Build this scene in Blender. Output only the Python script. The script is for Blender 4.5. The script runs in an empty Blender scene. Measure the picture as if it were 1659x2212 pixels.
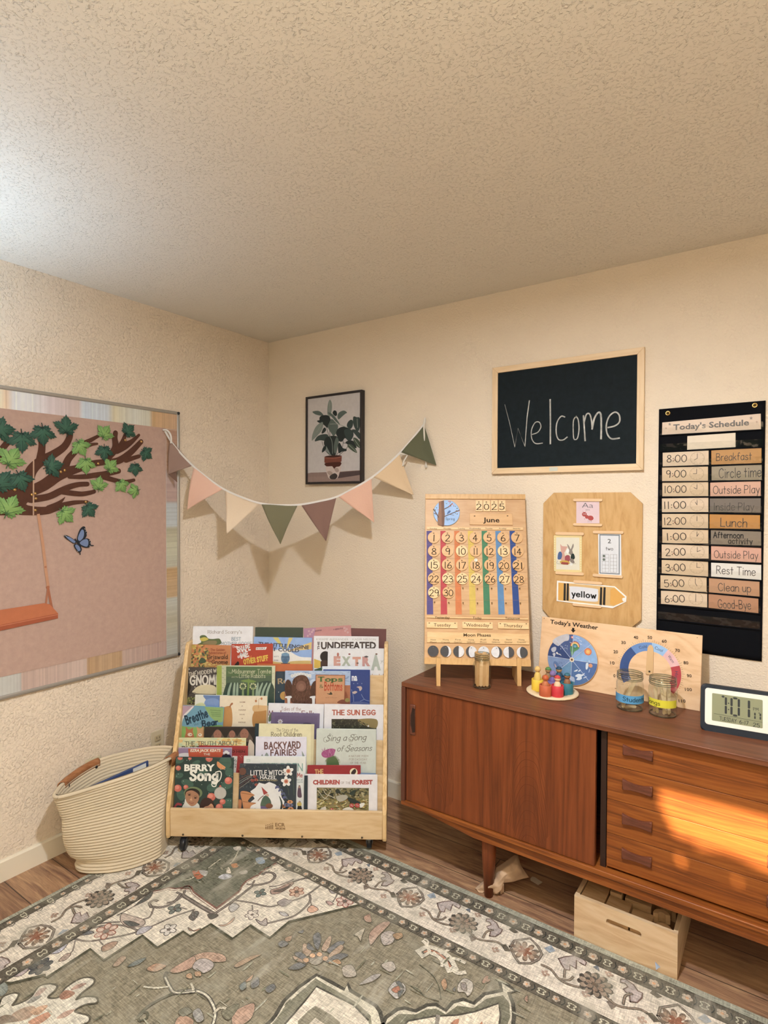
import bpy, bmesh, math, random
import numpy as np
from mathutils import Vector, Matrix
from mathutils.geometry import tessellate_polygon
random.seed(7)
sc = bpy.context.scene
COL = sc.collection

# ---------------------------------------------------------------- camera
PW, PH = 1659, 2212
FPX, YAW, PITCH, ROLL = 1247.9, 0.608293161, -0.0170468298, 0.00367591444
CAM = np.array([2.52396327, -2.42521677, 1.50035619])
_f = np.array([-math.sin(YAW)*math.cos(PITCH), math.cos(YAW)*math.cos(PITCH), math.sin(PITCH)])
_r = np.cross(_f, [0, 0, 1]); _r /= np.linalg.norm(_r); _u = np.cross(_r, _f)
_c, _s = math.cos(ROLL), math.sin(ROLL)
_r, _u = _c*_r + _s*_u, -_s*_r + _c*_u
cam = bpy.data.objects.new('camera', bpy.data.cameras.new('camera')); COL.objects.link(cam)
cam.matrix_world = Matrix(((_r[0], _u[0], -_f[0], CAM[0]), (_r[1], _u[1], -_f[1], CAM[1]), (_r[2], _u[2], -_f[2], CAM[2]), (0, 0, 0, 1)))
cam.data.sensor_width = 36; cam.data.sensor_fit = 'AUTO'; cam.data.lens = FPX/PH*36
cam.data.clip_start = 0.02
sc.camera = cam

# ---------------------------------------------------------------- light and exposure
sc.view_settings.view_transform = 'Standard'; sc.view_settings.look = 'None'
sc.view_settings.gamma = 1; sc.view_settings.use_curve_mapping = False
sc.view_settings.exposure = 0.0
w = bpy.data.worlds.new('sky'); sc.world = w; w.use_nodes = True
nt = w.node_tree; bg = nt.nodes['Background']
sky = nt.nodes.new('ShaderNodeTexSky'); sky.sky_type = 'NISHITA'; sky.sun_disc = False
sky.sun_elevation = math.radians(19.6); sky.sun_rotation = math.radians(180)
nt.links.new(sky.outputs[0], bg.inputs[0]); bg.inputs[1].default_value = 0.35
def lamp(name, kind, loc, power, color, **kw):
    d = bpy.data.lights.new(name, kind); d.energy = power; d.color = color
    for k, v in kw.items(): setattr(d, k, v)
    o = bpy.data.objects.new(name, d); COL.objects.link(o); o.location = loc
    return o
def aim(o, tgt):
    o.rotation_euler = (Vector(tgt)-o.location).to_track_quat('-Z', 'Y').to_euler()
SUN_DIR = Vector((0.10, 1.0, -0.3575)).normalized()
SUN = lamp('sun', 'SUN', (1.6, -8, 4), 21.0, (1.0, 0.78, 0.50), angle=math.radians(0.5))
SUN.rotation_euler = SUN_DIR.to_track_quat('-Z', 'Y').to_euler()
MAIN = lamp('ceiling_light', 'AREA', (2.05, -1.62, 2.38), 45.0, (0.95, 0.97, 1.0), shape='DISK', size=0.10)
FILL = lamp('fill_uplight', 'SPOT', (2.75, -3.15, 1.62), 290.0, (1.0, 0.87, 0.67), spot_size=math.radians(165), spot_blend=0.8, shadow_soft_size=0.15)  # added uplight without a known fixture, brightens the ceiling for soft warm fill
FILL.rotation_euler = (math.pi, 0, 0)
UP = lamp('torchiere_light', 'SPOT', (0.32, -2.02, 1.66), 40.0, (0.56, 0.77, 1.0), spot_size=math.radians(150), spot_blend=1.0, shadow_soft_size=0.12)
UP.rotation_euler = (math.pi, 0, 0)

# ---------------------------------------------------------------- unprojection
def ray(x, y):
    return (x-PW/2)/FPX*_r - (y-PH/2)/FPX*_u + _f
def on(x, y, ax, val):
    d = ray(x, y); return CAM + (val-CAM[ax])/d[ax]*d
def onp(x, y, o, n):
    d = ray(x, y); return CAM + np.dot(np.array(o)-CAM, n)/np.dot(d, n)*d

# ---------------------------------------------------------------- colour
def lin(c):
    return tuple(v/12.92 if v <= 0.04045 else ((v+0.055)/1.055)**2.4 for v in c)
def hx(s):
    s = s.lstrip('#'); return tuple(int(s[i:i+2], 16)/255 for i in (0, 2, 4))
WREF = lin(hx('e2d8c8'))
def C(s, k=1.0):
    """photographed colour of a surface -> its own reflectance"""
    return tuple(min(0.92, max(0.004, k*a/b*0.82)) for a, b in zip(lin(hx(s)), WREF))

# ---------------------------------------------------------------- materials
_MC = {}
def _new(name):
    m = bpy.data.materials.new(name); m.use_nodes = True
    return m, m.node_tree, m.node_tree.nodes['Principled BSDF']
def paint(s, rough=0.6, metal=0.0, spec=0.5, bump=0, bscale=200):
    key = ('p', s, rough, metal, spec, bump, bscale)
    if key in _MC: return _MC[key]
    m, t, b = _new('paint_'+s.strip('#'))
    b.inputs['Base Color'].default_value = (*C(s), 1); b.inputs['Roughness'].default_value = rough
    b.inputs['Metallic'].default_value = metal; b.inputs['Specular IOR Level'].default_value = spec
    if bump:
        n = t.nodes.new('ShaderNodeTexNoise'); n.inputs['Scale'].default_value = bscale; n.inputs['Detail'].default_value = 4
        tc = t.nodes.new('ShaderNodeTexCoord'); t.links.new(tc.outputs['Object'], n.inputs['Vector'])
        bp = t.nodes.new('ShaderNodeBump'); bp.inputs['Strength'].default_value = 1; bp.inputs['Distance'].default_value = bump
        t.links.new(n.outputs['Fac'], bp.inputs['Height']); t.links.new(bp.outputs[0], b.inputs['Normal'])
    _MC[key] = m; return m
def ramp(t, stops):
    r = t.nodes.new('ShaderNodeValToRGB'); e = r.color_ramp.elements
    while len(e) < len(stops): e.new(0.5)
    for el, (p, c) in zip(e, stops): el.position = p; el.color = (*c, 1)
    return r
def mix(t, a, b, fac, mode='MIX'):
    n = t.nodes.new('ShaderNodeMix'); n.data_type = 'RGBA'; n.blend_type = mode
    for i, v in ((6, a), (7, b), (0, fac)):
        if hasattr(v, 'links'): t.links.new(v, n.inputs[i])
        elif i == 0: n.inputs[0].default_value = v
        else: n.inputs[i].default_value = (*v, 1)
    return n.outputs[2]
def mapping(t, scale, rot=(0, 0, 0), coord='Object', loc=(0, 0, 0)):
    tc = t.nodes.new('ShaderNodeTexCoord'); mp = t.nodes.new('ShaderNodeMapping')
    mp0 = t.nodes.new('ShaderNodeMapping'); mp0.inputs['Rotation'].default_value = rot
    t.links.new(tc.outputs[coord], mp0.inputs[0]); t.links.new(mp0.outputs[0], mp.inputs[0])
    mp.inputs['Scale'].default_value = scale; mp.inputs['Location'].default_value = loc
    return mp.outputs[0]
def noise(t, vec, scale, detail=4, rough=0.55, dist=0):
    n = t.nodes.new('ShaderNodeTexNoise'); t.links.new(vec, n.inputs['Vector'])
    n.inputs['Scale'].default_value = scale; n.inputs['Detail'].default_value = detail
    n.inputs['Roughness'].default_value = rough; n.inputs['Distortion'].default_value = dist
    return n.outputs['Fac']
def wood(name, cols, axis='x', rough=0.45, stretch=14, fine=60, rings=0.35, zrot=0, coarse=9, spec=0.4, coat=0, seed=0):
    """cols: three photographed colours dark, mid, light; grain runs along axis"""
    key = ('w', name)
    if key in _MC: return _MC[key]
    m, t, b = _new(name)
    s = [1, 1, 1]; s['xyz'.index(axis)] = 1.0/stretch
    v = mapping(t, s, rot=(0, 0, zrot), loc=(seed*3.1, seed*1.7, seed))
    big = noise(t, v, coarse, 3, 0.5, 1.2); fi = noise(t, v, fine*2.2, 5, 0.7)
    wv = t.nodes.new('ShaderNodeMath'); wv.operation = 'MULTIPLY_ADD'; t.links.new(big, wv.inputs[0]); wv.inputs[1].default_value = 9; wv.inputs[2].default_value = 0
    fr = t.nodes.new('ShaderNodeMath'); fr.operation = 'PINGPONG'; fr.inputs[1].default_value = 0.5; t.links.new(wv.outputs[0], fr.inputs[0])
    r1 = ramp(t, [(0.25, C(cols[0])), (0.5, C(cols[1])), (0.8, C(cols[2]))]); 
    mx = t.nodes.new('ShaderNodeMath'); mx.operation = 'MULTIPLY_ADD'; t.links.new(fr.outputs[0], mx.inputs[0]); mx.inputs[1].default_value = rings*2
    ad = t.nodes.new('ShaderNodeMath'); ad.operation = 'MULTIPLY'; ad.inputs[1].default_value = 1-rings; t.links.new(fi, ad.inputs[0])
    t.links.new(ad.outputs[0], mx.inputs[2]); t.links.new(mx.outputs[0], r1.inputs[0])
    t.links.new(r1.outputs[0], b.inputs['Base Color'])
    b.inputs['Roughness'].default_value = rough; b.inputs['Specular IOR Level'].default_value = spec
    b.inputs['Coat Weight'].default_value = coat; b.inputs['Coat Roughness'].default_value = 0.25
    bp = t.nodes.new('ShaderNodeBump'); bp.inputs['Distance'].default_value = 0.0004; bp.inputs['Strength'].default_value = 0.5
    t.links.new(fi, bp.inputs['Height']); t.links.new(bp.outputs[0], b.inputs['Normal'])
    _MC[key] = m; return m
def printed(name='printed_paper', rough=0.5, streak=0.0, spec=0.35, bump=0.0):
    """surface printed in the colours carried by its faces"""
    key = ('c', name)
    if key in _MC: return _MC[key]
    m, t, b = _new(name)
    a = t.nodes.new('ShaderNodeVertexColor'); a.layer_name = 'Col'
    out = a.outputs[0]
    if streak:
        v = mapping(t, (1, 1, 1)); n = noise(t, v, 40, 5, 0.65)
        r = ramp(t, [(0.3, (1-streak,)*3), (0.7, (1+streak*0.4,)*3)]); t.links.new(n, r.inputs[0])
        out = mix(t, out, r.outputs[0], 1.0, 'MULTIPLY')
    t.links.new(out, b.inputs['Base Color']); b.inputs['Roughness'].default_value = rough; b.inputs['Specular IOR Level'].default_value = spec
    if bump:
        v = mapping(t, (1, 1, 1)); n = noise(t, v, 25, 4, 0.5)
        bp = t.nodes.new('ShaderNodeBump'); bp.inputs['Distance'].default_value = bump; t.links.new(n, bp.inputs['Height']); t.links.new(bp.outputs[0], b.inputs['Normal'])
    _MC[key] = m; return m
def plaster(name, s, scale, dist, lo=0.42, hi=0.62, rough=0.85):
    m, t, b = _new(name); b.inputs['Base Color'].default_value = (*C(s), 1); b.inputs['Roughness'].default_value = rough
    b.inputs['Specular IOR Level'].default_value = 0.25
    v = mapping(t, (1, 1, 1)); n = noise(t, v, scale, 3, 0.55, 0.6); n2 = noise(t, v, scale*0.13, 2)
    r = ramp(t, [(lo, (0,)*3), (hi, (1,)*3)]); t.links.new(n, r.inputs[0])
    mu = t.nodes.new('ShaderNodeMath'); mu.operation = 'MULTIPLY'; t.links.new(r.outputs[0], mu.inputs[0]); t.links.new(n2, mu.inputs[1])
    bp = t.nodes.new('ShaderNodeBump'); bp.inputs['Distance'].default_value = dist; bp.inputs['Strength'].default_value = 1
    t.links.new(mu.outputs[0], bp.inputs['Height']); t.links.new(bp.outputs[0], b.inputs['Normal'])
    return m
def glassy(name, tint=(1, 1, 1), refl=0.12, rough=0.03, bump=0, bscale=20):
    m = bpy.data.materials.new(name); m.use_nodes = True; t = m.node_tree
    for n in list(t.nodes):
        if n.type == 'BSDF_PRINCIPLED': t.nodes.remove(n)
    tr = t.nodes.new('ShaderNodeBsdfTransparent'); tr.inputs[0].default_value = (*tint, 1)
    gl = t.nodes.new('ShaderNodeBsdfGlossy'); gl.inputs['Roughness'].default_value = rough
    fr = t.nodes.new('ShaderNodeLayerWeight'); fr.inputs[0].default_value = 0.5
    pw = t.nodes.new('ShaderNodeMath'); pw.operation = 'POWER'; t.links.new(fr.outputs['Facing'], pw.inputs[0]); pw.inputs[1].default_value = 3.5
    ma = t.nodes.new('ShaderNodeMath'); ma.operation = 'MULTIPLY_ADD'; t.links.new(pw.outputs[0], ma.inputs[0]); ma.inputs[1].default_value = 0.55; ma.inputs[2].default_value = refl*0.25
    mx = t.nodes.new('ShaderNodeMixShader'); t.links.new(ma.outputs[0], mx.inputs[0])
    t.links.new(tr.outputs[0], mx.inputs[1]); t.links.new(gl.outputs[0], mx.inputs[2])
    t.links.new(mx.outputs[0], t.nodes['Material Output'].inputs[0])
    if bump:
        v = mapping(t, (1, 1, 1)); n = noise(t, v, bscale, 2, 0.5); bp = t.nodes.new('ShaderNodeBump'); bp.inputs['Distance'].default_value = bump
        t.links.new(n, bp.inputs['Height']); t.links.new(bp.outputs[0], gl.inputs['Normal']); t.links.new(bp.outputs[0], fr.inputs['Normal'])
    return m

# ---------------------------------------------------------------- objects
WLOC = {}
def tag(o, label=None, cat=None, group=None, kind=None):
    if label: o['label'] = label
    if cat: o['category'] = cat
    if group: o['group'] = group
    if kind: o['kind'] = kind
    return o
def empty(name, loc, label, cat, group=None):
    o = bpy.data.objects.new(name, None); COL.objects.link(o); o.location = loc; o.empty_display_size = 0.05
    WLOC[o.name] = Vector(loc); return tag(o, label, cat, group)
class MB:
    """collects shapes and links them as ONE mesh object"""
    def __init__(s):
        s.bm = bmesh.new(); s.cl = s.bm.loops.layers.float_color.new('Col'); s.mats = []; s.dm = None
    def use(s, m):
        s.dm = m; return s
    def _mi(s, m):
        m = m or s.dm
        if m not in s.mats: s.mats.append(m)
        return s.mats.index(m)
    def face(s, pts, m=None, col=None, smooth=False):
        vs = [s.bm.verts.new(p) for p in pts]
        try: f = s.bm.faces.new(vs)
        except ValueError: return None
        f.material_index = s._mi(m); f.smooth = smooth
        if col:
            for l in f.loops: l[s.cl] = (*col, 1)
        return f
    def mesh(s, verts, faces, m=None, smooth=False, col=None):
        vs = [s.bm.verts.new(p) for p in verts]; out = []
        for q in faces:
            try: f = s.bm.faces.new([vs[i] for i in q])
            except ValueError: continue
            f.material_index = s._mi(m); f.smooth = smooth; out.append(f)
            if col:
                for l in f.loops: l[s.cl] = (*col, 1)
        return vs, out
    def obox(s, o, ex, ey, ez, m=None, bevel=0.0, seg=2, col=None):
        """box from corner o along three edge vectors"""
        o, ex, ey, ez = map(np.array, (o, ex, ey, ez))
        if np.dot(np.cross(ex, ey), ez) < 0: o, ex = o+ex, -ex
        P = [o, o+ex, o+ex+ey, o+ey, o+ez, o+ex+ez, o+ex+ey+ez, o+ey+ez]
        vs, fs = s.mesh(P, [(3, 2, 1, 0), (4, 5, 6, 7), (0, 1, 5, 4), (1, 2, 6, 5), (2, 3, 7, 6), (3, 0, 4, 7)], m, col=col)
        if bevel:
            mi = s._mi(m); es = list({e for f in fs for e in f.edges})
            r = bmesh.ops.bevel(s.bm, geom=es, offset=bevel, segments=seg, affect='EDGES', profile=0.5)
            for f in r['faces']:
                f.material_index = mi; f.smooth = True
        return s
    def box(s, lo, hi, m=None, bevel=0.0, seg=2, col=None):
        d = [h-l for l, h in zip(lo, hi)]
        return s.obox(lo, (d[0], 0, 0), (0, d[1], 0), (0, 0, d[2]), m, bevel, seg, col)
    def prism(s, pts, d, m=None, bevel=0.0, seg=2, col=None):
        """closed planar outline pushed along vector d"""
        pts = [np.array(p, float) for p in pts]; d = np.array(d, float); n = len(pts)
        nn = np.zeros(3)
        for i in range(n): nn += np.cross(pts[i], pts[(i+1) % n])
        if np.dot(nn, d) > 0: pts = pts[::-1]
        V = pts + [p+d for p in pts]
        F = [tuple(range(n)), tuple(range(2*n-1, n-1, -1))] + [((i+1) % n, i, n+i, n+(i+1) % n) for i in range(n)]
        vs, fs = s.mesh(V, F, m, col=col)
        if bevel and len(fs) > 1:
            mi = s._mi(m); es = list({e for f in fs[:2] for e in f.edges})
            r = bmesh.ops.bevel(s.bm, geom=es, offset=bevel, segments=seg, affect='EDGES', profile=0.5)
            for f in r['faces']: f.material_index = mi; f.smooth = True
        return s
    def tube(s, pts, r, m=None, seg=8, caps=True, col=None):
        pts = [np.array(p, float) for p in pts]; n = len(pts)
        rs = r if isinstance(r, (list, tuple)) else [r]*n
        V = []; T0 = None
        for i, p in enumerate(pts):
            t = pts[min(i+1, n-1)]-pts[max(i-1, 0)]; t /= (np.linalg.norm(t) or 1)
            if T0 is None:
                a = np.array([0, 0, 1.]) if abs(t[2]) < 0.9 else np.array([1., 0, 0])
                u = np.cross(t, a)
            else: u = T0 - np.dot(T0, t)*t
            u /= (np.linalg.norm(u) or 1); v = np.cross(t, u); T0 = u
            V += [p + rs[i]*(math.cos(2*math.pi*k/seg)*u + math.sin(2*math.pi*k/seg)*v) for k in range(seg)]
        F = [(i*seg+k, i*seg+(k+1) % seg, (i+1)*seg+(k+1) % seg, (i+1)*seg+k) for i in range(n-1) for k in range(seg)]
        if caps: F += [tuple(range(seg-1, -1, -1)), tuple(range((n-1)*seg, n*seg))]
        s.mesh(V, F, m, True, col); return s
    def lathe(s, prof, c=(0, 0, 0), m=None, seg=28, axis=None, smooth=True, col=None):
        """prof: (radius, height) pairs, turned about axis through c"""
        c = np.array(c, float); az = np.array(axis if axis is not None else (0, 0, 1), float); az /= np.linalg.norm(az)
        a = np.array([1., 0, 0]) if abs(az[0]) < 0.9 else np.array([0, 1., 0])
        ux = a-np.dot(a, az)*az; ux /= np.linalg.norm(ux); uy = np.cross(az, ux)
        V = []; F = []; n = len(prof)
        for (r, h) in prof:
            r = max(r, 1e-5)
            V += [c+az*h+r*(math.cos(2*math.pi*k/seg)*ux+math.sin(2*math.pi*k/seg)*uy) for k in range(seg)]
        F = [(i*seg+k, i*seg+(k+1) % seg, (i+1)*seg+(k+1) % seg, (i+1)*seg+k) for i in range(n-1) for k in range(seg)]
        if prof[0][0] > 1e-4: F.append(tuple(range(seg-1, -1, -1)))
        if prof[-1][0] > 1e-4: F.append(tuple(range((n-1)*seg, n*seg)))
        s.mesh(V, F, m, smooth, col); return s
    def grid(s, fn, nu, nv, m=None, smooth=True, closed=False, col=None):
        V = [fn(i/nu, j/nv) for i in range(nu+(0 if closed else 1)) for j in range(nv+1)]; N = nu if closed else nu+1
        F = [(i*(nv+1)+j, ((i+1) % N)*(nv+1)+j, ((i+1) % N)*(nv+1)+j+1, i*(nv+1)+j+1) for i in range(nu) for j in range(nv)]
        s.mesh(V, F, m, smooth, col); return s
    def build(s, name, parent=None, label=None, cat=None, group=None, kind=None, weld=False, recalc=False, mods=None):
        bm = s.bm
        if weld: bmesh.ops.remove_doubles(bm, verts=bm.verts, dist=1e-5)
        if recalc: bmesh.ops.recalc_face_normals(bm, faces=bm.faces)
        me = bpy.data.meshes.new(name)
        if not bm.verts: bm.verts.new((0, 0, 0))
        lo = Vector((min(v.co[i] for v in bm.verts) for i in range(3))); hi = Vector((max(v.co[i] for v in bm.verts) for i in range(3)))
        org = (lo+hi)/2
        if parent is None: org.z = lo.z
        for v in bm.verts: v.co -= org
        bm.to_mesh(me); bm.free()
        for m in s.mats: me.materials.append(m)
        o = bpy.data.objects.new(name, me); COL.objects.link(o)
        WLOC[o.name] = org.copy()
        if parent is not None:
            o.parent = parent; o.location = org-WLOC[parent.name]
        else: o.location = org
        for md in (mods or []):
            k = o.modifiers.new(md[0].lower(), md[0])
            for a, b in md[1].items(): setattr(k, a, b)
        return tag(o, label, cat, group, kind)
# ---------------------------------------------------------------- flat printed artwork
def spline(pts, closed=False, n=6):
    P = [np.array(p, float) for p in pts]; N = len(P); out = []
    if N < 3: return P
    for i in range(N if closed else N-1):
        if closed: a, b, c, d = P[i-1], P[i], P[(i+1) % N], P[(i+2) % N]
        else: a, b, c, d = P[max(i-1, 0)], P[i], P[i+1], P[min(i+2, N-1)]
        for k in range(n):
            t = k/n; out.append(0.5*((2*b)+(c-a)*t+(2*a-5*b+4*c-d)*t*t+(3*b-a-3*c+d)*t**3))
    if not closed: out.append(P[-1])
    return out
_GL = """A .66|0,0 .33,1 .66,0|.12,.36 .54,.36
B .56|0,0 0,1|~0,1 .4,.96 .45,.75 .3,.55 .04,.53|~.04,.53 .45,.48 .54,.25 .38,.03 0,0
C .6|~.58,.82 .38,1 .1,.85 0,.5 .1,.14 .36,0 .58,.16
D .62|0,0 0,1|~0,1 .4,.92 .6,.5 .4,.08 0,0
E .5|.48,1 0,1 0,0 .5,0|0,.52 .4,.52
F .48|.48,1 0,1 0,0|0,.54 .4,.54
G .66|~.6,.82 .38,1 .1,.85 0,.5 .1,.14 .36,0 .58,.12 .62,.42|.34,.44 .64,.44
H .6|0,0 0,1|.58,0 .58,1|0,.52 .58,.52
I .2|.1,0 .1,1
J .44|~.4,1 .4,.25 .28,.02 .1,.04 0,.22
K .58|0,0 0,1|.52,1 .02,.45|.18,.58 .58,0
L .46|0,1 0,0 .46,0
M .74|0,0 .08,1 .37,.3 .66,1 .74,0
N .6|0,0 0,1 .58,0 .58,1
O .7|~.35,1 .1,.86 0,.5 .1,.14 .35,0 .6,.14 .7,.5 .6,.86 .35,1
P .52|0,0 0,1|~0,1 .4,.96 .5,.74 .36,.5 0,.46
R .56|0,0 0,1|~0,1 .4,.96 .48,.74 .34,.5 0,.48|.22,.48 .56,0
S .52|~.5,.84 .34,1 .1,.94 .04,.72 .24,.54 .46,.4 .5,.16 .3,0 .08,.04 0,.2
T .58|0,1 .58,1|.29,1 .29,0
U .6|~0,1 0,.3 .12,.04 .3,0 .48,.04 .6,.3 .6,1
V .62|0,1 .31,0 .62,1
W .86|0,1 .2,0 .43,.75 .66,0 .86,1
X .6|0,1 .6,0|.6,1 0,0
Y .6|0,1 .3,.5 .6,1|.3,.5 .3,0
Z .56|0,1 .54,1 0,0 .56,0
a .46|~.44,.5 .3,.62 .1,.54 0,.3 .1,.04 .28,.02 .44,.2|.44,.62 .44,0
b .46|0,1 0,0|~0,.4 .16,.6 .38,.54 .46,.3 .36,.04 .16,0 0,.16
c .42|~.42,.5 .26,.62 .06,.52 0,.3 .08,.06 .26,0 .42,.12
d .46|~.44,.5 .3,.62 .1,.54 0,.3 .1,.04 .28,.02 .44,.2|.44,1 .44,0
e .46|~.02,.32 .44,.36 .4,.56 .24,.63 .06,.52 0,.28 .1,.04 .28,0 .46,.12
f .32|~.34,.92 .22,1 .12,.86 .1,.6 .1,0|0,.58 .28,.58
g .46|~.44,.5 .3,.62 .1,.54 0,.32 .1,.1 .28,.06 .44,.24|~.44,.62 .44,-.1 .34,-.32 .14,-.34 .02,-.22
h .44|0,1 0,0|~0,.38 .14,.58 .32,.6 .42,.44 .42,0
i .12|.06,.62 .06,0|.06,.84 .06,.88
j .2|~.16,.62 .16,-.16 .08,-.34 -.06,-.3|.16,.84 .16,.88
k .42|0,1 0,0|.38,.6 .02,.26|.14,.36 .42,0
l .12|.06,1 .06,0
m .72|0,.62 0,0|~0,.4 .12,.58 .26,.6 .35,.44 .35,0|~.35,.4 .48,.58 .62,.6 .71,.44 .71,0
n .44|0,.62 0,0|~0,.38 .14,.58 .32,.6 .42,.44 .42,0
o .48|~.24,.62 .06,.52 0,.31 .06,.1 .24,0 .42,.1 .48,.31 .42,.52 .24,.62
p .46|0,.62 0,-.36|~0,.4 .16,.6 .38,.54 .46,.3 .36,.04 .16,0 0,.16
q .46|~.44,.5 .3,.62 .1,.54 0,.3 .1,.04 .28,.02 .44,.2|.44,.62 .44,-.36
r .3|0,.62 0,0|~0,.36 .1,.56 .3,.6
s .38|~.36,.52 .22,.62 .06,.56 .06,.4 .2,.32 .34,.22 .34,.06 .18,0 0,.08
t .34|.15,.92 .15,0|0,.6 .32,.6
u .44|~0,.62 0,.2 .1,.02 .26,.02 .42,.22|.42,.62 .42,0
v .42|0,.62 .21,0 .42,.62
w .66|0,.62 .17,0 .33,.5 .49,0 .66,.62
x .4|0,.62 .4,0|.4,.62 0,0
y .42|0,.62 .22,.04|.44,.62 .12,-.36
z .4|0,.62 .38,.62 0,0 .4,0
0 .58|~.29,1 .08,.84 0,.5 .08,.16 .29,0 .5,.16 .58,.5 .5,.84 .29,1
1 .24|.12,1 .12,0
2 .52|~.02,.8 .14,.98 .36,.98 .48,.8 .42,.56 .22,.3 0,0|0,0 .52,0
3 .52|~.04,.86 .22,1 .44,.9 .44,.66 .2,.54|~.2,.54 .5,.44 .5,.14 .26,0 0,.14
4 .54|.36,0 .36,1|.36,1 0,.36 .54,.36
5 .52|.46,1 .08,1 .04,.58|~.04,.58 .26,.64 .48,.5 .48,.18 .26,0 0,.12
6 .52|~.4,.98 .16,.74 .02,.4 .06,.1 .26,0 .48,.12 .48,.4 .28,.54 .06,.4
7 .5|0,1 .5,1 .16,0
8 .5|~.25,.54 .06,.7 .1,.92 .25,1 .4,.92 .44,.7 .25,.54 .04,.34 .04,.1 .25,0 .46,.1 .46,.34 .25,.54
9 .5|~.46,.68 .3,.5 .08,.54 .02,.78 .14,.98 .34,.98 .46,.8 .46,.5 .4,0
: .14|.07,.12 .07,.18|.07,.5 .07,.56
- .36|0,.34 .34,.34
' .1|.05,1 .05,.8
. .12|.05,0 .05,.04
& .56|~.56,0 .1,.7 .2,1 .38,.9 .3,.66 .04,.3 .14,0 .36,.06 .54,.36
"""
GL = {}
for _l in _GL.strip('\n').split('\n'):
    _h, *_st = _l.split('|'); _ch, _w = _h.split(' ')
    GL[_ch] = (float(_w), [(q.startswith('~'), [tuple(map(float, p.split(','))) for p in q.lstrip('~').split()]) for q in _st])
def ribbon(pts, w, caps=0.5):
    """flat band of width w along a polyline, as quads"""
    P = [np.array(p, float) for p in pts]; n = len(P); L = []; R = []
    ws = w if isinstance(w, (list, tuple)) else [w]*n
    for i in range(n):
        t = P[min(i+1, n-1)]-P[max(i-1, 0)]; t = t/(np.linalg.norm(t) or 1); q = np.array([-t[1], t[0]])
        p = P[i] - (t*ws[i]*caps*0.8 if i == 0 else 0) + (t*ws[i]*caps*0.8 if i == n-1 else 0)
        L.append(p+q*ws[i]/2); R.append(p-q*ws[i]/2)
    return [[R[i], R[i+1], L[i+1], L[i]] for i in range(n-1)]
_TX = {}
def type_polys(s, bold=0.0, font='b'):
    """string -> polygons with baseline 0 and capital height 1, and its width"""
    key = (s, bold, font)
    if key in _TX: return _TX[key]
    if font == 'b':
        cu = bpy.data.curves.new('type', 'FONT'); cu.body = s; cu.size = 1; cu.offset = bold*0.02; cu.resolution_u = 2
        ob = bpy.data.objects.new('type', cu); COL.objects.link(ob)
        me = ob.to_mesh(); V = [(v.co.x, v.co.y) for v in me.vertices]
        F = [[np.array(V[i]) for i in p.vertices] for p in me.polygons]
        ob.to_mesh_clear(); bpy.data.objects.remove(ob); bpy.data.curves.remove(cu)
        ch = 0.73
        x0 = min(v[0] for v in V); x1 = max(v[0] for v in V)
        out = [[np.array([(p[0]-x0)/ch, p[1]/ch]) for p in f] for f in F]; wd = (x1-x0)/ch
    else:
        out = []; x = 0; bw = 0.1+0.05*bold
        for ch in s:
            if ch == ' ': x += 0.34; continue
            g = GL.get(ch)
            if g is None: continue
            for sm, st in g[1]:
                q = spline(st, n=4) if sm else st
                q = [np.array(p)+np.array([x, 0]) for p in q]
                if not sm and len(q) > 2:
                    for a, b in zip(q[:-1], q[1:]): out += ribbon([a, b], bw)
                else: out += ribbon(q, bw)
                if font == 's':
                    for e in (q[0], q[-1]):
                        if len(q) == 2 and abs(q[0][0]-q[1][0]) < 0.3: out += ribbon([e-np.array([0.13, 0]), e+np.array([0.13, 0])], 0.06)
            x += g[0]+0.17+0.03*bold
        wd = x-0.17
    _TX[key] = (out, wd); return _TX[key]
def clip(poly, lo, hi):
    for ax, val, sg in ((0, lo[0], 1), (0, hi[0], -1), (1, lo[1], 1), (1, hi[1], -1)):
        if not poly: return poly
        out = []; n = len(poly)
        for i in range(n):
            a, b = poly[i], poly[(i+1) % n]; da = sg*(a[ax]-val); db = sg*(b[ax]-val)
            if da >= 0: out.append(a)
            if (da >= 0) != (db >= 0): out.append(a+(b-a)*(da/(da-db)))
        poly = out
    return poly
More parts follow.
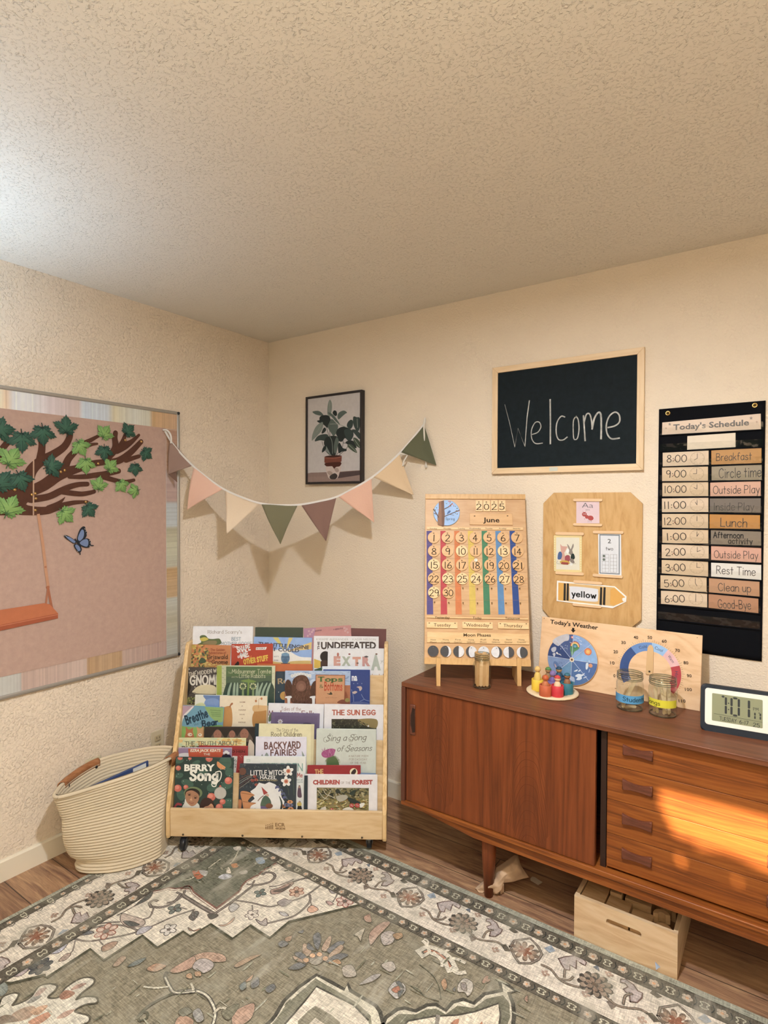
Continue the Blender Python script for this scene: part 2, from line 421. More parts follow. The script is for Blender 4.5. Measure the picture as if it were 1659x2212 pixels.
class Art:
    """a flat print on the plane o + u*eu + v*ev, facing n; shapes can be given by where they sit in the photograph"""
    def __init__(s, mb, o, eu, ev, lo, hi, mat=None, eps=0.00002, crop=(0, 0, 1)):
        s.mb = mb; s.o = np.array(o, float); s.eu = np.array(eu, float)/np.linalg.norm(eu); s.ev = np.array(ev, float)/np.linalg.norm(ev)
        s.n = np.cross(s.eu, s.ev); s.lo = lo; s.hi = hi; s.m = mat or printed(); s.k = 1; s.eps = eps; s.crop = crop
    def full(s, x, y):
        return s.crop[0]+x/s.crop[2], s.crop[1]+y/s.crop[2]
    def uv(s, x, y):
        d = onp(*s.full(x, y), s.o, s.n)-s.o; return np.array([np.dot(d, s.eu), np.dot(d, s.ev)])
    def at(s, p, h=None):
        return s.o+p[0]*s.eu+p[1]*s.ev+s.n*(s.k*s.eps if h is None else h)
    def put(s, polys, col, up=True):
        if up: s.k += 1
        c = C(col) if isinstance(col, str) else col
        if s.m.name != 'rug_pile':
            g = 0.3*c[0]+0.55*c[1]+0.15*c[2]; c = tuple(0.84*a+0.16*g for a in c)
        for q in polys:
            q = clip([np.array(p, float) for p in q], s.lo, s.hi) if s.lo is not None else q
            if len(q) < 3: continue
            ar = sum(q[i][0]*q[(i+1) % len(q)][1]-q[(i+1) % len(q)][0]*q[i][1] for i in range(len(q)))
            if abs(ar) < 1e-12: continue
            if ar < 0: q = q[::-1]
            if len(q) <= 4: s.mb.face([s.at(p) for p in q], s.m, c); continue
            for tr in tessellate_polygon([[Vector((p[0], p[1], 0)) for p in q]]):
                a, b, d = (q[i] for i in tr); w_ = (b[0]-a[0])*(d[1]-a[1])-(b[1]-a[1])*(d[0]-a[0])
                if abs(w_) > 1e-13: s.mb.face([s.at(p) for p in ((a, b, d) if w_ > 0 else (a, d, b))], s.m, c)
        return s
    # -- shapes in plane coordinates
    def rect(s, u0, v0, u1, v1, col): return s.put([[(u0, v0), (u1, v0), (u1, v1), (u0, v1)]], col)
    def fill(s, col): return s.rect(*s.lo, *s.hi, col)
    def ell(s, c, ru, rv, col, rot=0, n=20, a0=0, a1=360):
        cr, sr = math.cos(rot), math.sin(rot); P = []
        m = n if a1-a0 >= 360 else n+1
        for i in range(m):
            a = math.radians(a0+(a1-a0)*i/n); x, y = ru*math.cos(a), rv*math.sin(a); P.append((c[0]+cr*x-sr*y, c[1]+sr*x+cr*y))
        return s.put([P], col)
    def line(s, pts, w, col, smooth=True, closed=False):
        q = spline(pts, closed) if smooth and len(pts) > 2 else [np.array(p, float) for p in pts]
        if closed and smooth: q.append(q[0])
        elif closed: q.append(q[0])
        return s.put(ribbon(q, w), col)
    # -- the same by photograph position
    def ppoly(s, pts, col, smooth=False, outline=None, ow=0.002):
        P = [s.uv(*p) for p in pts]; Q = spline(P, True) if smooth else P
        s.put([Q], col)
        if outline: s.line(P, ow, outline, smooth, True)
        return s
    def pline(s, pts, w, col, smooth=True, closed=False): return s.line([s.uv(*p) for p in pts], w, col, smooth, closed)
    def pell(s, x, y, rx, ry, col, rot=0, n=20):
        c = s.uv(x, y); a = s.uv(x+rx, y); b = s.uv(x, y-ry)
        return s.ell(c, np.linalg.norm(a-c), np.linalg.norm(b-c), col, rot, n)
    def ptext(s, txt, xl, yl, xr, yr, cap, col, font='b', bold=0, shear=0.0, fit=True):
        """baseline from (xl,yl) to (xr,yr), capital height cap, all in crop pixels"""
        a, b = s.uv(xl, yl), s.uv(xr, yr); h = np.linalg.norm(s.uv(xl, yl-cap)-a)
        return s.text(txt, a, b, h, col, font, bold, shear)
    def text(s, txt, a, b, h, col, font='b', bold=0, shear=0.0):
        a = np.array(a, float); b = np.array(b, float); P, wd = type_polys(txt, bold, font)
        e = (b-a)/max(wd, 1e-6); L = np.linalg.norm(b-a) or 1; up = np.array([-(b-a)[1], (b-a)[0]])/L*h
        return s.put([[a+e*(p[0]+shear*p[1])+up*p[1] for p in f] for f in P], col)
# ---------------------------------------------------------------- the room
RX, RY, RH = 4.0, -4.3, 2.44
M_WALLL = plaster('wall_paint_left', '#e7d1b3', 100, 0.0052, 0.48, 0.74)
M_WALLB = plaster('wall_paint_back', '#e6d1b2', 120, 0.0016)
M_CEIL = plaster('ceiling_texture', '#e2d3ba', 115, 0.0085, 0.52, 0.98)
M_TRIM = paint('#e2d2b4', 0.4)
def floor_mat():
    m, t, b = _new('vinyl_plank')
    v = mapping(t, (1, 1, 1))
    br = t.nodes.new('ShaderNodeTexBrick'); t.links.new(v, br.inputs['Vector'])
    br.offset = 0.37; br.inputs['Scale'].default_value = 1; br.inputs['Brick Width'].default_value = 1.2; br.inputs['Row Height'].default_value = 0.18
    br.inputs['Mortar Size'].default_value = 0.0016; br.inputs['Mortar Smooth'].default_value = 0.1
    br.inputs['Color1'].default_value = (0, 0, 0, 1); br.inputs['Color2'].default_value = (1, 1, 1, 1); br.inputs['Mortar'].default_value = (0.5, 0.5, 0.5, 1)
    g = noise(t, mapping(t, (0.8, 7, 1)), 5, 5, 0.65, 1.2); g2 = noise(t, mapping(t, (1, 22, 1)), 16, 4, 0.6)
    r = ramp(t, [(0.32, C('#745140')), (0.5, C('#a17a5a')), (0.68, C('#bb946c'))]); t.links.new(g, r.inputs[0])
    r2 = ramp(t, [(0.3, (0.72,)*3), (0.7, (1.1,)*3)]); t.links.new(g2, r2.inputs[0])
    o = mix(t, r.outputs[0], r2.outputs[0], 1, 'MULTIPLY')
    rp = ramp(t, [(0, (0.74, 0.68, 0.64)), (1, (1.08, 1.05, 1.0))]); t.links.new(br.outputs['Color'], rp.inputs[0])
    o = mix(t, o, rp.outputs[0], 1, 'MULTIPLY')
    o = mix(t, o, (0.03, 0.018, 0.012), br.outputs['Fac'])
    t.links.new(o, b.inputs['Base Color']); b.inputs['Roughness'].default_value = 0.42
    return m
MB().use(floor_mat()).box((0, RY, -0.05), (RX, 0, 0)).build('floor', kind='structure')
MB().use(M_CEIL).box((-0.1, RY-0.1, RH), (RX+0.1, 0.1, RH+0.08)).build('ceiling', kind='structure')
MB().use(M_WALLL).box((-0.1, RY-0.1, -0.05), (0, 0.1, RH)).build('wall_left', kind='structure')
MB().use(M_WALLB).box((0, 0, -0.05), (RX, 0.1, RH)).build('wall_back', kind='structure')
MB().use(M_WALLB).box((RX, RY-0.1, -0.05), (RX+0.1, 0.1, RH)).build('wall_right', kind='structure')
WX0, WX1, WZ0, WZ1 = 0.95, 2.85, 0.95, 2.04      # window behind the photographer
b = MB().use(M_WALLB)
b.box((0, RY-0.1, -0.05), (WX0, RY, RH)); b.box((WX1, RY-0.1, -0.05), (RX, RY, RH))
b.box((WX0, RY-0.1, -0.05), (WX1, RY, WZ0)); b.box((WX0, RY-0.1, WZ1), (WX1, RY, RH))
b.build('wall_front', kind='structure')
b = MB().use(paint('#efe9dd', 0.4))
for lo, hi in (((WX0, WZ0), (WX0+0.04, WZ1)), ((WX1-0.04, WZ0), (WX1, WZ1)), ((WX0, WZ0), (WX1, WZ0+0.04)), ((WX0, WZ1-0.04), (WX1, WZ1)), ((1.42, WZ0), (1.46, WZ1))):
    b.box((lo[0], RY-0.07, lo[1]), (hi[0], RY-0.03, hi[1]))
b.build('window_1', kind='structure')
# unseen hedge added to block the sun, its gaps cut to the sunlit patch
HOLE = [(2.20, .675), (2.225, .635), (2.215, .60), (2.205, .565), (2.222, .52), (2.245, .475), (2.30, .462), (2.40, .452), (2.62, .44), (2.75, .50), (2.75, .70), (2.30, .70)]
HOLES = [HOLE, [(2.245, .385), (2.27, .40), (2.272, .372), (2.255, .36)], [(2.40, .383), (2.425, .39), (2.42, .37), (2.395, .366)]]
def inside(x, z, poly):
    if poly is HOLE: return any(inside_(x, z, h) for h in HOLES)
    return inside_(x, z, poly)
def inside_(x, z, poly):
    c = False; n = len(poly)
    for i in range(n):
        (x0, z0), (x1, z1) = poly[i], poly[(i+1) % n]
        if (z0 > z) != (z1 > z) and x < (x1-x0)*(z-z0)/(z1-z0)+x0: c = not c
    return c
b = MB(); rd = random.Random(17); gm = paint('#56683c', 0.7)
def leafq(x, y, z, s_):
    a, t_ = rd.uniform(0, 6.28), rd.uniform(-.6, .6); u = np.array([math.cos(a), t_, math.sin(a)])*s_; v = np.array([-math.sin(a), rd.uniform(-.6, .6), math.cos(a)])*s_*.6; p = np.array([x, y, z])
    b.face([p-u, p-v*.8, p+u*.9, p+v*.8], gm)
cell = .05
for i in range(56):
    for j in range(50):
        x, z, y = .45+i*cell, .05+j*cell, -5.12; d = -.44-y
        for di in range(3):
            for dj in range(3):
                xs, zs = x+(di-1)*cell/3, z+(dj-1)*cell/3
                if not inside(xs+.10*d, zs-.3575*d, HOLE):
                    h = cell/6*1.02; y1, y2, y3, y4 = (y+.02*math.sin(31*(xs+ox)+17*(zs+oz)) for ox, oz in ((-h, -h), (h, -h), (h, h), (-h, h)))
                    b.face([(xs-h, y1, zs-h), (xs+h, y2, zs-h), (xs+h, y3, zs+h), (xs-h, y4, zs+h)], gm)
for _ in range(2200):
    x, z = rd.uniform(.5, 3.2), rd.uniform(.1, 2.55); y = rd.uniform(-5.08, -4.95); d = -.44-y
    if any(inside(x+.10*d+dx, z-.3575*d+dz, HOLE) for dx, dz in ((0, 0), (.05, 0), (-.05, 0), (0, .05), (0, -.05))): continue
    leafq(x, y, z, rd.uniform(.05, .08))
hd = b.build('sun_blocker_hedge', None, 'leafy green hedge added outside the window to block and shape the sun', 'hedge')
def board(name, pts, d):
    MB().use(M_TRIM).prism(pts, d, bevel=0.003).build(name, kind='structure')
BBH = 0.084
board('baseboard_left', [(0, RY, 0), (0.013, RY, 0), (0.013, RY, BBH-0.006), (0.009, RY, BBH), (0, RY, BBH)], (0, -RY-0.013, 0))
board('baseboard_back', [(0, 0, 0), (0, -0.013, 0), (0, -0.013, BBH-0.006), (0, -0.009, BBH), (0, 0, BBH)], (RX, 0, 0))

# ---------------------------------------------------------------- sideboard
T_D = wood('teak_upright', ('#5c2d15', '#723819', '#814320'), 'z', 0.4, 22, 60, 0.34, coarse=5, spec=0.35, coat=0.0)
T_H = wood('teak_lengthwise', ('#5b2f15', '#84461b', '#9e5c26'), 'x', 0.4, 26, 46, 0.25, coarse=10, spec=0.35, coat=0.0)
T_T = wood('teak_top', ('#53301c', '#6c3e26', '#7d4c30'), 'x', 0.42, 22, 50, 0.25, coarse=8, spec=0.28, coat=0.0, seed=3)
T_LINE = paint('#5f2e15', 0.45, spec=0.3); T_E = paint('#5d3220', 0.4); T_DARK = paint('#2a150c', 0.6); T_HND = wood('teak_handle', ('#4e2a1a', '#663826', '#74422c'), 'x', 0.42, 8, 70, 0.2)
CX0, CX1, CYF, CYB, CZB, CZT = 1.248, 3.36, -0.466, -0.018, 0.268, 0.770
DIV = 2.015                                         # right edge of the left door
sb = empty('sideboard', ((CX0+CX1)/2, -0.24, 0), 'long low teak sideboard with drawers under the wooden boards', 'sideboard')
MB().use(T_T).box((CX0, CYF, CZT-0.019), (CX1, CYB, CZT), bevel=0.003).build('top_board', sb)
MB().use(T_H).box((CX0, CYF, CZB), (CX1, CYB, CZB+0.018), bevel=0.003).build('bottom_board', sb)
for x in (CX0, CX1-0.018): MB().use(T_E).box((x, CYF, CZB+0.018), (x+0.018, CYB, CZT-0.019), bevel=0.002).build('side_panel', sb)
MB().use(T_DARK).box((CX0+0.018, CYB-0.008, CZB+0.018), (CX1-0.018, CYB, CZT-0.019)).build('back_panel', sb)
for x in (DIV+0.012, 2.634): MB().use(T_DARK).box((x, CYF+0.028, CZB+0.018), (x+0.018, CYB-0.008, CZT-0.019)).build('partition', sb)
ZL, ZH = CZB+0.020, CZT-0.022
def door(x0, x1, y, hx_):
    b = MB().use(T_D).box((x0, y, ZL), (x1, y+0.017, ZH), bevel=0.0015); rd = random.Random(int(x0*100))
    for cx_, zt_, sc_ in ((x0+0.20*(x1-x0), ZH-0.02, 1.0), (x0+0.69*(x1-x0), ZH-0.10, 1.15)):   # arched figure of the veneer
        for k in range(13):
            za = zt_-0.030*k+rd.uniform(-.008, .008); wb = (0.075-0.0045*k)*sc_; P = []
            for t in range(-12, 13):
                q = t/12; z = za-(za-ZL+0.01)*abs(q)**1.7*(0.55+0.45*abs(q)); P.append((cx_+wb*(abs(q)**0.62)*(1 if q > 0 else -1)+0.004*math.sin(z*30+k), z))
            for f in ribbon([p for p in P if ZL+.002 < p[1] < ZH-.002], 0.0009+0.0005*(k % 3), 0): b.face([(p[0], y-0.00008, p[1]) for p in f][::1], T_LINE)
    d = b.build('door', sb)
    b = MB().use(T_HND)
    zc = 0.625; H = 0.062; W = 0.026
    def fn(u, v):
        z = zc-H+2*H*v; k = math.sin(math.pi*v)**0.7; e = 0.004+0.0*k
        return (hx_-W/2+W*u, y-e-0.007*math.sin(math.pi*min(1, u*1.0))*(0.4+0.6*k), z)
    b.box((hx_-W/2, y-0.007, zc-H), (hx_+W/2, y+0.001, zc+H), bevel=0.005)
    b.build('handle', d)
    MB().use(T_DARK).prism([(hx_+0.002, y-0.0078, zc+H*0.82), (hx_+0.012, y-0.0078, zc+H*0.75), (hx_+0.013, y-0.0078, zc-H*0.75), (hx_+0.002, y-0.0078, zc-H*0.82), (hx_-0.006, y-0.0078, zc-H*0.3), (hx_-0.006, y-0.0078, zc+H*0.3)], (0, 0.0025, 0)).build('finger_groove', d)
door(CX0+0.021, DIV, CYF+0.008, 1.300)
door(2.659, CX1-0.021, CYF+0.008, CX1-0.06)
DZ = np.linspace(ZL+0.006, ZH, 5); DX0, DX1 = DIV+0.033, 2.631
for i in range(4):
    d = MB().use(T_H).box((DX0, CYF+0.026, DZ[i]+0.0008), (DX1, CYF+0.044, DZ[i+1]-0.0008), bevel=0.0008).build('drawer', sb)
    for xc in (2.142, 2.537):
        zc = DZ[i+1]-0.05; w_, h_ = 0.045, 0.017; b = MB().use(T_HND); yf = CYF+0.026
        P = [(xc+sx_*w_*k, zc+h_*sz*(0.66+0.34*k*k) - (0.0035*(1-k*k) if sz > 0 else 0)) for sz, ks in ((1, np.linspace(-1, 1, 13)), (-1, np.linspace(1, -1, 13))) for k in ks for sx_ in (1,)]
        b.prism([(p[0], yf-0.011, p[1]) for p in P], (0, 0.012, 0), bevel=0.003)
        b.build('handle', d)
# legs and rails of the base frame
ry = CYF+0.085
rail = [(CX0+0.045, CZB), (CX0+0.32, CZB-0.036), (CX1-0.32, CZB-0.036), (CX1-0.045, CZB)]
for y in (CYF+0.012, CYB-0.06):
    MB().use(T_H).prism([(x, y, z) for x, z in rail], (0, 0.024, 0), bevel=0.002).build('rail', sb)
for x in (CX0+0.362, CX1-0.362):
    for y in (CYF+0.062, CYB-0.065):
        MB().use(T_D).tube([(x, y, CZB-0.001), (x, y, 0.16), (x+0.0, y, 0.0)], [0.0275, 0.027, 0.0165], seg=24).build('leg', sb)

# ---------------------------------------------------------------- rolling book display
BA = np.array([0.36522, -0.94892, 0.0]); BD = np.array([0.83314, 0.55306, 0.0]); BN = np.array([0.55306, -0.83314, 0.0])
BW_, ZT0, DZT, DV = 0.944, 0.188, 0.127, 0.060
def bk(u, v, z): return BA+BD*u-BN*v+np.array([0, 0, z])
BROT = -math.atan2(BD[1], BD[0])
M_BIR = wood('birch_ply', ('#c5a06e', '#d0af80', '#d8bb8e'), 'x', 0.42, 5, 24, 0.22, zrot=BROT, coarse=5, spec=0.35)
M_BIRE = wood('birch_edge', ('#b98f58', '#d8b27a', '#e3c490'), 'z', 0.42, 12, 60, 0.2, spec=0.35, seed=2)
bc = empty('book_display', tuple(bk(BW_/2, 0.19, 0)), 'light birch rolling book display filled with picture books', 'book display')
side = [(0.0, 0.062), (-0.004, 0.075), (-0.004, 0.178), (0.006, 0.205), (0.232, 0.832), (0.245, 0.842), (0.300, 0.842), (0.312, 0.830), (0.372, 0.075), (0.365, 0.062)]
for u0 in (0.0, BW_-0.018):
    MB().use(M_BIRE).prism([bk(u0, v, z) for v, z in side], BD*0.018, bevel=0.004).build('side_panel', bc)
def slab(u0, u1, v0, z0, v1, z1, th, name, mat=M_BIR):
    """board running the width, from (v0,z0) up to (v1,z1)"""
    MB().use(mat).obox(bk(u0, v0, z0), BD*(u1-u0), -BN*th, -BN*(v1-v0)+np.array([0, 0, z1-z0]), bevel=0.002).build(name, bc)
LEAN = 0.12
fp = MB().use(M_BIR).obox(bk(0.018, 0.0, 0.068), BD*(BW_-0.036), -BN*0.014, (0, 0, ZT0-0.068), bevel=0.003).build('front_panel', bc)
logo = MB(); A = Art(logo, bk(0, 0, 0), BD, (0, 0, 1), None, None, crop=(340, 1600, 3.19)); A.n = BN.copy()
for i in range(5):
    x = 748+i*11.5; A.ppoly([(x-4, 610), (x+4, 610), (x+4, 592-i*3.5), (x-4, 592-i*3.5)], '#8f6a3e'); A.pell(x, 584-i*3.5, 4, 4, '#8f6a3e', n=8)
A.ptext('ECR', 811, 590, 880, 591, 24, '#8f6a3e', bold=2); A.ptext('4KIDS', 811, 610, 882, 612, 13, '#8f6a3e', bold=3)
logo.build('maker_mark', fp)
for u in (0.075, 0.33, 0.585, 0.84):
    MB().use(paint('#6b5a44', 0.4, 0.8)).lathe([(0.0045, 0), (0.0045, 0.0015), (0.0, 0.002)], bk(u, 0, 0.078), seg=10, axis=BN).build('screw', fp)
for k in range(1, 5):
    v1 = DV*k; z1 = ZT0+DZT*k
    slab(0.018, BW_-0.018, v1-LEAN*(DZT+0.085), z1-DZT-0.085, v1, z1, 0.010, 'tier_panel')
slab(0.018, BW_-0.018, DV*5-LEAN*0.15, 0.66, DV*5+0.002, 0.815, 0.010, 'back_rest')
for k in range(0, 5):
    v0 = DV*k; z0 = ZT0+DZT*k-0.085
    MB().use(M_BIR).obox(bk(0.018, v0-0.008 if k else 0.012, z0-0.009), BD*(BW_-0.036), -BN*(DV+0.004), (0, 0, 0.009)).build('shelf', bc)
for u in (0.075, BW_-0.075):
    for v in (0.026, 0.315):
        c = bk(u, v, 0.062); q = np.array(bk(u, v-0.018 if u < 0.5 else v+0.02, 0.0345))
        r_ = MB().use(paint('#8d8d88', 0.35, 0.9)); r_.lathe([(0.014, 0), (0.014, 0.005)], c-np.array([0, 0, 0.005]), seg=14)
        for s_ in (-1, 1): r_.obox(q+BD*(0.013*s_)-BN*(-0.014)-np.array([0, 0, 0.004]), BD*0.0015, -BN*0.026*-1*-1, (0, 0, 0.03))
        r_.tube([q-BD*0.015, q+BD*0.015], 0.004, seg=8)
        cs = r_.build('caster', bc)
        MB().use(paint('#14161a', 0.35)).lathe([(0.012, -0.0105), (0.0245, -0.0105), (0.0265, -0.005), (0.0265, 0.005), (0.0245, 0.0105), (0.012, 0.0105)], q, seg=28, axis=BD).build('wheel', cs)
MB().use(M_BIR).obox(bk(0.018, 0.03, 0.068), BD*(BW_-0.036), -BN*0.32, (0, 0, 0.012)).build('base_board', bc)
# ---------------------------------------------------------------- whiteboard dressed as a bulletin board
M_ALU = paint('#aca393', 0.35, 0.55); M_BLK = paint('#1c2023', 0.45)
WY0, WY1, WBZ0, WBZ1, WFX = -2.45, -0.622, 0.721, 1.950, 0.018
wb = empty('whiteboard', (0.0, (WY0+WY1)/2, WBZ0), 'large aluminium framed whiteboard covered with blush paper on the left wall', 'whiteboard')
MB().use(paint('#e6e2da', 0.25)).box((0.002, WY0+0.01, WBZ0+0.01), (0.012, WY1-0.01, WBZ1-0.01)).build('panel', wb)
FW = 0.016
for nm, lo, hi in (('top', (0.001, WY0+0.014, WBZ1-FW), (WFX, WY1-0.014, WBZ1)), ('b', (0.001, WY0+0.014, WBZ0), (WFX, WY1-0.014, WBZ0+FW)),
                   ('r', (0.001, WY1-FW, WBZ0+0.014), (WFX, WY1, WBZ1-0.014)), ('l', (0.001, WY0, WBZ0+0.014), (WFX, WY0+FW, WBZ1-0.014))):
    MB().use(M_ALU).box(lo, hi, bevel=0.005).build('frame_rail', wb)
for y0 in (WY0, WY1-0.0135):
    for z0 in (WBZ0, WBZ1-0.0145):
        MB().use(M_BLK).box((0.0, y0, z0), (WFX+0.0012, y0+0.0135, z0+0.0145), bevel=0.005).build('corner_cap', wb)
PX = 0.0128
def wallart(x, mat=None, crop=(0, 0, 1), lo=None, hi=None):
    mb = MB(); return mb, Art(mb, (x, 0, 0), (0, 1, 0), (0, 0, 1), lo, hi, mat or printed('matte_paper', 0.85, 0.06, 0.15), crop=crop)
def P3(p, x=PX): q = on(p[0], p[1], 0, x); return q[1], q[2]
py1, pz1 = P3((358, 925)); pz0 = P3((358, 1384))[1]
# watercolour border strips round the edge
def strip(name, label, stops, vert, rect):
    mb, A = wallart(PX, printed('border_paper', 0.55, 0.05, 0.3), lo=rect[:2], hi=rect[2:])
    (u0, v0, u1, v1) = rect
    a0, a1 = (v1, v0) if vert else (u0, u1)
    n = int(abs(a1-a0)/0.006); rnd = random.Random(len(label))
    ks = [s[0] for s in stops]; cs = [np.array(C(s[1])) for s in stops]
    for i in range(n):
        a = a0+(a1-a0)*i/n; b_ = a0+(a1-a0)*(i+1)/n; m_ = (a+b_)/2
        c = np.array([np.interp(m_, *zip(*sorted((k, c[j]) for k, c in zip(ks, cs)))) for j in range(3)])*(1+rnd.uniform(-0.09, 0.09))
        q = [(u0, a), (u1, a), (u1, b_), (u0, b_)] if vert else [(a, v0), (b_, v0), (b_, v1), (a, v1)]
        A.put([q], tuple(np.clip(c, 0, 0.9)), up=False)
    mb.build(name, None, label, 'border', 'watercolour border strips')
def ystops(lst, y): return [(P3((x, y))[0], c) for x, c in lst]
yin, yr = py1+0.002, WY1-FW
TOP = [(-400, '#e0cda8'), (-250, '#d2d6da'), (-120, '#d5bfae'), (0, '#e8d8b4'), (14, '#e2bf98'), (30, '#ddd9d7'), (70, '#dcd8da'), (110, '#d6c3bd'), (170, '#cdb6a8'), (180, '#c3ccd2'), (232, '#c9cdcc'), (246, '#d0c29c'), (290, '#d0ccb8'), (322, '#cdc6ac'), (330, '#c99f6c'), (388, '#cba27a')]
strip('border_strip', 'pastel watercolour border strip along the top of the whiteboard', ystops(TOP, 880), False, (WY0+FW, pz1-0.002, yr, WBZ1-FW))
BOT = [(-400, '#c9b08c'), (-200, '#c2a490'), (-60, '#b5b5a8'), (0, '#beb9aa'), (44, '#b9b2a4'), (48, '#bf9f8b'), (120, '#c4a591'), (186, '#c7aa96'), (190, '#b58d60'), (225, '#bf9a70'), (262, '#bb9468'), (266, '#bd9f8c'), (356, '#bb9785'), (388, '#b9a08c')]
strip('border_strip', 'pastel watercolour border strip along the bottom of the whiteboard', ystops(BOT, 1440), False, (WY0+FW, WBZ0+FW, yin-0.0005, pz0+0.002))
RGT = [(890, '#cba27a'), (926, '#c79c72'), (930, '#b98d6f'), (1015, '#b58c70'), (1025, '#b99c8e'), (1082, '#b39384'), (1088, '#b2b5b0'), (1135, '#b3b6b0'), (1142, '#b0a584'), (1175, '#bab392'), (1222, '#b8b298'), (1228, '#bd945f'), (1260, '#c09c6e'), (1288, '#bd9a6c'), (1292, '#b9b7a6'), (1340, '#b3a88a'), (1400, '#b4b1a2')]
strip('border_strip', 'pastel watercolour border strip down the right edge of the whiteboard', [(P3((375, y))[1], c) for y, c in RGT], True, (yin, WBZ0+FW, yr, pz1-0.003))
# backdrop paper
mb, A = wallart(PX+0.0012, printed('kraft_paper', 0.9, 0.10, 0.1, 0.002), lo=(WY0+0.09, pz0), hi=(py1, pz1))
A.fill('#bb9680')
mb.build('backdrop_paper', None, 'plain blush brown paper sheet filling the middle of the whiteboard', 'paper')
# paper branch
BX = PX+0.0032
mb, A = wallart(BX, printed('branch_paper', 0.85, 0.12, 0.1), crop=(0, 850, 7.375), lo=(WY0+0.1, pz0), hi=(py1, pz1))
BR = '#5a3626'
def vs_(x, y): return np.linalg.norm(A.uv(x, y-10)-A.uv(x, y))/10
def limb(pts, ws, col=BR):
    P = [A.uv(*p) for p in pts]; W = [w_*vs_(*p) for p, w_ in zip(pts, ws)]
    q = spline([(*p, w_) for p, w_ in zip(P, W)], n=6)
    A.put(ribbon([p[:2] for p in q], [float(p[2]) for p in q], 0), col)
    A.ell(q[-1][:2], q[-1][2]/2*0.98, q[-1][2]/2*0.98, col, n=14); A.ell(q[0][:2], q[0][2]/2*0.9, q[0][2]/2*0.9, col, n=14)
A.ppoly([(-900, 1480), (-150, 1520), (115, 1560), (120, 1500), (280, 1380), (420, 1260), (520, 1420), (530, 1620), (415, 1765), (480, 1800), (560, 1935), (280, 1930), (0, 1942), (-900, 2000)], BR)
for pts, ws in (
    ([(430, 1450), (500, 1230), (650, 1080), (850, 970), (1020, 850), (1100, 720), (1120, 640)], [180, 170, 150, 130, 110, 100, 90]),
    ([(640, 1050), (665, 900), (670, 780)], [125, 112, 105]),
    ([(-300, 1600), (-80, 1100), (40, 880), (130, 770)], [170, 120, 100, 90]),
    ([(480, 1560), (700, 1460), (900, 1320), (1050, 1250), (1250, 1195), (1500, 1115), (1677, 1093), (1887, 1069), (2074, 944), (2249, 766)], [170, 180, 180, 165, 120, 105, 95, 110, 100, 78]),
    ([(2000, 1066), (2214, 999)], [80, 60]),
    ([(1020, 1230), (1080, 1060), (1180, 940), (1330, 800), (1450, 740), (1560, 680)], [130, 112, 100, 75, 65, 50]),
    ([(1350, 848), (1467, 812), (1549, 801)], [60, 48, 36]),
    ([(1712, 1034), (1794, 941), (1841, 848), (1829, 708), (1841, 626)], [90, 110, 110, 90, 80]),
    ([(1841, 906), (1981, 836), (2098, 766), (2214, 661)], [130, 120, 75, 42]),
    ([(1911, 848), (1958, 754), (1993, 661)], [90, 70, 60]),
    ([(1100, 1330), (1330, 1325), (1502, 1303), (1677, 1280), (1888, 1233)], [55, 78, 85, 90, 85]),
    ([(1619, 1315), (1794, 1373), (1981, 1408), (2133, 1379)], [90, 78, 66, 52]),
    ([(480, 1690), (760, 1645), (950, 1560), (1100, 1490), (1250, 1450), (1390, 1442)], [110, 105, 105, 90, 80, 74]),
    ([(950, 1560), (1150, 1588), (1300, 1600), (1420, 1582), (1500, 1562)], [80, 84, 78, 70, 60]),
    ([(350, 1850), (560, 1870), (760, 1860), (900, 1815), (1050, 1765), (1200, 1735), (1390, 1725)], [170, 138, 120, 105, 80, 66, 46]),
    ([(760, 1830), (900, 1770), (980, 1710), (1035, 1650)], [90, 78, 46, 8])):
    limb(pts, ws)
br = mb.build('tree_branch', None, 'big dark brown paper tree branch spreading across the blush paper', 'paper branch')
for x, y in ((505, 1612), (560, 1594), (570, 1673), (562, 1860), (965, 1250), (1028, 1225), (1365, 1728), (1562, 1118), (2249, 766), (1995, 745), (232, 1535)):
    o_ = A.uv(x, y); MB().use(paint('#b88d54', 0.3, 0.7)).lathe([(0.0062, 0), (0.0058, 0.002), (0.003, 0.0045), (0, 0.0045)], (BX+0.001, o_[0], o_[1]), seg=14, axis=(1, 0, 0)).build('drawing_pin', br)
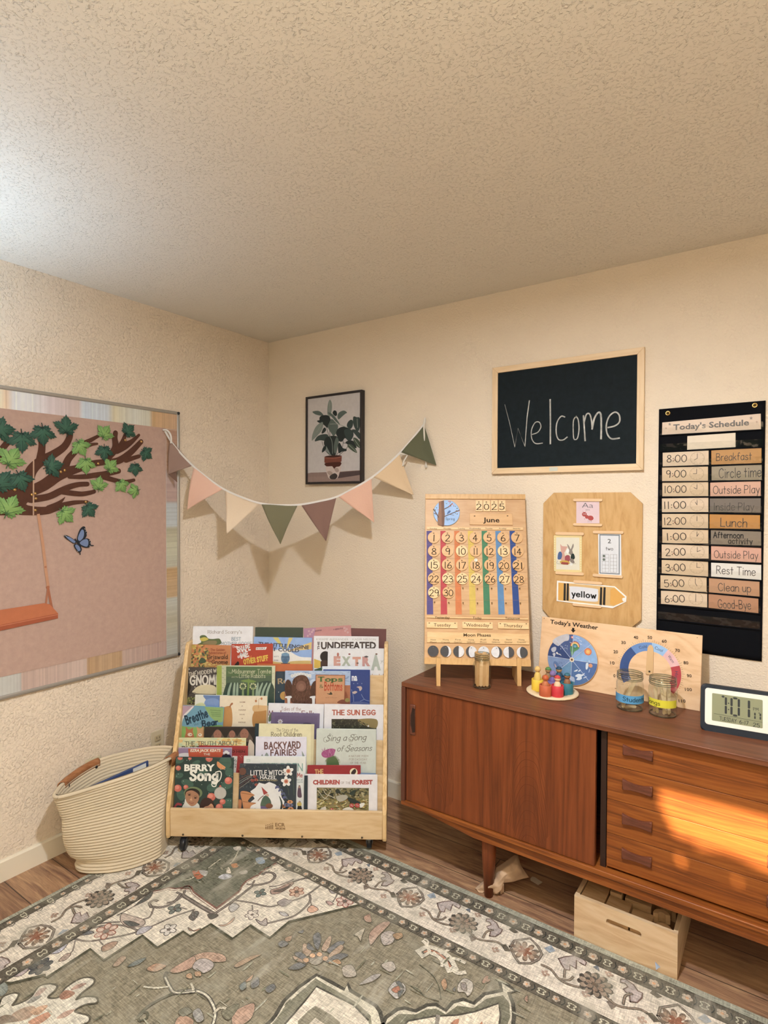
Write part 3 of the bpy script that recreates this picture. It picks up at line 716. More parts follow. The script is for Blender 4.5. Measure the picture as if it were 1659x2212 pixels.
# maple leaves
_h = [(0.02, 0.0), (0.10, -0.02), (0.20, -0.11), (0.25, -0.04), (0.40, -0.10), (0.38, 0.04), (0.53, 0.10), (0.41, 0.17), (0.44, 0.24), (0.56, 0.24), (0.58, 0.33), (0.68, 0.36), (0.66, 0.46), (0.80, 0.62), (0.64, 0.60), (0.61, 0.68), (0.52, 0.63), (0.47, 0.72), (0.38, 0.60), (0.20, 0.46), (0.24, 0.62), (0.34, 0.68), (0.27, 0.76), (0.30, 0.84), (0.19, 0.87), (0.16, 0.97), (0.08, 0.98), (0.0, 1.16)]
LEAF = _h + [(-x, y) for x, y in reversed(_h[:-1])]
def leaf(x, y, ang, size, dark, where):
    c = A.uv((x)*7.375, (y-850)*7.375); a = math.radians(ang-90); ca, sa = math.cos(a), math.sin(a)
    # photographed angle on a wall seen at a slant
    rnd = random.Random(int(x*7+y)); cols = ('#2f4a3c', '#3d5f49', '#1d332b') if dark else ('#6f9350', '#88a75c', '#44623a')
    ce, cm, cv = map(C, cols); lf = 0.006+rnd.uniform(0, 0.004); m = printed('leaf_paper', 0.6, 0.12, 0.3)
    def w_(p, h): 
        u, v = p[0]*size, (p[1]-0.42)*size
        return (BX+0.003+h, c[0]+ca*u-sa*v, c[1]+sa*u+ca*v)
    b = MB(); n = len(LEAF); ctr = (0, 0.34)
    for i in range(n):
        p, q = LEAF[i], LEAF[(i+1) % n]; mp = [((0.45*r[0]), ctr[1]+0.45*(r[1]-ctr[1])) for r in (p, q)]
        for pts, cc in (([w_(ctr, lf), w_(mp[0], lf*0.8), w_(mp[1], lf*0.8)], (cm, cm, cm)), ([w_(mp[0], lf*0.8), w_(p, 0.001), w_(q, 0.001), w_(mp[1], lf*0.8)], (cm, ce, ce, cm))):
            f = b.face(pts[::-1], m, cm, True)
            for l, k in zip(f.loops, cc[::-1]): l[b.cl] = (*k, 1)
    lo_ = b.build('maple_leaf', None, where, 'leaf', 'paper maple leaves')
    vn = MB()
    for tip in ((0, 1.05), (0.66, 0.56), (-0.66, 0.56), (0.42, 0.06), (-0.42, 0.06)):
        for q in ribbon([(0, 0.02), (tip[0]*0.5, 0.02+(tip[1]-0.02)*0.55), (tip[0]*0.93, tip[1]*0.95)], [0.035, 0.022, 0.008]):
            vn.face([w_(p, lf*(1.05-0.75*min(1, math.hypot(p[0], p[1]-0.34)/0.7))+0.0012) for p in q], m, cv)
    st = [(0, 0.03), (0.01, -0.1), (0.03, -0.2)]
    for q in ribbon(st, [0.05, 0.05, 0.06]): vn.face([w_(p, lf*0.6+0.0008) for p in q], m, cv)
    vn.build('leaf_veins', lo_)
LV = [(5, 929, 10, .11, 1, 'dark green paper leaf at the left edge, highest of the left ones'), (46, 952, -88, .118, 1, 'dark green paper leaf pointing down, second from the left on the top twigs'),
 (91, 938, -85, .115, 1, 'dark green paper leaf pointing down above the short upright twig'), (142, 921, 90, .112, 1, 'dark green paper leaf pointing up at the tip of the tall curved twig'),
 (24, 990, 60, .118, 0, 'light green paper leaf pointing up right at the left edge above the trunk'), (113, 1007, 15, .108, 1, 'dark green paper leaf beside the fork above the middle limb'),
 (4, 1040, 55, .118, 1, 'dark green paper leaf cut by the left edge of the view on the trunk'), (43, 1038, -70, .112, 1, 'dark green paper leaf on the trunk left of the hanging cord'),
 (20, 1095, 62, .122, 0, 'light green paper leaf lowest at the left, over the foot of the trunk'), (173, 966, -60, .10, 0, 'light green paper leaf on the slanting twig left of centre'),
 (184, 1004, -85, .098, 0, 'light green paper leaf pointing down below the slanting twig'), (141, 1112, -45, .102, 0, 'light green paper leaf hanging under the lowest twig'),
 (192, 1101, -55, .094, 1, 'dark green paper leaf at the end of the lowest twig above the butterfly'), (226, 935, 60, .094, 0, 'light green paper leaf under the top border, left of the thick upright twig'),
 (277, 930, 45, .09, 1, 'dark green paper leaf at the top right twigs under the border'), (224, 977, -88, .094, 1, 'dark green paper leaf in the middle of the right hand limb'),
 (315, 980, -35, .088, 1, 'dark green paper leaf farthest to the right, beside the pinned twig tip'), (239, 1007, 50, .09, 0, 'light green paper leaf over the right hand limb below a dark one'),
 (291, 1013, -85, .085, 1, 'dark green paper leaf hanging under the right end of the limb'), (213, 1046, 80, .09, 0, 'light green paper leaf between two blunt twig ends'),
 (262, 1049, -60, .085, 0, 'light green paper leaf on the lower right twig'), (288, 1060, 190, .08, 0, 'light green paper leaf below the end of the lower right twig')]
for x, y, a, s_, d, lb in LV:
    leaf(x, y, a, s_*0.62, d, lb)
# swing
mb, A = wallart(BX+0.001, printed('matte_paper', 0.85, 0.06, 0.15), crop=(0, 800, 3.0717), lo=(WY0+0.1, pz0), hi=(py1, pz1))
sw = empty('paper_swing', (BX, A.uv(100, 1650)[0], A.uv(100, 1650)[1]), 'orange paper swing hanging from the branch on the blush paper', 'swing')
A.pline([(223, 598), (222, 960)], 0.005, '#c29a78', False); A.pline([(255, 960), (285, 1160), (305, 1330), (320, 1435)], 0.0115, '#c48a62')
A.pline([(320, 1435), (305, 1545)], 0.008, '#b06c48', False); A.pline([(318, 1440), (335, 1530), (352, 1612)], 0.0095, '#a9623f')
A.pell(317, 1440, 12, 10, '#a9623f'); A.pell(302, 1305, 8, 7, '#b06c48')
mb.build('rope', sw)
mb, A = wallart(BX+0.0022, printed('matte_paper', 0.85, 0.06, 0.15), crop=(0, 800, 3.0717), lo=(WY0+0.1, pz0), hi=(py1, pz1))
A.ppoly([(-330, 1640), (0, 1590), (290, 1545), (330, 1552), (385, 1612), (0, 1690), (-330, 1760)], '#c26a3c'); A.ppoly([(-330, 1760), (0, 1690), (385, 1612), (385, 1645), (0, 1728), (-330, 1800)], '#a9532f')
A.pline([(-330, 1768), (0, 1697), (385, 1620)], 0.003, '#c8744a', False)
mb.build('seat', sw)
# butterfly
mb, A = wallart(BX+0.004, printed('butterfly_card', 0.5, 0.08, 0.3), crop=(0, 800, 3.0717), lo=(WY0+0.1, pz0), hi=(py1, pz1))
DK, BL = '#20252c', '#6d7fa0'
A.ppoly([(510, 1130), (515, 1095), (530, 1055), (550, 1036), (565, 1040), (568, 1060), (577, 1075), (572, 1105), (550, 1130), (520, 1145)], DK, True)
A.ppoly([(517, 1120), (522, 1095), (538, 1062), (552, 1058), (558, 1080), (552, 1110), (530, 1132)], BL, True)
A.ppoly([(508, 1140), (480, 1115), (445, 1095), (424, 1096), (430, 1108), (455, 1128), (488, 1148)], DK, True); A.ppoly([(500, 1135), (470, 1112), (448, 1103), (440, 1106), (462, 1128), (490, 1145)], BL, True)
A.ppoly([(520, 1145), (548, 1122), (580, 1115), (600, 1130), (602, 1155), (590, 1175), (560, 1175), (530, 1160)], DK, True); A.ppoly([(530, 1143), (552, 1125), (576, 1120), (586, 1135), (584, 1160), (572, 1170), (540, 1158)], BL, True)
A.ppoly([(505, 1150), (490, 1160), (500, 1185), (520, 1208), (536, 1205), (543, 1185), (530, 1165)], DK, True); A.ppoly([(506, 1155), (498, 1165), (508, 1185), (524, 1200), (534, 1190), (524, 1166)], BL, True)
A.pline([(592, 1160), (620, 1163)], 0.004, DK, False); A.pline([(528, 1200), (532, 1222)], 0.004, DK, False); A.pline([(498, 1120), (535, 1170)], 0.005, DK, False)
for x, y in ((570, 1070), (562, 1052), (575, 1085), (595, 1130), (600, 1145), (596, 1165), (440, 1102), (432, 1098), (515, 1200)): A.pell(x, y, 2.5, 2.5, '#c9c4b8', n=8)
mb.build('paper_butterfly', None, 'blue paper butterfly with black edged wings on the blush paper', 'butterfly')
# wall outlets
def outlet(name, y, z, lab):
    o = empty(name, (0, y, z-0.057), lab, 'outlet')
    MB().use(paint('#cdbb98', 0.4)).box((0, y-0.036, z-0.057), (0.005, y+0.036, z+0.057), bevel=0.003).build('cover_plate', o)
    for dz in (-0.02, 0.02):
        s_ = MB().use(paint('#bba67f', 0.45)).box((0.004, y-0.017, z+dz-0.014), (0.0075, y+0.017, z+dz+0.014), bevel=0.004).build('socket', o)
        b = MB().use(M_BLK)
        for dy in (-0.007, 0.007): b.box((0.0076, y+dy-0.001, z+dz-0.003), (0.0079, y+dy+0.001, z+dz+0.007))
        b.build('slot', s_)
    return o
outlet('wall_outlet', -0.745, 0.318, 'cream wall outlet above the basket beside the book display')
o = outlet('wall_outlet', -1.066, 0.300, 'cream wall outlet with a plug in adapter behind the basket handle')
MB().use(paint('#d2c4a0', 0.4)).box((0.008, -1.098, 0.255), (0.034, -1.034, 0.340), bevel=0.006).build('adapter', o)
MB().use(paint('#c9b88e', 0.4)).prism([(0.030, -1.098, 0.300), (0.030, -1.070, 0.352), (0.030, -1.034, 0.352), (0.030, -1.034, 0.26), (0.030, -1.098, 0.26)], (0.006, 0, 0), bevel=0.002).build('adapter', o)
# ---------------------------------------------------------------- things hung on the back wall
def Q(p, y=-0.01): q = on(p[0], p[1], 1, y); return q[0], q[2]
def wall2(y, mat=None, crop=(0, 0, 1), lo=None, hi=None):
    mb = MB(); return mb, Art(mb, (0, y, 0), (1, 0, 0), (0, 0, 1), lo, hi, mat or printed(), crop=crop)
# framed plant print
fr_ = empty('framed_picture', (0.52, 0, 1.60), 'black framed print of a leafy plant in a clay pot, near the corner', 'picture')
X0, X1, Z0, Z1 = 0.321, 0.712, 1.598, 2.083; YF = -0.030
b = MB().use(paint('#26201f', 0.4))
for lo, hi in (((X0, Z0), (X0+0.011, Z1)), ((X1-0.011, Z0), (X1, Z1)), ((X0+0.011, Z0), (X1-0.011, Z0+0.011)), ((X0+0.011, Z1-0.011), (X1-0.011, Z1))):
    b.box((lo[0], YF, lo[1]), (hi[0], -0.002, hi[1]), bevel=0.001)
b.build('frame', fr_)
lo_, hi_ = (X0+0.012, Z0+0.012), (X1-0.012, Z1-0.012)
mb, A = wall2(YF+0.006, printed('canvas_print', 0.7, 0.08, 0.2), (650, 830, 9.62), lo_, hi_)
A.fill('#c2b8ae'); A.ppoly([(100, 1860), (200, 1838), (520, 1828), (860, 1812), (1420, 1770), (1420, 2150), (100, 2150)], '#8f7568')
A.ppoly([(100, 1930), (1420, 1880), (1420, 2150), (100, 2150)], '#957a6c'); A.ppoly([(760, 1860), (860, 1822), (1400, 1795), (1400, 1850), (1000, 1920), (740, 1950)], '#55433f', True)
A.ppoly([(530, 1700), (820, 1690), (800, 1850), (760, 1950), (690, 1975), (600, 1965), (555, 1900)], '#c9b3a4', True)
for q in ([(545, 1830), (600, 1800), (660, 1850), (610, 1900)], [(600, 1910), (700, 1850), (760, 1900), (720, 1970), (620, 1970)], [(690, 1760), (760, 1740), (790, 1800), (740, 1830)]): A.ppoly(q, '#a9907f' if q[0][0] != 600 else '#3f3733', True)
A.ppoly([(490, 1510), (850, 1490), (845, 1600), (822, 1625), (812, 1700), (730, 1720), (690, 1760), (650, 1700), (530, 1705), (510, 1640), (488, 1625)], '#7c4130')
A.ppoly([(510, 1640), (820, 1620), (812, 1700), (730, 1720), (690, 1750), (650, 1705), (530, 1705)], '#51291f', True); A.pell(668, 1498, 178, 22, '#4a2a20'); A.pline([(500, 1530), (660, 1535), (780, 1525), (840, 1500)], 0.004, '#9c5a42')
G = ('#2b3330', '#3b4741', '#59655a', '#7d8578', '#46523f')
for st in ([(690, 1470), (640, 1200), (560, 1000), (540, 900)], [(600, 1470), (520, 1390), (470, 1290), (440, 1190)], [(740, 1470), (860, 1300), (880, 1180)], [(800, 1470), (950, 1330), (1000, 1230)], [(650, 1470), (600, 1000), (590, 760)], [(880, 1220), (980, 1225), (1080, 1210)]): A.pline(st, 0.003, '#3a4038')
for q, c in (([(548, 580), (560, 420), (600, 322), (640, 380), (648, 480), (630, 600), (600, 690), (565, 650)], 3), ([(240, 575), (300, 555), (370, 556), (430, 590), (470, 650), (400, 652), (300, 625)], 2), ([(390, 690), (440, 650), (560, 648), (620, 740), (570, 880), (540, 900), (470, 840), (350, 785), (345, 755), (385, 745)], 0),
    ([(660, 600), (690, 545), (740, 565), (750, 640), (710, 660)], 0), ([(770, 620), (820, 570), (900, 548), (960, 590), (930, 610), (870, 660), (790, 730), (762, 690)], 2), ([(560, 590), (640, 610), (720, 690), (810, 830), (740, 790), (660, 700)], 2),
    ([(230, 1170), (240, 1050), (300, 900), (390, 810), (455, 790), (460, 880), (420, 980), (350, 1060), (270, 1140)], 3), ([(430, 1020), (460, 930), (500, 900), (525, 950), (480, 1010)], 0), ([(560, 890), (590, 800), (640, 720), (720, 790), (775, 870), (740, 1000), (680, 1075), (620, 1000)], 2),
    ([(290, 1185), (340, 1090), (430, 1045), (540, 1040), (570, 1090), (500, 1170), (400, 1165)], 1), ([(960, 880), (970, 800), (1030, 740), (1080, 760), (1080, 860), (1030, 930)], 1), ([(1085, 700), (1110, 668), (1160, 685), (1215, 690), (1235, 770), (1225, 900), (1190, 975), (1130, 930), (1090, 820)], 1),
    ([(730, 1020), (780, 920), (900, 880), (1000, 920), (1080, 980), (1090, 1080), (1010, 1190), (920, 1120), (860, 1190), (790, 1180), (760, 1090)], 0), ([(900, 960), (1000, 930), (1080, 1000), (1080, 1090), (1010, 1190), (930, 1090)], 1), ([(1060, 950), (1150, 950), (1230, 1030), (1225, 1140), (1150, 1070)], 1),
    ([(480, 1210), (520, 1110), (620, 1075), (740, 1080), (790, 1160), (760, 1330), (720, 1470), (620, 1470), (540, 1400), (500, 1300)], 0), ([(520, 1280), (560, 1340), (620, 1470), (560, 1420), (515, 1340)], 3), ([(690, 1250), (740, 1100), (785, 1170), (760, 1320), (730, 1440), (690, 1400)], 2), ([(440, 1420), (460, 1320), (520, 1270), (515, 1360)], 0),
    ([(770, 1300), (800, 1210), (850, 1290), (880, 1330), (950, 1350), (940, 1390), (860, 1400), (790, 1430)], 0), ([(930, 1210), (1000, 1170), (1090, 1180), (1140, 1260), (1150, 1330), (1000, 1270)], 0), ([(970, 1290), (1010, 1240), (1100, 1290), (1170, 1420), (1080, 1390)], 4), ([(1090, 1120), (1150, 1120), (1220, 1190), (1250, 1320), (1190, 1310), (1120, 1240)], 4)):
    A.ppoly(q, G[c], True)
for v in ([(600, 1080), (650, 1200), (660, 1440)], [(595, 340), (600, 560)], [(1170, 720), (1180, 900)], [(450, 800), (330, 1000)], [(1110, 1140), (1220, 1300)], [(1000, 1260), (1150, 1400)], [(610, 830), (770, 830), (960, 900)]): A.pline(v, 0.003, '#8d9383')
mb.build('print', fr_)
# chalkboard
cb = empty('chalkboard', (1.755, 0, 1.625), 'black chalkboard with Welcome chalked on it in a pale wood frame', 'chalkboard')
M_PINE = wood('pale_pine', ('#d8b583', '#e3c295', '#e8cb9f'), 'x', 0.5, 16, 40, 0.12)
M_PINEV = wood('pale_pine_upright', ('#d8b583', '#e3c295', '#e8cb9f'), 'z', 0.5, 16, 40, 0.12)
X0, X1, Z0, Z1 = 1.436, 2.068, 1.628, 2.103; t_ = 0.026; YC = -0.020
for m_, q in ((M_PINE, [(X0, Z1), (X1, Z1), (X1-t_, Z1-t_), (X0+t_, Z1-t_)]), (M_PINE, [(X0, Z0), (X0+t_, Z0+t_), (X1-t_, Z0+t_), (X1, Z0)]),
              (M_PINEV, [(X0, Z0), (X0, Z1), (X0+t_, Z1-t_), (X0+t_, Z0+t_)]), (M_PINEV, [(X1, Z0), (X1-t_, Z0+t_), (X1-t_, Z1-t_), (X1, Z1)])):
    MB().use(m_).prism([(x, YC, z) for x, z in q], (0, -YC-0.001, 0), bevel=0.002).build('frame_rail', cb)
mb, A = wall2(YC+0.006, printed('slate', 0.75, 0.25, 0.12), (1040, 730, 4.3658), (X0+0.02, Z0+0.02), (X1-0.02, Z1-0.02))
A.fill('#1b2325')
slate = mb.build('slate', cb)
mb, A = wall2(YC+0.0055, printed('chalk', 0.95, 0.5, 0.05), (1040, 730, 4.3658))
CH = '#b9b3a2'
for st, w_ in (([(220, 628), (265, 800), (315, 1030), (345, 852), (410, 1025), (430, 750), (452, 592)], (.0016, .0022, .0032, .0032, .0042, .0044, .0044)), ([(470, 912), (530, 890), (560, 840), (545, 795), (505, 800), (472, 870), (475, 950), (510, 995), (575, 992)], .0042), ([(648, 582), (650, 780), (650, 997)], .0062),
    ([(785, 745), (750, 740), (712, 800), (705, 890), (725, 955), (770, 962), (808, 935)], .005), ([(895, 740), (868, 780), (866, 900), (875, 955), (905, 945), (920, 860), (912, 770), (890, 742)], .0046), ([(962, 735), (970, 850), (978, 968)], .006), ([(968, 800), (990, 722), (1020, 718), (1038, 780), (1044, 858)], .0056), ([(1044, 858), (1065, 760), (1100, 705), (1125, 720), (1130, 830), (1128, 950)], .007), ([(1195, 845), (1260, 828), (1302, 790), (1298, 725), (1258, 700), (1205, 740), (1178, 820), (1185, 900), (1225, 950), (1300, 945)], .0058)):
    P = [A.uv(*p) for p in st]
    if isinstance(w_, tuple): A.put(ribbon(P, list(w_)), CH)
    else: A.line(P, w_, CH)
mb.build('chalk_writing', slate)
MB().use(paint('#c9c6b0', 0.2)).box((1.70, YC-0.0006, Z0+0.006), (1.735, YC, Z0+0.022)).build('clear_tape', cb)
# ---------------------------------------------------------------- pocket chart with its schedule cards
M_NYL = paint('#080d10', 0.85, spec=0.12, bump=0.0006, bscale=30)
X0, X1, Z0, Z1 = 2.119, 2.460, 0.945, 1.860
pc = empty('pocket_chart', (2.29, 0, Z0), 'long black pocket chart with clear pockets of schedule cards on the wall', 'pocket chart')
def sheet(u, v): return (X0+(X1-X0)*u, -0.0035-0.0012*math.sin(u*9+v*5), Z0+(Z1-Z0)*v)
MB().grid(sheet, 24, 48, M_NYL).build('backing', pc, mods=[('SOLIDIFY', {'thickness': 0.002, 'offset': 0})])
for x, y in ((1442.5, 892.5), (1630.5, 875.5)):
    q = on(x, y, 1, -0.006); MB().use(paint('#c8a25c', 0.25, 0.9)).lathe([(0.0085, 0), (0.0092, 0.0015), (0.0075, 0.0035), (0.0045, 0.003), (0.0045, 0.0)], (q[0], -0.004, q[2]), seg=20, axis=(0, -1, 0)).build('grommet', pc)
    MB().use(paint('#7a6238', 0.3, 0.8)).lathe([(0.0045, 0), (0.0035, 0.006), (0, 0.007)], (q[0], -0.004, q[2]), seg=12, axis=(0, -1, 0)).build('hanging_screw', pc)
SCROP = (1400, 850, 3.749); M_CARD = printed('card_stock', 0.45, 0.04, 0.3)
CLEAR = glassy('clear_vinyl', (0.97, 0.97, 0.96), 0.22, 0.06, 0.0035, 22)
def card(name, px, fillc, label, cat, draw, y=-0.0072, group=None):
    """px: crop corners TL, TR, BR, BL of the visible card"""
    mb, A = wall2(y, M_CARD, SCROP)
    P = [A.uv(*p) for p in px]; mb.prism([(p[0], y+0.0004, p[1]) for p in P], (0, 0.0006, 0), M_CARD, col=C(fillc))
    A.lo = (min(p[0] for p in P)+0.001, min(p[1] for p in P)); A.hi = (max(p[0] for p in P)-0.001, max(p[1] for p in P))
    r_ = [P[0]+(P[1]-P[0])*0.012, P[1]-(P[1]-P[0])*0.012, P[2]-(P[2]-P[3])*0.012, P[3]+(P[2]-P[3])*0.012]
    A.put([r_], fillc); draw(A)
    return mb.build(name, None, label, cat, group)
INK = '#45403b'; SKIN = '#d8b892'
def hdr(A):
    A.ptext("Today's Schedule", 203, 296, 818, 256, 46, '#6e655c', font='b', bold=1.4)
    for x, y, r_, c in ((175, 249, 14, '#8a7a6a'), (145, 281, 9, '#b0876a'), (180, 302, 8, '#d9b79a'), (834, 200, 16, '#8f7f70'), (880, 230, 11, '#c29c80')):
        A.ppoly([(x+(r_ if k % 2 == 0 else r_*0.42)*math.sin(k*math.pi/5), y-(r_ if k % 2 == 0 else r_*0.42)*math.cos(k*math.pi/5)) for k in range(10)], c)
card('title_card', [(115, 235), (912, 163), (914, 290), (112, 335)], '#dcbf9f', "long peach title card reading Today's Schedule, top of the pocket chart", 'card', hdr)
card('blank_card', [(318, 345), (708, 318), (708, 434), (316, 456)], '#e0cbaa', 'blank cream card under the schedule title', 'card', lambda A: None)
ROWS = [('8:00', 480, 590, 462, 577, '#bd853e', 'Breakfast', (8, 0)), ('9:00', 598, 710, 590, 706, '#9b8a6c', 'Circle time', (9, 0)), ('10:00', 722, 833, 718, 831, '#d4a081', 'Outside Play', (10, 0)), ('11:00', 850, 962, 846, 958, '#76695a', 'Inside Play', (11, 0)), ('12:00', 975, 1090, 978, 1092, '#bd7f30', 'Lunch', (12, 0)),
        ('1:00', 1100, 1213, 1106, 1218, '#857560', 'Afternoon activity', (1, 0)), ('2:00', 1222, 1335, 1233, 1346, '#d49c80', 'Outside Play', (2, 0)), ('3:00', 1348, 1456, 1362, 1474, '#dcd3c2', 'Rest Time', (3, 0)), ('5:00', 1472, 1580, 1493, 1606, '#bd8a60', 'Clean up', (5, 0)), ('6:00', 1597, 1703, 1620, 1732, '#b57f58', 'Good-Bye', (6, 0))]
RX_ = [(512, 918, 462, 436, 577, 563), (514, 920, 593, 573, 704, 700), (503, 912, 722, 708, 832, 830), (500, 912, 850, 848, 960, 965), (498, 906, 978, 985, 1092, 1097), (508, 915, 1104, 1118, 1220, 1232), (510, 916, 1232, 1250, 1347, 1370), (510, 916, 1370, 1388, 1482, 1510), (493, 902, 1495, 1525, 1610, 1645), (490, 893, 1622, 1662, 1735, 1780)]
TXT = [[('Breakfast', 553, 545, 838, 535, 58)], [('Circle time', 575, 685, 915, 672, 76)], [('Outside Play', 528, 812, 900, 806, 62)], [('Inside Play', 530, 945, 855, 945, 58)], [('Lunch', 588, 1076, 800, 1082, 68)], [('Afternoon', 530, 1168, 772, 1172, 46), ('activity', 650, 1214, 845, 1220, 44)], [('Outside Play', 536, 1330, 888, 1340, 58)], [('Rest Time', 555, 1458, 868, 1476, 62)], [('Clean up', 570, 1598, 832, 1608, 62)], [('Good-Bye', 568, 1736, 832, 1748, 68)]]
XL = [(118, 490), (113, 485), (115, 487), (112, 488), (113, 487), (115, 487), (110, 490), (110, 486), (100, 474), (104, 478)]
for i, (t, a0, a1, b0, b1, colr, act, hh) in enumerate(ROWS):
    x0, x1 = XL[i]
    def dr(A, t=t, a0=a0, a1=a1, b0=b0, hh=hh, x0=x0, x1=x1):
        ym = (a0+a1+b0+b1)/4; h = 56; xr = x0+190
        nw = {4: 155, 5: 175}[len(t)]
        A.ptext(t, xr-nw, ym+h/2+2, xr+3, ym+h/2-2, h, '#3a322b', font='h', bold=0)
        cx_ = x1-92; c = A.uv(cx_, ym-2); r_ = np.linalg.norm(A.uv(cx_, ym-52)-c)
        A.line([c+np.array([math.cos(k*math.pi/12), math.sin(k*math.pi/12)])*r_ for k in range(24)], 0.0009, '#a0825e', closed=True)
        for k in range(12):
            d = np.array([math.cos(k*math.pi/6), math.sin(k*math.pi/6)]); A.line([c+d*r_*0.8, c+d*r_*0.92], 0.0009, '#a0825e', False)
        a = math.radians(90-hh[0]*30); A.line([c, c+np.array([math.cos(a), math.sin(a)])*r_*0.5], 0.0018, INK, False); A.line([c, c+np.array([0, r_*0.72])], 0.0016, INK, False)
        A.pell(xr-nw*0.62 if len(t) == 4 else xr-nw*0.5, ym+12, 5, 5, '#a5604a', n=10)
    card('time_card', [(x0, a0), (x1, b0 if i < 1 else a0-(6 if i < 4 else 0)+(0 if i < 7 else 8)), (x1, b1 if i < 1 else a1-(4 if i < 4 else 0)+(2 if i < 7 else 30)), (x0, a1)], '#d3b48a' if i % 3 else '#d8bb96', 'tan card handwritten %s with a small clock face, in the pocket chart' % t, 'card', dr, group='time cards in the pocket chart')
    rx = RX_[i]
    def da(A, i=i):
        for (s_, xl, yl, xr, yr, cp) in TXT[i]: A.ptext(s_, xl, yl, xr, yr, cp, INK if i != 5 else '#2c2824', font='h', bold=-0.2 if i != 5 else 1.6)
    row = ['first', 'second', 'third', 'fourth', 'fifth', 'sixth', 'seventh', 'eighth', 'ninth', 'tenth'][i]
    card('activity_card', [(rx[0], rx[2]), (rx[1], rx[3]), (rx[1], rx[5]), (rx[0], rx[4])], colr, 'coloured card handwritten %s in the %s row of the pocket chart' % (act, row), 'card', da, group='activity cards in the pocket chart')
# clear pocket fronts
for i, (yl, yr, hh_) in enumerate([(332, 296, 60), (470, 432, 62)]+[(ROWS[k][2]+4, RX_[k][5]+5, 58) for k in range(10)]+[(1828, 1912, 62)]):
    mb, A = wall2(-0.0098)
    A.crop = SCROP; q = [A.uv(104, yl-hh_), A.uv(922, yr-hh_), A.uv(922, yr), A.uv(104, yl)]
    z1 = (q[0][1]+q[1][1])/2; z0 = (q[2][1]+q[3][1])/2
    rnd = random.Random(i)
    def pk(u, v, z0=z0, z1=z1, ph=rnd.uniform(0, 6)): return (X0+0.006+(X1-X0-0.012)*u, -0.0088-0.0016*v-0.0010*math.sin(u*11+ph)*v-0.0007*math.sin(u*23+ph*2+v*3)*v, z0+(z1-z0)*v)
    b = MB().grid(pk, 40, 6, CLEAR); b.build('clear_pocket', pc)
    MB().use(M_NYL).box((X0+0.004, -0.0105, z0-0.0028), (X1-0.004, -0.0045, z0+0.0008)).build('seam', pc)

# ---------------------------------------------------------------- octagon cornered plywood letter board
M_PLY = wood('birch_plywood', ('#b98a50', '#c99d63', '#d2a96f'), 'z', 0.45, 3.2, 20, 0.2, coarse=7, spec=0.4)
M_STK = paint('#e0b98a', 0.5)
X0, X1, Z0, Z1, k_ = 1.672, 2.066, 1.000, 1.543, 0.045
lb = empty('letter_board', ((X0+X1)/2, 0, Z0), 'plywood board with cut corners holding four learning cards', 'board')
MB().use(M_PLY).prism([(X0+k_, -0.014, Z0), (X1-k_, -0.014, Z0), (X1, -0.014, Z0+k_), (X1, -0.014, Z1-k_), (X1-k_, -0.014, Z1), (X0+k_, -0.014, Z1), (X0, -0.014, Z1-k_), (X0, -0.014, Z0+k_)], (0, 0.012, 0), bevel=0.002).build('panel', lb)
LC = (1150, 1050, 6.144)
mbx, AL = wall2(-0.014, crop=LC)
for x0, y0, x1, y1, h in ((545, 185, 935, 187, 36), (545, 508, 932, 518, 36), (310, 628, 690, 636, 40), (310, 1148, 688, 1168, 38), (806, 610, 1215, 617, 38), (804, 1180, 1205, 1206, 38), (548, 1264, 932, 1292, 38), (536, 1568, 922, 1604, 34)):
    a, b_ = AL.uv(x0, y0), AL.uv(x1, y1); hh_ = np.linalg.norm(AL.uv(x0, y0-h/2)-AL.uv(x0, y0)); e = (b_-a)/np.linalg.norm(b_-a); n_ = np.array([-e[1], e[0]])
    L = []
    for c_, s0 in ((b_-e*hh_, -90), (a+e*hh_, 90)):
        for t_ in range(7):
            g = math.radians(s0+30*t_); L.append(c_+hh_*(math.cos(g)*e+math.sin(g)*n_))
    MB().use(M_STK).prism([(p[0], -0.0205, p[1]) for p in L], (0, 0.0045, 0), bevel=0.0008).build('craft_stick_ledge', lb)
def lcard(name, px, base, label, draw):
    mb, A = wall2(-0.0165, M_CARD, LC); P = [A.uv(*p) for p in px]
    mb.prism([(p[0], -0.0163, p[1]) for p in P], (0, 0.0014, 0), M_CARD, col=C(base)); A.put([P], base); draw(A)
    mb.build(name, None, label, 'card')
def d1(A):
    A.ptext('Aa', 658, 286, 806, 290, 70, '#5f5c5c', bold=-0.5); A.ptext('ant', 706, 322, 762, 324, 22, '#7a7272', bold=0)
    R, D = '#b5433c', '#8f322d'
    A.ppoly([(735, 405), (760, 392), (795, 398), (812, 425), (800, 450), (765, 455), (738, 435)], R, True); A.ppoly([(700, 395), (730, 385), (748, 410), (730, 432), (705, 425)], R, True); A.pell(690, 375, 32, 30, R); A.pell(700, 372, 6, 8, '#f0ece6'); A.pell(678, 372, 5, 7, '#f0ece6'); A.pell(701, 374, 3, 4, '#222222'); A.pell(678, 374, 3, 4, '#222222')
    for x in (742, 762, 782): A.pline([(x, 448), (x+2, 475), (x-8, 476)], 0.0007, '#5a3530', False)
    A.pline([(700, 425), (688, 438), (700, 442)], 0.0007, D); A.pline([(682, 348), (672, 335), (664, 328)], 0.0006, D); A.pline([(700, 346), (712, 334)], 0.0006, D)
lcard('alphabet_card', [(583, 205), (888, 208), (890, 495), (583, 492)], '#dcbcb8', 'pink card with the letters Aa and a red ant, top of the plywood board', d1)
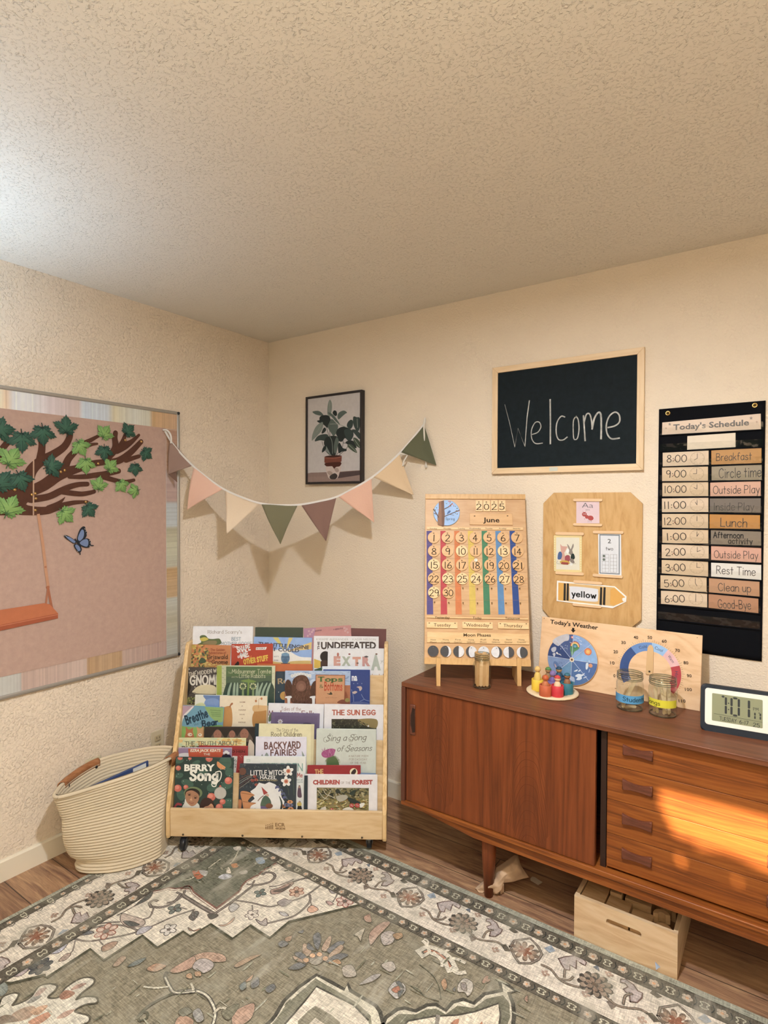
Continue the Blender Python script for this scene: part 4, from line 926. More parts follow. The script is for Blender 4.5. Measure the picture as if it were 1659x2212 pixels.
def d2(A):
    A.ppoly([(315, 680), (625, 685), (628, 1115), (315, 1105)], '#ddd2b4')
    for k in range(14):
        for x in (297, 644): A.pell(x, 700+k*32, 7, 9, '#e6d9a4', n=8)
    # two storybook animals reading together
    A.ppoly([(375, 820), (372, 770), (395, 795), (430, 800), (470, 805), (455, 825), (440, 860), (425, 890), (440, 960), (430, 990), (385, 985), (360, 930), (380, 880)], '#d09a84', True); A.ppoly([(335, 960), (345, 890), (372, 868), (395, 900), (385, 960), (355, 975)], '#46618a', True)
    A.ppoly([(485, 850), (462, 770), (490, 800), (510, 835), (540, 765), (548, 800), (530, 850), (540, 890), (515, 915), (485, 890)], '#8d7f70', True); A.ppoly([(520, 905), (550, 900), (565, 950), (545, 975), (510, 960)], '#26332f', True); A.ppoly([(500, 965), (540, 970), (560, 1020), (510, 1010)], '#85776a', True)
    A.ppoly([(435, 935), (470, 915), (500, 935), (490, 1000), (440, 1000)], '#a2474f', True); A.ppoly([(445, 870), (475, 830), (490, 860), (470, 900)], '#e8e4d6', True); A.ppoly([(365, 1000), (430, 985), (490, 1005), (485, 1035), (400, 1040)], '#c9a02c', True); A.ppoly([(390, 1005), (480, 1015), (475, 1045), (380, 1035)], '#a3423a'); A.pell(515, 1035, 22, 18, '#e4dfd0'); A.pline([(340, 990), (340, 1030), (580, 1028)], 0.0008, '#6b5a48')
lcard('picture_card', [(292, 652), (650, 655), (657, 668), (655, 1145), (310, 1135), (288, 1110), (283, 665)], '#e2c77e', 'cream picture card with a yellow border, left on the plywood board', d2)
def d3(A):
    for q in ([(890, 640), (1160, 645), (1160, 1175), (890, 1160)],): A.ppoly(q, '#747c80')
    A.ppoly([(902, 655), (1146, 660), (1146, 1160), (904, 1148)], '#d6d4cf'); A.ptext('2', 1000, 757, 1044, 758, 58, '#4a4947', bold=0.5); A.ptext('two', 976, 850, 1070, 853, 44, '#5b5955', font='h', bold=0.5)
    for x0, y0 in ((926, 905), (1034, 908)):
        for i in range(3): A.pline([(x0+i*44, y0), (x0+i*44, y0+235)], 0.0007, '#5d5c58', False)
        for i in range(6): A.pline([(x0, y0+i*47), (x0+88, y0+i*47+2)], 0.0007, '#5d5c58', False)
    for y in (928, 975): A.pell(950, y, 17, 17, '#4f5a4c', n=10); A.pell(950, y, 6, 6, '#8f9a86', n=8)
lcard('number_card', [(872, 634), (1176, 640), (1182, 1190), (880, 1170)], '#dcd9d3', 'white number card with 2, two and a ten frame grid, right on the plywood board', d3)
def d4(A):
    A.ppoly([(345, 1280), (500, 1292), (1090, 1345), (1225, 1470), (1230, 1530), (1075, 1595), (345, 1515)], '#d9ad66'); A.ppoly([(345, 1280), (415, 1285), (412, 1520), (342, 1512)], '#e0a23a'); A.ppoly([(1035, 1370), (1085, 1350), (1232, 1475), (1228, 1530), (1080, 1585), (1030, 1570)], '#e0a13c')
    for x in (418, 458): A.ppoly([(x, 1290), (x+27, 1293), (x+24, 1522), (x-6, 1518)], '#2a2724')
    for x in (900, 945): A.ppoly([(x, 1342), (x+28, 1345), (x+22, 1582), (x-10, 1576)], '#2a2724')
    A.ppoly([(520, 1330), (840, 1362), (872, 1400), (870, 1490), (835, 1535), (530, 1505), (498, 1470), (496, 1365)], '#d9d6d2', True); A.ptext('yellow', 527, 1462, 848, 1490, 72, '#2b2b2b', font='h', bold=2)
    A.ppoly([(1195, 1490), (1245, 1480), (1240, 1520), (1205, 1530)], '#efe6d2', True)
lcard('crayon_card', [(326, 1255), (1095, 1332), (1250, 1465), (1245, 1535), (1065, 1622), (320, 1525)], '#ece4d6', 'crayon shaped card reading yellow, bottom of the plywood board', d4)

# ---------------------------------------------------------------- bunting strung across the corner
SP0 = on(357, 933, 0, 0.024); SP1 = on(917, 905, 1, -0.012); sd = SP1-SP0; sd[2] = 0; sd /= np.linalg.norm(sd); sn = np.array([sd[1], -sd[0], 0.])
def S(x, y, h=0.0):
    p = onp(340+x/2.676, 820+y/2.676, SP0, sn)+sn*h
    return p if p[1] < -0.010 else on(340+x/2.676, 820+y/2.676, 1, -0.010-0.5*h)
bt = empty('bunting', tuple(SP0), 'string of triangular cloth pennants strung across the corner', 'bunting')
tape = [(45, 298), (100, 385), (205, 497), (300, 575), (390, 636), (500, 685), (597, 715), (700, 725), (820, 723), (930, 704), (1035, 678), (1140, 625), (1237, 567), (1320, 500), (1400, 425), (1475, 340), (1540, 260), (1546, 225)]
TP = spline([S(*p) for p in tape], n=8)
b = MB().use(paint('#d6cbbb', 0.8))
V = []; n_ = len(TP)
for i, p in enumerate(TP):
    t_ = TP[min(i+1, n_-1)]-TP[max(i-1, 0)]; t_ /= np.linalg.norm(t_); up = np.cross(sn, t_); up /= np.linalg.norm(up)
    if up[2] < 0: up = -up
    V += [p+sn*0.003+up*0.0045, p+sn*0.003-up*0.0045, p-sn*0.003-up*0.0045, p-sn*0.003+up*0.0045]
b.mesh(V, [(i*4+k, i*4+(k+1) % 4, i*4+4+(k+1) % 4, i*4+4+k) for i in range(n_-1) for k in range(4)]); b.build('tape', bt)
MB().use(paint('#d6cbbb', 0.8)).tube(spline([S(35, 292, .004), (S(60, 296, .006)), S(80, 325, .006), S(82, 370, .006)]), 0.005).build('tie', bt)
MB().use(paint('#d9cdb8', 0.8)).tube(spline([S(1548, 222, .006), S(1540, 270, .01), S(1547, 400, .012), S(1553, 510, .008)]), 0.0042).build('tie', bt)
MB().use(paint('#d9cdb8', 0.8)).tube(spline([S(1400, 424, .0), S(1420, 432), S(1444, 436), S(1425, 470, .004), S(1418, 500, .004)]), 0.0035).build('tie', bt)
def pennant(a, b_, c, colr, bend, nm='pennant'):
    A3, B3, C3 = S(*a), S(*b_), S(*c)
    def fn(u, v):
        p = (A3*(1-u)+B3*u)*(1-v)+C3*v
        return p+sn*(bend*math.sin(math.pi*min(v*1.1, 1))*(1 if True else 0)+0.006*math.sin(u*6.28+v*3)*v*(1-v)*2+0.001)
    m_ = paint(colr, 0.9, bump=0.0008, bscale=160)
    return MB().grid(fn, 12, 14, m_).build(nm, bt, weld=True, mods=[('SOLIDIFY', {'thickness': 0.0016, 'offset': 0})])
pennant((72, 340), (207, 497), (64, 548), '#917565', 0.004)
f = pennant((212, 503), (384, 632), (172, 752), '#d9ad92', 0.012); pennant((390, 636), (597, 714), (401, 893), '#dcc3a2', -0.01); pennant((600, 716), (812, 724), (711, 952), '#70694c', 0.014)
pennant((833, 728), (1035, 680), (975, 935), '#7f5f50', 0.006); pennant((1043, 676), (1237, 566), (1253, 826), '#d8a98c', 0.012); pennant((1243, 562), (1398, 428), (1482, 668), '#d6b78e', -0.006); pennant((1405, 418), (1540, 258), (1613, 496), '#5b5a40', 0.004)
A3, B3, C3, D3 = S(64, 548), S(105, 533), S(118, 595), S(100, 580)
b = MB(); b.mesh([A3, B3, C3+sn*0.004, D3+sn*0.004], [(0, 1, 2, 3)], paint('#6f5343', 0.9))
b.build('folded_tip', bt, mods=[('SOLIDIFY', {'thickness': 0.0016, 'offset': 0})])
# ---------------------------------------------------------------- perpetual calendar on its easel feet
M_MAP = wood('maple_board', ('#b68959', '#c19667', '#caa273'), 'x', 0.45, 6, 30, 0.2, coarse=5, zrot=-0.53)
M_MAPT = wood('maple_tile', ('#cba06a', '#d5ae78', '#dbb885'), 'x', 0.45, 6, 40, 0.15, zrot=-0.53)
M_MAPD = wood('maple_foot', ('#b98a50', '#c99c62', '#d2a86e'), 'z', 0.45, 8, 40, 0.15)
TZ = CZT
KE = np.array([0.862, 0.507, 0.0]); KN = np.array([0.507, -0.862, 0.0]); LN = math.radians(14)
KF = on(947, 1481, 2, TZ); KU = np.array([0, 0, 1.])*math.cos(LN)-KN*math.sin(LN)
KO = KF-KN*0.026; KNN = np.cross(KE, KU)                    # board face passes just behind the front of the feet
KC = (900, 1050, 4.914)
cal = empty('wall_calendar', tuple(KF+KE*0.16), 'wooden perpetual calendar board for June on easel feet', 'calendar')
mbk, K = MB(), None
K = Art(mbk, KO, KE, KU, None, None, printed('engraving', 0.8, 0.2, 0.1), crop=KC)
def kq(x, y): return K.uv(x, y)
q00, q10, q01, q11 = kq(88, 1905), kq(1232, 1900), kq(85, 88), kq(1132, 88)
kl, kr, kb, ktp = (q00[0]+q01[0])/2, (q10[0]+q11[0])/2, (q00[1]+q10[1])/2, (q01[1]+q11[1])/2
def kp(u, v, h=0.0): return KO+KE*u+KU*v+KNN*h
def kbox(u0, v0, u1, v1, h0, h1, m, name, par, bevel=0.001):
    return MB().use(m).obox(kp(u0, v0, h0), KE*(u1-u0), KU*(v1-v0), KNN*(h1-h0), bevel=bevel).build(name, par)
kbox(kl, kb, kr, ktp, -0.012, 0, M_MAP, 'board', cal, 0.002)
kbox(kl, ktp-0.022, kr, ktp, 0, 0.006, M_MAPD, 'top_rail', cal); kbox(kl, kb, kr, kb+0.026, 0, 0.006, M_MAPD, 'bottom_rail', cal)
for x in (947, 1122):
    f0 = on(x, 1482, 2, TZ); e = KE*0.0085
    pr = [f0+np.array([0, 0, 0.0]), f0+KN*0.0-KN*0.14, f0-KN*0.15+np.array([0, 0, 0.04]), f0-KN*0.045+np.array([0, 0, 0.075]), f0-KN*0.036+np.array([0, 0, 0.108]), f0-KN*0.012+np.array([0, 0, 0.108])]
    MB().use(M_MAPD).prism([p-e for p in pr], 2*e, bevel=0.001).build('easel_foot', cal)
def eng(col='#5a4028'): return col
def plank(x0, y0, x1, y1, h, name, m=M_MAPT):
    """raised strip given by crop corners TL, BR"""
    a, b_ = kq(x0, y0), kq(x1, y1); o = kbox(a[0], b_[1], b_[0], a[1], 0, h, m, name, cal); return o, h
def engrave(par, h, items, name='lettering'):
    mb = MB(); A = Art(mb, KO+KNN*(h+0.0002), KE, KU, None, None, printed('engraving', 0.8, 0.2, 0.1), crop=KC)
    for it in items: A.ptext(*it[:7], font=it[7] if len(it) > 7 else 'b', bold=it[8] if len(it) > 8 else 0)
    return mb.build(name, par)
E_ = '#49341f'
o, h = plank(108, 432, 1130, 470, 0.004, 'weekday_strip')
engrave(o, h, [(n, x-38 if n != 'Wednesday' else x-62, 457, x+40 if n != 'Wednesday' else x+62, 457, 15, E_) for n, x in (('Sunday', 178), ('Monday', 326), ('Tuesday', 474), ('Wednesday', 620), ('Thursday', 766), ('Friday', 914), ('Saturday', 1062))])
mb = MB(); A = Art(mb, KO+KNN*0.0003, KE, KU, None, None, printed('stripe_paint', 0.6, 0.12, 0.3), crop=KC)
for x0, x1, x2, x3, c in ((105, 162, 176, 108, '#54467a'), (252, 308, 325, 256, '#b8343a'), (398, 455, 480, 414, '#cc6d2c'), (543, 602, 632, 563, '#cfab36'), (689, 748, 782, 714, '#37794f'), (835, 894, 936, 868, '#4d7ea4'), (985, 1042, 1096, 1026, '#1f4380')):
    A.ppoly([(x0, 476), (x1, 476), (x2, 1364), (x3, 1364)], c)
for k in range(6): y = 620+k*148; A.pline([(105+k*0.5, y), (1148+k*8, y)], 0.0006, '#8a6a44', False)
mb.build('weekday_stripes', cal)
o, h = plank(110, 1385, 1182, 1420, 0.005, 'yesterday_strip')
engrave(o, h, [('Yesterday', 192, 1404, 352, 1406, 24, E_, 'b', 0.6), ('Today', 596, 1410, 690, 1412, 24, E_, 'b', 0.6), ('Tomorrow', 940, 1412, 1098, 1414, 24, E_, 'b', 0.6)])
o, h = plank(110, 1548, 1194, 1684, 0.005, 'moon_strip')
engrave(o, h, [('Moon Phases', 498, 1596, 788, 1598, 34, E_, 'b', 0.9)]+[(a, x-28-2*max(0, len(a)-4), 1638, x+28+2*max(0, len(a)-4), 1638, 16, E_) for a, x in (('New', 178), ('Waxing', 308), ('First', 440), ('Waxing', 576), ('Full', 708), ('Waning', 842), ('Third', 976), ('Waning', 1112))]+[(a, x-34-3*max(0, len(a)-4), 1664, x+34+3*max(0, len(a)-4), 1664, 17, E_) for a, x in (('Moon', 178), ('Crescent', 308), ('Quarter', 440), ('Gibbous', 576), ('Moon', 708), ('Gibbous', 842), ('Quarter', 976), ('Crescent', 1112))])
M_PEG = paint('#8a6a42', 0.4)
def peg(x, y, par=None):
    MB().use(M_PEG).lathe([(0.0022, 0), (0.0022, 0.008), (0.0028, 0.009), (0, 0.0105)], kp(*kq(x, y), 0), seg=10, axis=KNN).build('peg', cal)
for (x, y) in ((490, 1082), (642, 1088), (794, 1086), (940, 1090), (1092, 1086), (340, 1236), (492, 1240), (644, 1242), (796, 1240), (946, 1242), (1098, 1242), (190, 1232)): peg(x, y)
def tile(name, label, shape, base, draw, m, h0=0.0006, h1=0.0052, group=None, cat='tile'):
    """flat piece hung on the board; shape: plane outline"""
    b = MB(); b.prism([kp(p[0], p[1], h0) for p in shape], KNN*(h1-h0), m, bevel=0.0008)
    A = Art(b, KO+KNN*h1, KE, KU, None, None, printed('engraving', 0.8, 0.2, 0.1), crop=KC); draw(A)
    return b.build(name, None, label, cat, group)
def disc_shape(c, r, n=36): return [c+r*np.array([math.cos(2*math.pi*k/n), math.sin(2*math.pi*k/n)]) for k in range(n)]
DAYS = [[(181, 548), (327, 548), (473, 548), (620, 548), (768, 548), (916, 548), (1064, 548)], [(182, 690), (329, 690), (478, 690), (624, 690), (774, 692), (921, 692), (1071, 694)], [(182, 836), (330, 836), (480, 838), (628, 840), (778, 840), (928, 842), (1078, 842)], [(182, 982), (333, 982), (484, 984), (632, 984), (782, 984), (934, 986), (1086, 988)], [(184, 1130), (337, 1130)]]
NUM = [list(range(1, 8)), list(range(8, 15)), list(range(15, 22)), [22, 23, 25, 24, 26, 27, 28], [29, 30]]
LT = {10, 15, 27, 29, 23, 25, 24, 13}
M_D1 = wood('maple_disc', ('#d3a872', '#dcb680', '#e1be8c'), 'x', 0.45, 6, 45, 0.12, zrot=-0.53); M_D2 = wood('cherry_disc', ('#c0915c', '#c99b66', '#d0a570'), 'x', 0.45, 6, 45, 0.15, zrot=-0.53)
for r_, row in enumerate(DAYS):
    for c_, (x, y) in enumerate(row):
        n = NUM[r_][c_]; c = kq(x, y); R = np.linalg.norm(kq(x+63, y)-c)
        def dn(A, n=n, x=x, y=y):
            s_ = str(n); wd = 22 if n == 1 else 44 if n < 10 else (48 if s_[0] == '1' and s_[1] == '1' else 76 if s_[0] == '1' else 96)
            A.ptext(s_, x-wd/2+2, y+36, x+wd/2+2, y+37, 66, '#33261a', font='h', bold=0.1); A.pell(x, y-48, 8, 5, '#6e5232', n=10)
        tile('date_disc', 'round wooden date disc engraved %d on the wooden calendar' % n, disc_shape(c, R), None, dn, M_D1 if n in LT else M_D2, group='date discs on the wooden calendar', cat='date disc')
o_ = kq(628, 790); MB().use(paint('#e8dec4', 0.4)).lathe([(0.0028, 0), (0.0068, 0), (0.0072, 0.0025), (0.0066, 0.005), (0.003, 0.005), (0.0028, 0)], kp(o_[0], o_[1], 0.0056), seg=20, axis=KNN).build('marker_ring', None, 'small cream ring hung over the date disc 18', 'ring')
for i, (x, s_) in enumerate(zip((662, 742, 824, 906), '2025')):
    a, b_ = kq(x-37, 152), kq(x+38, 272)
    tile('year_tile', ['thin wooden tile 2 at the left of the year row', 'thin wooden tile 0 in the year row', 'thin wooden tile 2 third in the year row', 'thin wooden tile 5 at the right of the year row'][i], [np.array(p) for p in ((a[0], b_[1]), (b_[0], b_[1]), (b_[0], a[1]), (a[0], a[1]))], None,
         lambda A, x=x, s_=s_: (A.ptext(s_, x-24, 250, x+24, 250, 60, '#33261a', font='h', bold=0.1), A.pell(x-2, 170, 9, 6, '#6e5232', n=10)), M_D1, group='year tiles of the wooden calendar')
a, b_ = kq(562, 292), kq(1018, 416)
tile('month_tile', 'wide wooden tile engraved June', [np.array(p) for p in ((a[0], b_[1]), (b_[0], b_[1]), (b_[0], a[1]), (a[0], a[1]))], None, lambda A: (A.ptext('June', 706, 382, 880, 384, 50, '#35271a', bold=1.1), A.pell(615, 318, 9, 6, '#6e5232', n=10), A.pell(965, 316, 9, 6, '#6e5232', n=10)), M_D2)
for x0, y0, x1, y1, s_, tx in ((108, 1440, 434, 1512, 'Tuesday', (182, 1490, 362, 1492)), (484, 1440, 808, 1516, 'Wednesday', (524, 1490, 770, 1494)), (862, 1446, 1190, 1520, 'Thursday', (922, 1496, 1124, 1500))):
    a, b_ = kq(x0, y0), kq(x1, y1)
    tile('weekday_tile', 'wooden weekday tile engraved %s' % s_, [np.array(p) for p in ((a[0], b_[1]), (b_[0], b_[1]), (b_[0], a[1]), (a[0], a[1]))], None, lambda A, s_=s_, tx=tx, x0=x0, x1=x1, y0=y0: (A.ptext(s_, *tx, 36, '#3f2d1b', bold=0.1), A.pell(x0+26, y0+14, 9, 5, '#6e5232', n=10), A.pell(x1-26, y0+16, 9, 5, '#6e5232', n=10)), M_D1, group='weekday tiles on the wooden calendar')
# season disc
c = kq(318, 286); R = np.linalg.norm(kq(458, 286)-c)
def season(A):
    A.m = printed('season_print', 0.5, 0.1, 0.3); A.ell(c, R*0.97, R*0.97, '#8fb0d2', n=40)
    def inside(P): return [A.uv(*p) for p in P]
    A.ppoly([(235, 165), (290, 152), (292, 230), (300, 300), (292, 425), (225, 410), (220, 330), (235, 260)], '#8a5a38'); A.ppoly([(262, 160), (290, 152), (296, 300), (292, 425), (268, 425)], '#6f4429')
    for st, w_ in (([(232, 330), (205, 285), (180, 245)], 0.004), ([(215, 300), (186, 290)], 0.003), ([(290, 325), (350, 300), (410, 275), (455, 255)], 0.0035), ([(292, 245), (340, 220), (380, 185)], 0.004), ([(350, 300), (395, 310)], 0.002)): A.pline(st, w_, '#5b3a24')
    rd = random.Random(3)
    for _ in range(40):
        x, y = rd.choice([(385, 190), (430, 250), (350, 180), (440, 275), (200, 250)]); x += rd.uniform(-34, 34); y += rd.uniform(-26, 26)
        if (x-318)**2+(y-286)**2 < 128**2: A.pell(x, y, rd.uniform(4, 9), rd.uniform(3, 6), rd.choice(['#b8483a', '#d06a4a', '#4d6b3a', '#37542f', '#c7584a']), n=7)
    A.ppoly([(322, 300), (330, 275), (350, 258), (362, 268), (350, 285), (338, 292)], '#3f5f8c', True); A.ptext('Spring', 308, 360, 402, 362, 26, '#2d3a4a', font='h')
tile('season_disc', 'round painted season disc with a tree and bluebird', disc_shape(c, R, 44), None, season, paint('#7c8f9c', 0.5), cat='disc')
for i, (x, ph) in enumerate(zip((175, 309, 446, 580, 710, 848, 976, 1118), range(8))):
    y = 1752+i*2; c = kq(x, y); R = np.linalg.norm(kq(x+60, y)-c)
    def moon(A, c=c, R=R, ph=ph):
        DKM, LTM = '#4d4a48', '#d6cfc6'; A.m = printed('moon_print', 0.6, 0.18, 0.2)
        A.ell(c, R*.97, R*.97, LTM if ph in (3, 4, 5) else DKM, n=36)
        def half(s_, k, col):
            P = [c+R*.97*np.array([s_*math.cos(math.radians(-90+t*10)), math.sin(math.radians(-90+t*10))]) for t in range(19)]
            P += [c+R*.97*np.array([s_*k*math.cos(math.radians(90-t*10)), math.sin(math.radians(90-t*10))]) for t in range(1, 18)]
            for t in range(18): pass
            n_ = 19; L = P[:19]; Rr = [P[18]]+P[19:]+[P[0]]
            A.put([[L[18-t], L[17-t], Rr[t+1], Rr[t]] for t in range(18)], col)
        if ph == 1: half(1, 0.55, LTM)
        if ph == 2: half(1, 0.0, LTM)
        if ph == 3: half(-1, 0.5, DKM)
        if ph == 5: half(1, 0.5, DKM)
        if ph == 6: half(-1, 0.0, LTM)
        if ph == 7: half(-1, 0.4, LTM)
        A.ell(c+np.array([0, R*0.66]), R*0.1, R*0.08, '#7a6a55', n=10)
    nm = ['dark new moon disc', 'dark disc with a thin right crescent', 'disc with its right half pale', 'pale disc with a dark left edge', 'all pale full moon disc', 'pale disc with a dark right edge', 'disc with its left half pale', 'dark disc with a thin left crescent'][i]
    tile('moon_disc', nm+' in the moon phase row', disc_shape(c, R), None, moon, paint('#b58d5a', 0.5), group='moon phase discs on the wooden calendar', cat='disc')

# ---------------------------------------------------------------- weather board leaning at the back
WO = on(1512, 1537, 2, TZ); WU_ = np.array([0, 0.18, 0.984]); WE = np.array([1., 0, 0]); WN = np.cross(WE, WU_)
M_WB = wood('weather_plywood', ('#cfa272', '#dcb385', '#e2bc90'), 'x', 0.45, 3.0, 16, 0.3, coarse=5)
wbb = empty('weather_board', (1.98, float(WO[1]), TZ), "low plywood board titled Today's Weather leaning on the sideboard", 'board')
mbw, W = MB(), None; W = Art(mbw, WO, WE, WU_, None, None, crop=(1170, 1320, 9.76))
tl = W.uv(10, 105); tr = W.uv((1512-1170)*9.76, (1373-1320)*9.76)
wl, wr, wt = tl[0], 0.0, (tl[1]+tr[1])/2
WO2 = WO-WN*0.0
MB().use(M_WB).obox(WO+WE*wl-WN*0.009, WE*(wr-wl), WU_*wt, WN*0.009, bevel=0.0015).build('panel', wbb)
A = Art(MB(), WO+WN*0.0002, WE, WU_, None, None, printed('engraving', 0.8, 0.2, 0.1), crop=(1170, 1320, 9.76)); b = A.mb
A.ptext("Today's Weather", 178, 262, 1188, 392, 88, '#3f3126', bold=1.4); A.ppoly([(642, 352), (690, 358), (690, 400), (720, 402), (664, 458), (614, 392), (642, 394)], '#2e2620')
for x, y in ((52, 155), (3280, 560)): A.pell(x, y, 9, 9, '#5a4632', n=8)
b.build('lettering', wbb)
A = Art(MB(), WO+WN*0.0002, WE, WU_, None, None, printed('engraving', 0.8, 0.2, 0.1), crop=(1120, 1310, 3.0779)); b = A.mb
hub = A.uv(866, 438); Rin = np.linalg.norm(A.uv(708, 405)-hub); Rout = np.linalg.norm(A.uv(672, 395)-hub)
hub = A.uv(872, 432); Ro = (np.linalg.norm(A.uv(1085, 470)-hub)+np.linalg.norm(A.uv(830, 243)-hub))/2; Ri = Ro-0.031
def sector(a0, a1, r0, r1, col, n=24):
    P = [(hub+r*np.array([math.cos(a), math.sin(a)])) for r, rng in ((r1, np.linspace(a0, a1, n)), (r0, np.linspace(a1, a0, n))) for a in rng]
    k = len(P)//2; A.put([[P[i], P[i+1], P[2*k-2-i], P[2*k-1-i]] for i in range(k-1)], col)
def ang(t): return math.radians(200-(t+0)*(248/110.0)*1.0) if False else math.radians(182-(t)*1.94)
A.m = printed('scale_print', 0.55, 0.12, 0.3)
for t0, t1, c_ in ((-15, 26, '#2f4d80'), (26, 48, '#5e86b8'), (48, 64, '#8fb4d6'), (64, 82, '#e0aaa2'), (82, 112, '#b8343a')): sector(math.radians(183-t0*1.98), math.radians(183-t1*1.98), Ri, Ro, c_)
for s_, t in (('Cold', 38), ('Cool', 56), ('Warm', 73), ('Hot', 92)):
    a = math.radians(183-t*1.98); m_ = hub+(Ri+Ro)/2*np.array([math.cos(a), math.sin(a)]); d = np.array([math.sin(a), -math.cos(a)]); up = np.array([math.cos(a), math.sin(a)])
    A.text(s_, m_-d*0.014-up*0.005, m_+d*0.014-up*0.005, 0.011, '#3a3f55')
b.build('colour_arc', wbb); b = A.mb = MB(); A.m = printed('engraving', 0.8, 0.2, 0.1)
for t in range(-16, 115, 2):
    a = math.radians(183-t*1.98); d = np.array([math.cos(a), math.sin(a)]); A.line([hub+d*(Ro+0.002), hub+d*(Ro+(0.012 if t % 10 == 0 else 0.007))], 0.0007, '#7a5c40', False)
for s_, x, y, w_ in (('30', 699, 239, 30), ('40', 781, 204, 30), ('50', 874, 205, 30), ('60', 970, 230, 32), ('70', 1058, 291, 32), ('80', 1114, 373, 32), ('90', 1136, 459, 32), ('100', 1131, 551, 46), ('110', 1089, 627, 46), ('20', 647, 300, 30), ('10', 625, 374, 28), ('0', 638, 459, 14), ('-', 645, 540, 9)):
    A.ptext(s_, x-w_/2, y+10, x+w_/2, y+12, 21, '#4a3a2c', bold=0.6)
b.build('temperature_scale', wbb)
A.mb = MB()
pt = [hub+np.array(p) for p in ((-0.011, -0.012), (0.011, -0.012), (0.0125, 0.01), (0.010, 0.085), (0.006, 0.094), (0, 0.097), (-0.006, 0.094), (-0.010, 0.085), (-0.0125, 0.01))]
b = MB().use(paint('#cda470', 0.5)).prism([WO+WE*p[0]+WU_*p[1]+WN*0.001 for p in pt], WN*0.004, bevel=0.001); pn = b.build('pointer', wbb)
MB().use(paint('#4c3a28', 0.3, 0.6)).lathe([(0.0036, 0), (0.003, 0.002), (0, 0.0026)], WO+WE*hub[0]+WU_*hub[1]+WN*0.005, seg=12, axis=WN).build('screw', pn)
# weather wheel
A = Art(MB(), WO+WN*0.008, WE, WU_, None, None, printed('wheel_print', 0.5, 0.16, 0.35), crop=(1170, 1320, 9.76))
wc = A.uv(640, 1025); WR = (np.linalg.norm(A.uv(1165, 1025)-wc)+np.linalg.norm(A.uv(115, 1000)-wc)+np.linalg.norm(A.uv(640, 478)-wc))/3
A.mb.prism([WO+WE*p[0]+WU_*p[1]+WN*0.001 for p in [wc+WR*np.array([math.cos(k*math.pi/32), math.sin(k*math.pi/32)]) for k in range(64)]], WN*0.0068, paint('#c79a68', 0.5), bevel=0.0008)
wcn = wc
for k, (colr) in enumerate(['#7fa6c9', '#7d9cc2', '#3f5580', '#27406f', '#7088ab', '#5f8aa6', '#466a96', '#48699a']):
    a0, a1 = math.radians(0+k*45), math.radians(45+k*45)
    P = [wcn]+[wcn+WR*0.985*np.array([math.cos(a), math.sin(a)]) for a in np.linspace(a0, a1, 12)]; A.put([P], colr)
for q, c_ in (([(230, 640), (340, 540), (560, 485), (570, 610), (480, 640), (400, 700), (340, 735)], '#b9b4b2'), ([(205, 790), (260, 755), (305, 765), (300, 830), (250, 870), (210, 840)], '#a9a9ae'), ([(232, 900), (280, 880), (290, 920), (265, 962)], '#b3b0b0'), ([(305, 875), (330, 862), (350, 895), (390, 905), (420, 940), (360, 912), (318, 905)], '#cfc8ba'),
    ([(606, 760), (640, 730), (780, 760), (790, 790), (700, 850), (640, 950), (618, 880)], '#5f9468'), ([(608, 745), (660, 730), (790, 770), (740, 830), (640, 850)], '#437a4c'), ([(255, 1070), (290, 1055), (350, 1110), (380, 1230), (330, 1220), (270, 1180), (250, 1120)], '#4f6a94'), ([(270, 1110), (300, 1130), (320, 1190), (285, 1180)], '#a98f92'),
    ([(935, 1110), (965, 1090), (985, 1110), (980, 1190), (950, 1235), (930, 1210)], '#c9d2dc'), ([(990, 1045), (1005, 1035), (1022, 1075), (1000, 1090)], '#a9bccf'), ([(1010, 1225), (1020, 1230), (1000, 1295), (992, 1280)], '#a9bccf'), ([(680, 1270), (740, 1235), (765, 1238), (735, 1272)], '#d0d6de'), ([(765, 1272), (805, 1240), (828, 1240), (800, 1272)], '#d0d6de'),
    ([(705, 1370), (770, 1325), (850, 1335), (905, 1305), (890, 1350), (840, 1385), (850, 1420), (800, 1455), (730, 1445), (760, 1400)], '#ccd2da'), ([(880, 1405), (950, 1380), (945, 1395), (890, 1415)], '#ccd2da'), ([(555, 1370), (680, 1395), (690, 1500), (600, 1440)], '#a9b2bf'), ([(590, 1520), (640, 1480), (690, 1500), (690, 1545)], '#4f7f86')): A.ppoly(q, c_, True)
for x, y, r, c_ in ((648, 552, 30, '#b5605a'), (648, 552, 14, '#e0b0a0'), (978, 856, 78, '#d96a3a'), (978, 856, 52, '#e8a048'), (978, 856, 26, '#e8b85a'), (1032, 1150, 42, '#d08a5c'), (703, 740, 103, '#a03a38'), (703, 742, 88, '#e0b05a'), (703, 750, 62, '#3f7a6a'), (706, 746, 26, '#5a98b8')):
    if r in (103, 88, 62):
        c = A.uv(x, y); rr = np.linalg.norm(A.uv(x, y-r)-c); A.ell(c, rr, rr, c_, a0=-5, a1=185)
    else: A.pell(x, y, r, r, c_)
A.ppoly([(606, 760), (700, 800), (800, 770), (780, 800), (700, 850), (620, 850)], '#4f8a55', True)
rd = random.Random(5)
for _ in range(26): A.pell(400+rd.uniform(0, 150), 780-rd.uniform(0, 140)*0.5+rd.uniform(0, 60), 5, 5, '#cdd3da', n=6)
for _ in range(24): x = rd.uniform(360, 500); A.pell(x, rd.uniform(1060, 1170), 4, 7, '#2f4266', n=6)
for st in ([(730, 560), (800, 585)], [(690, 600), (740, 612)], [(790, 610), (850, 640)], [(600, 660), (640, 672)], [(810, 690), (850, 705)]): A.pline(st, 0.0014, '#d6dbe0', False)
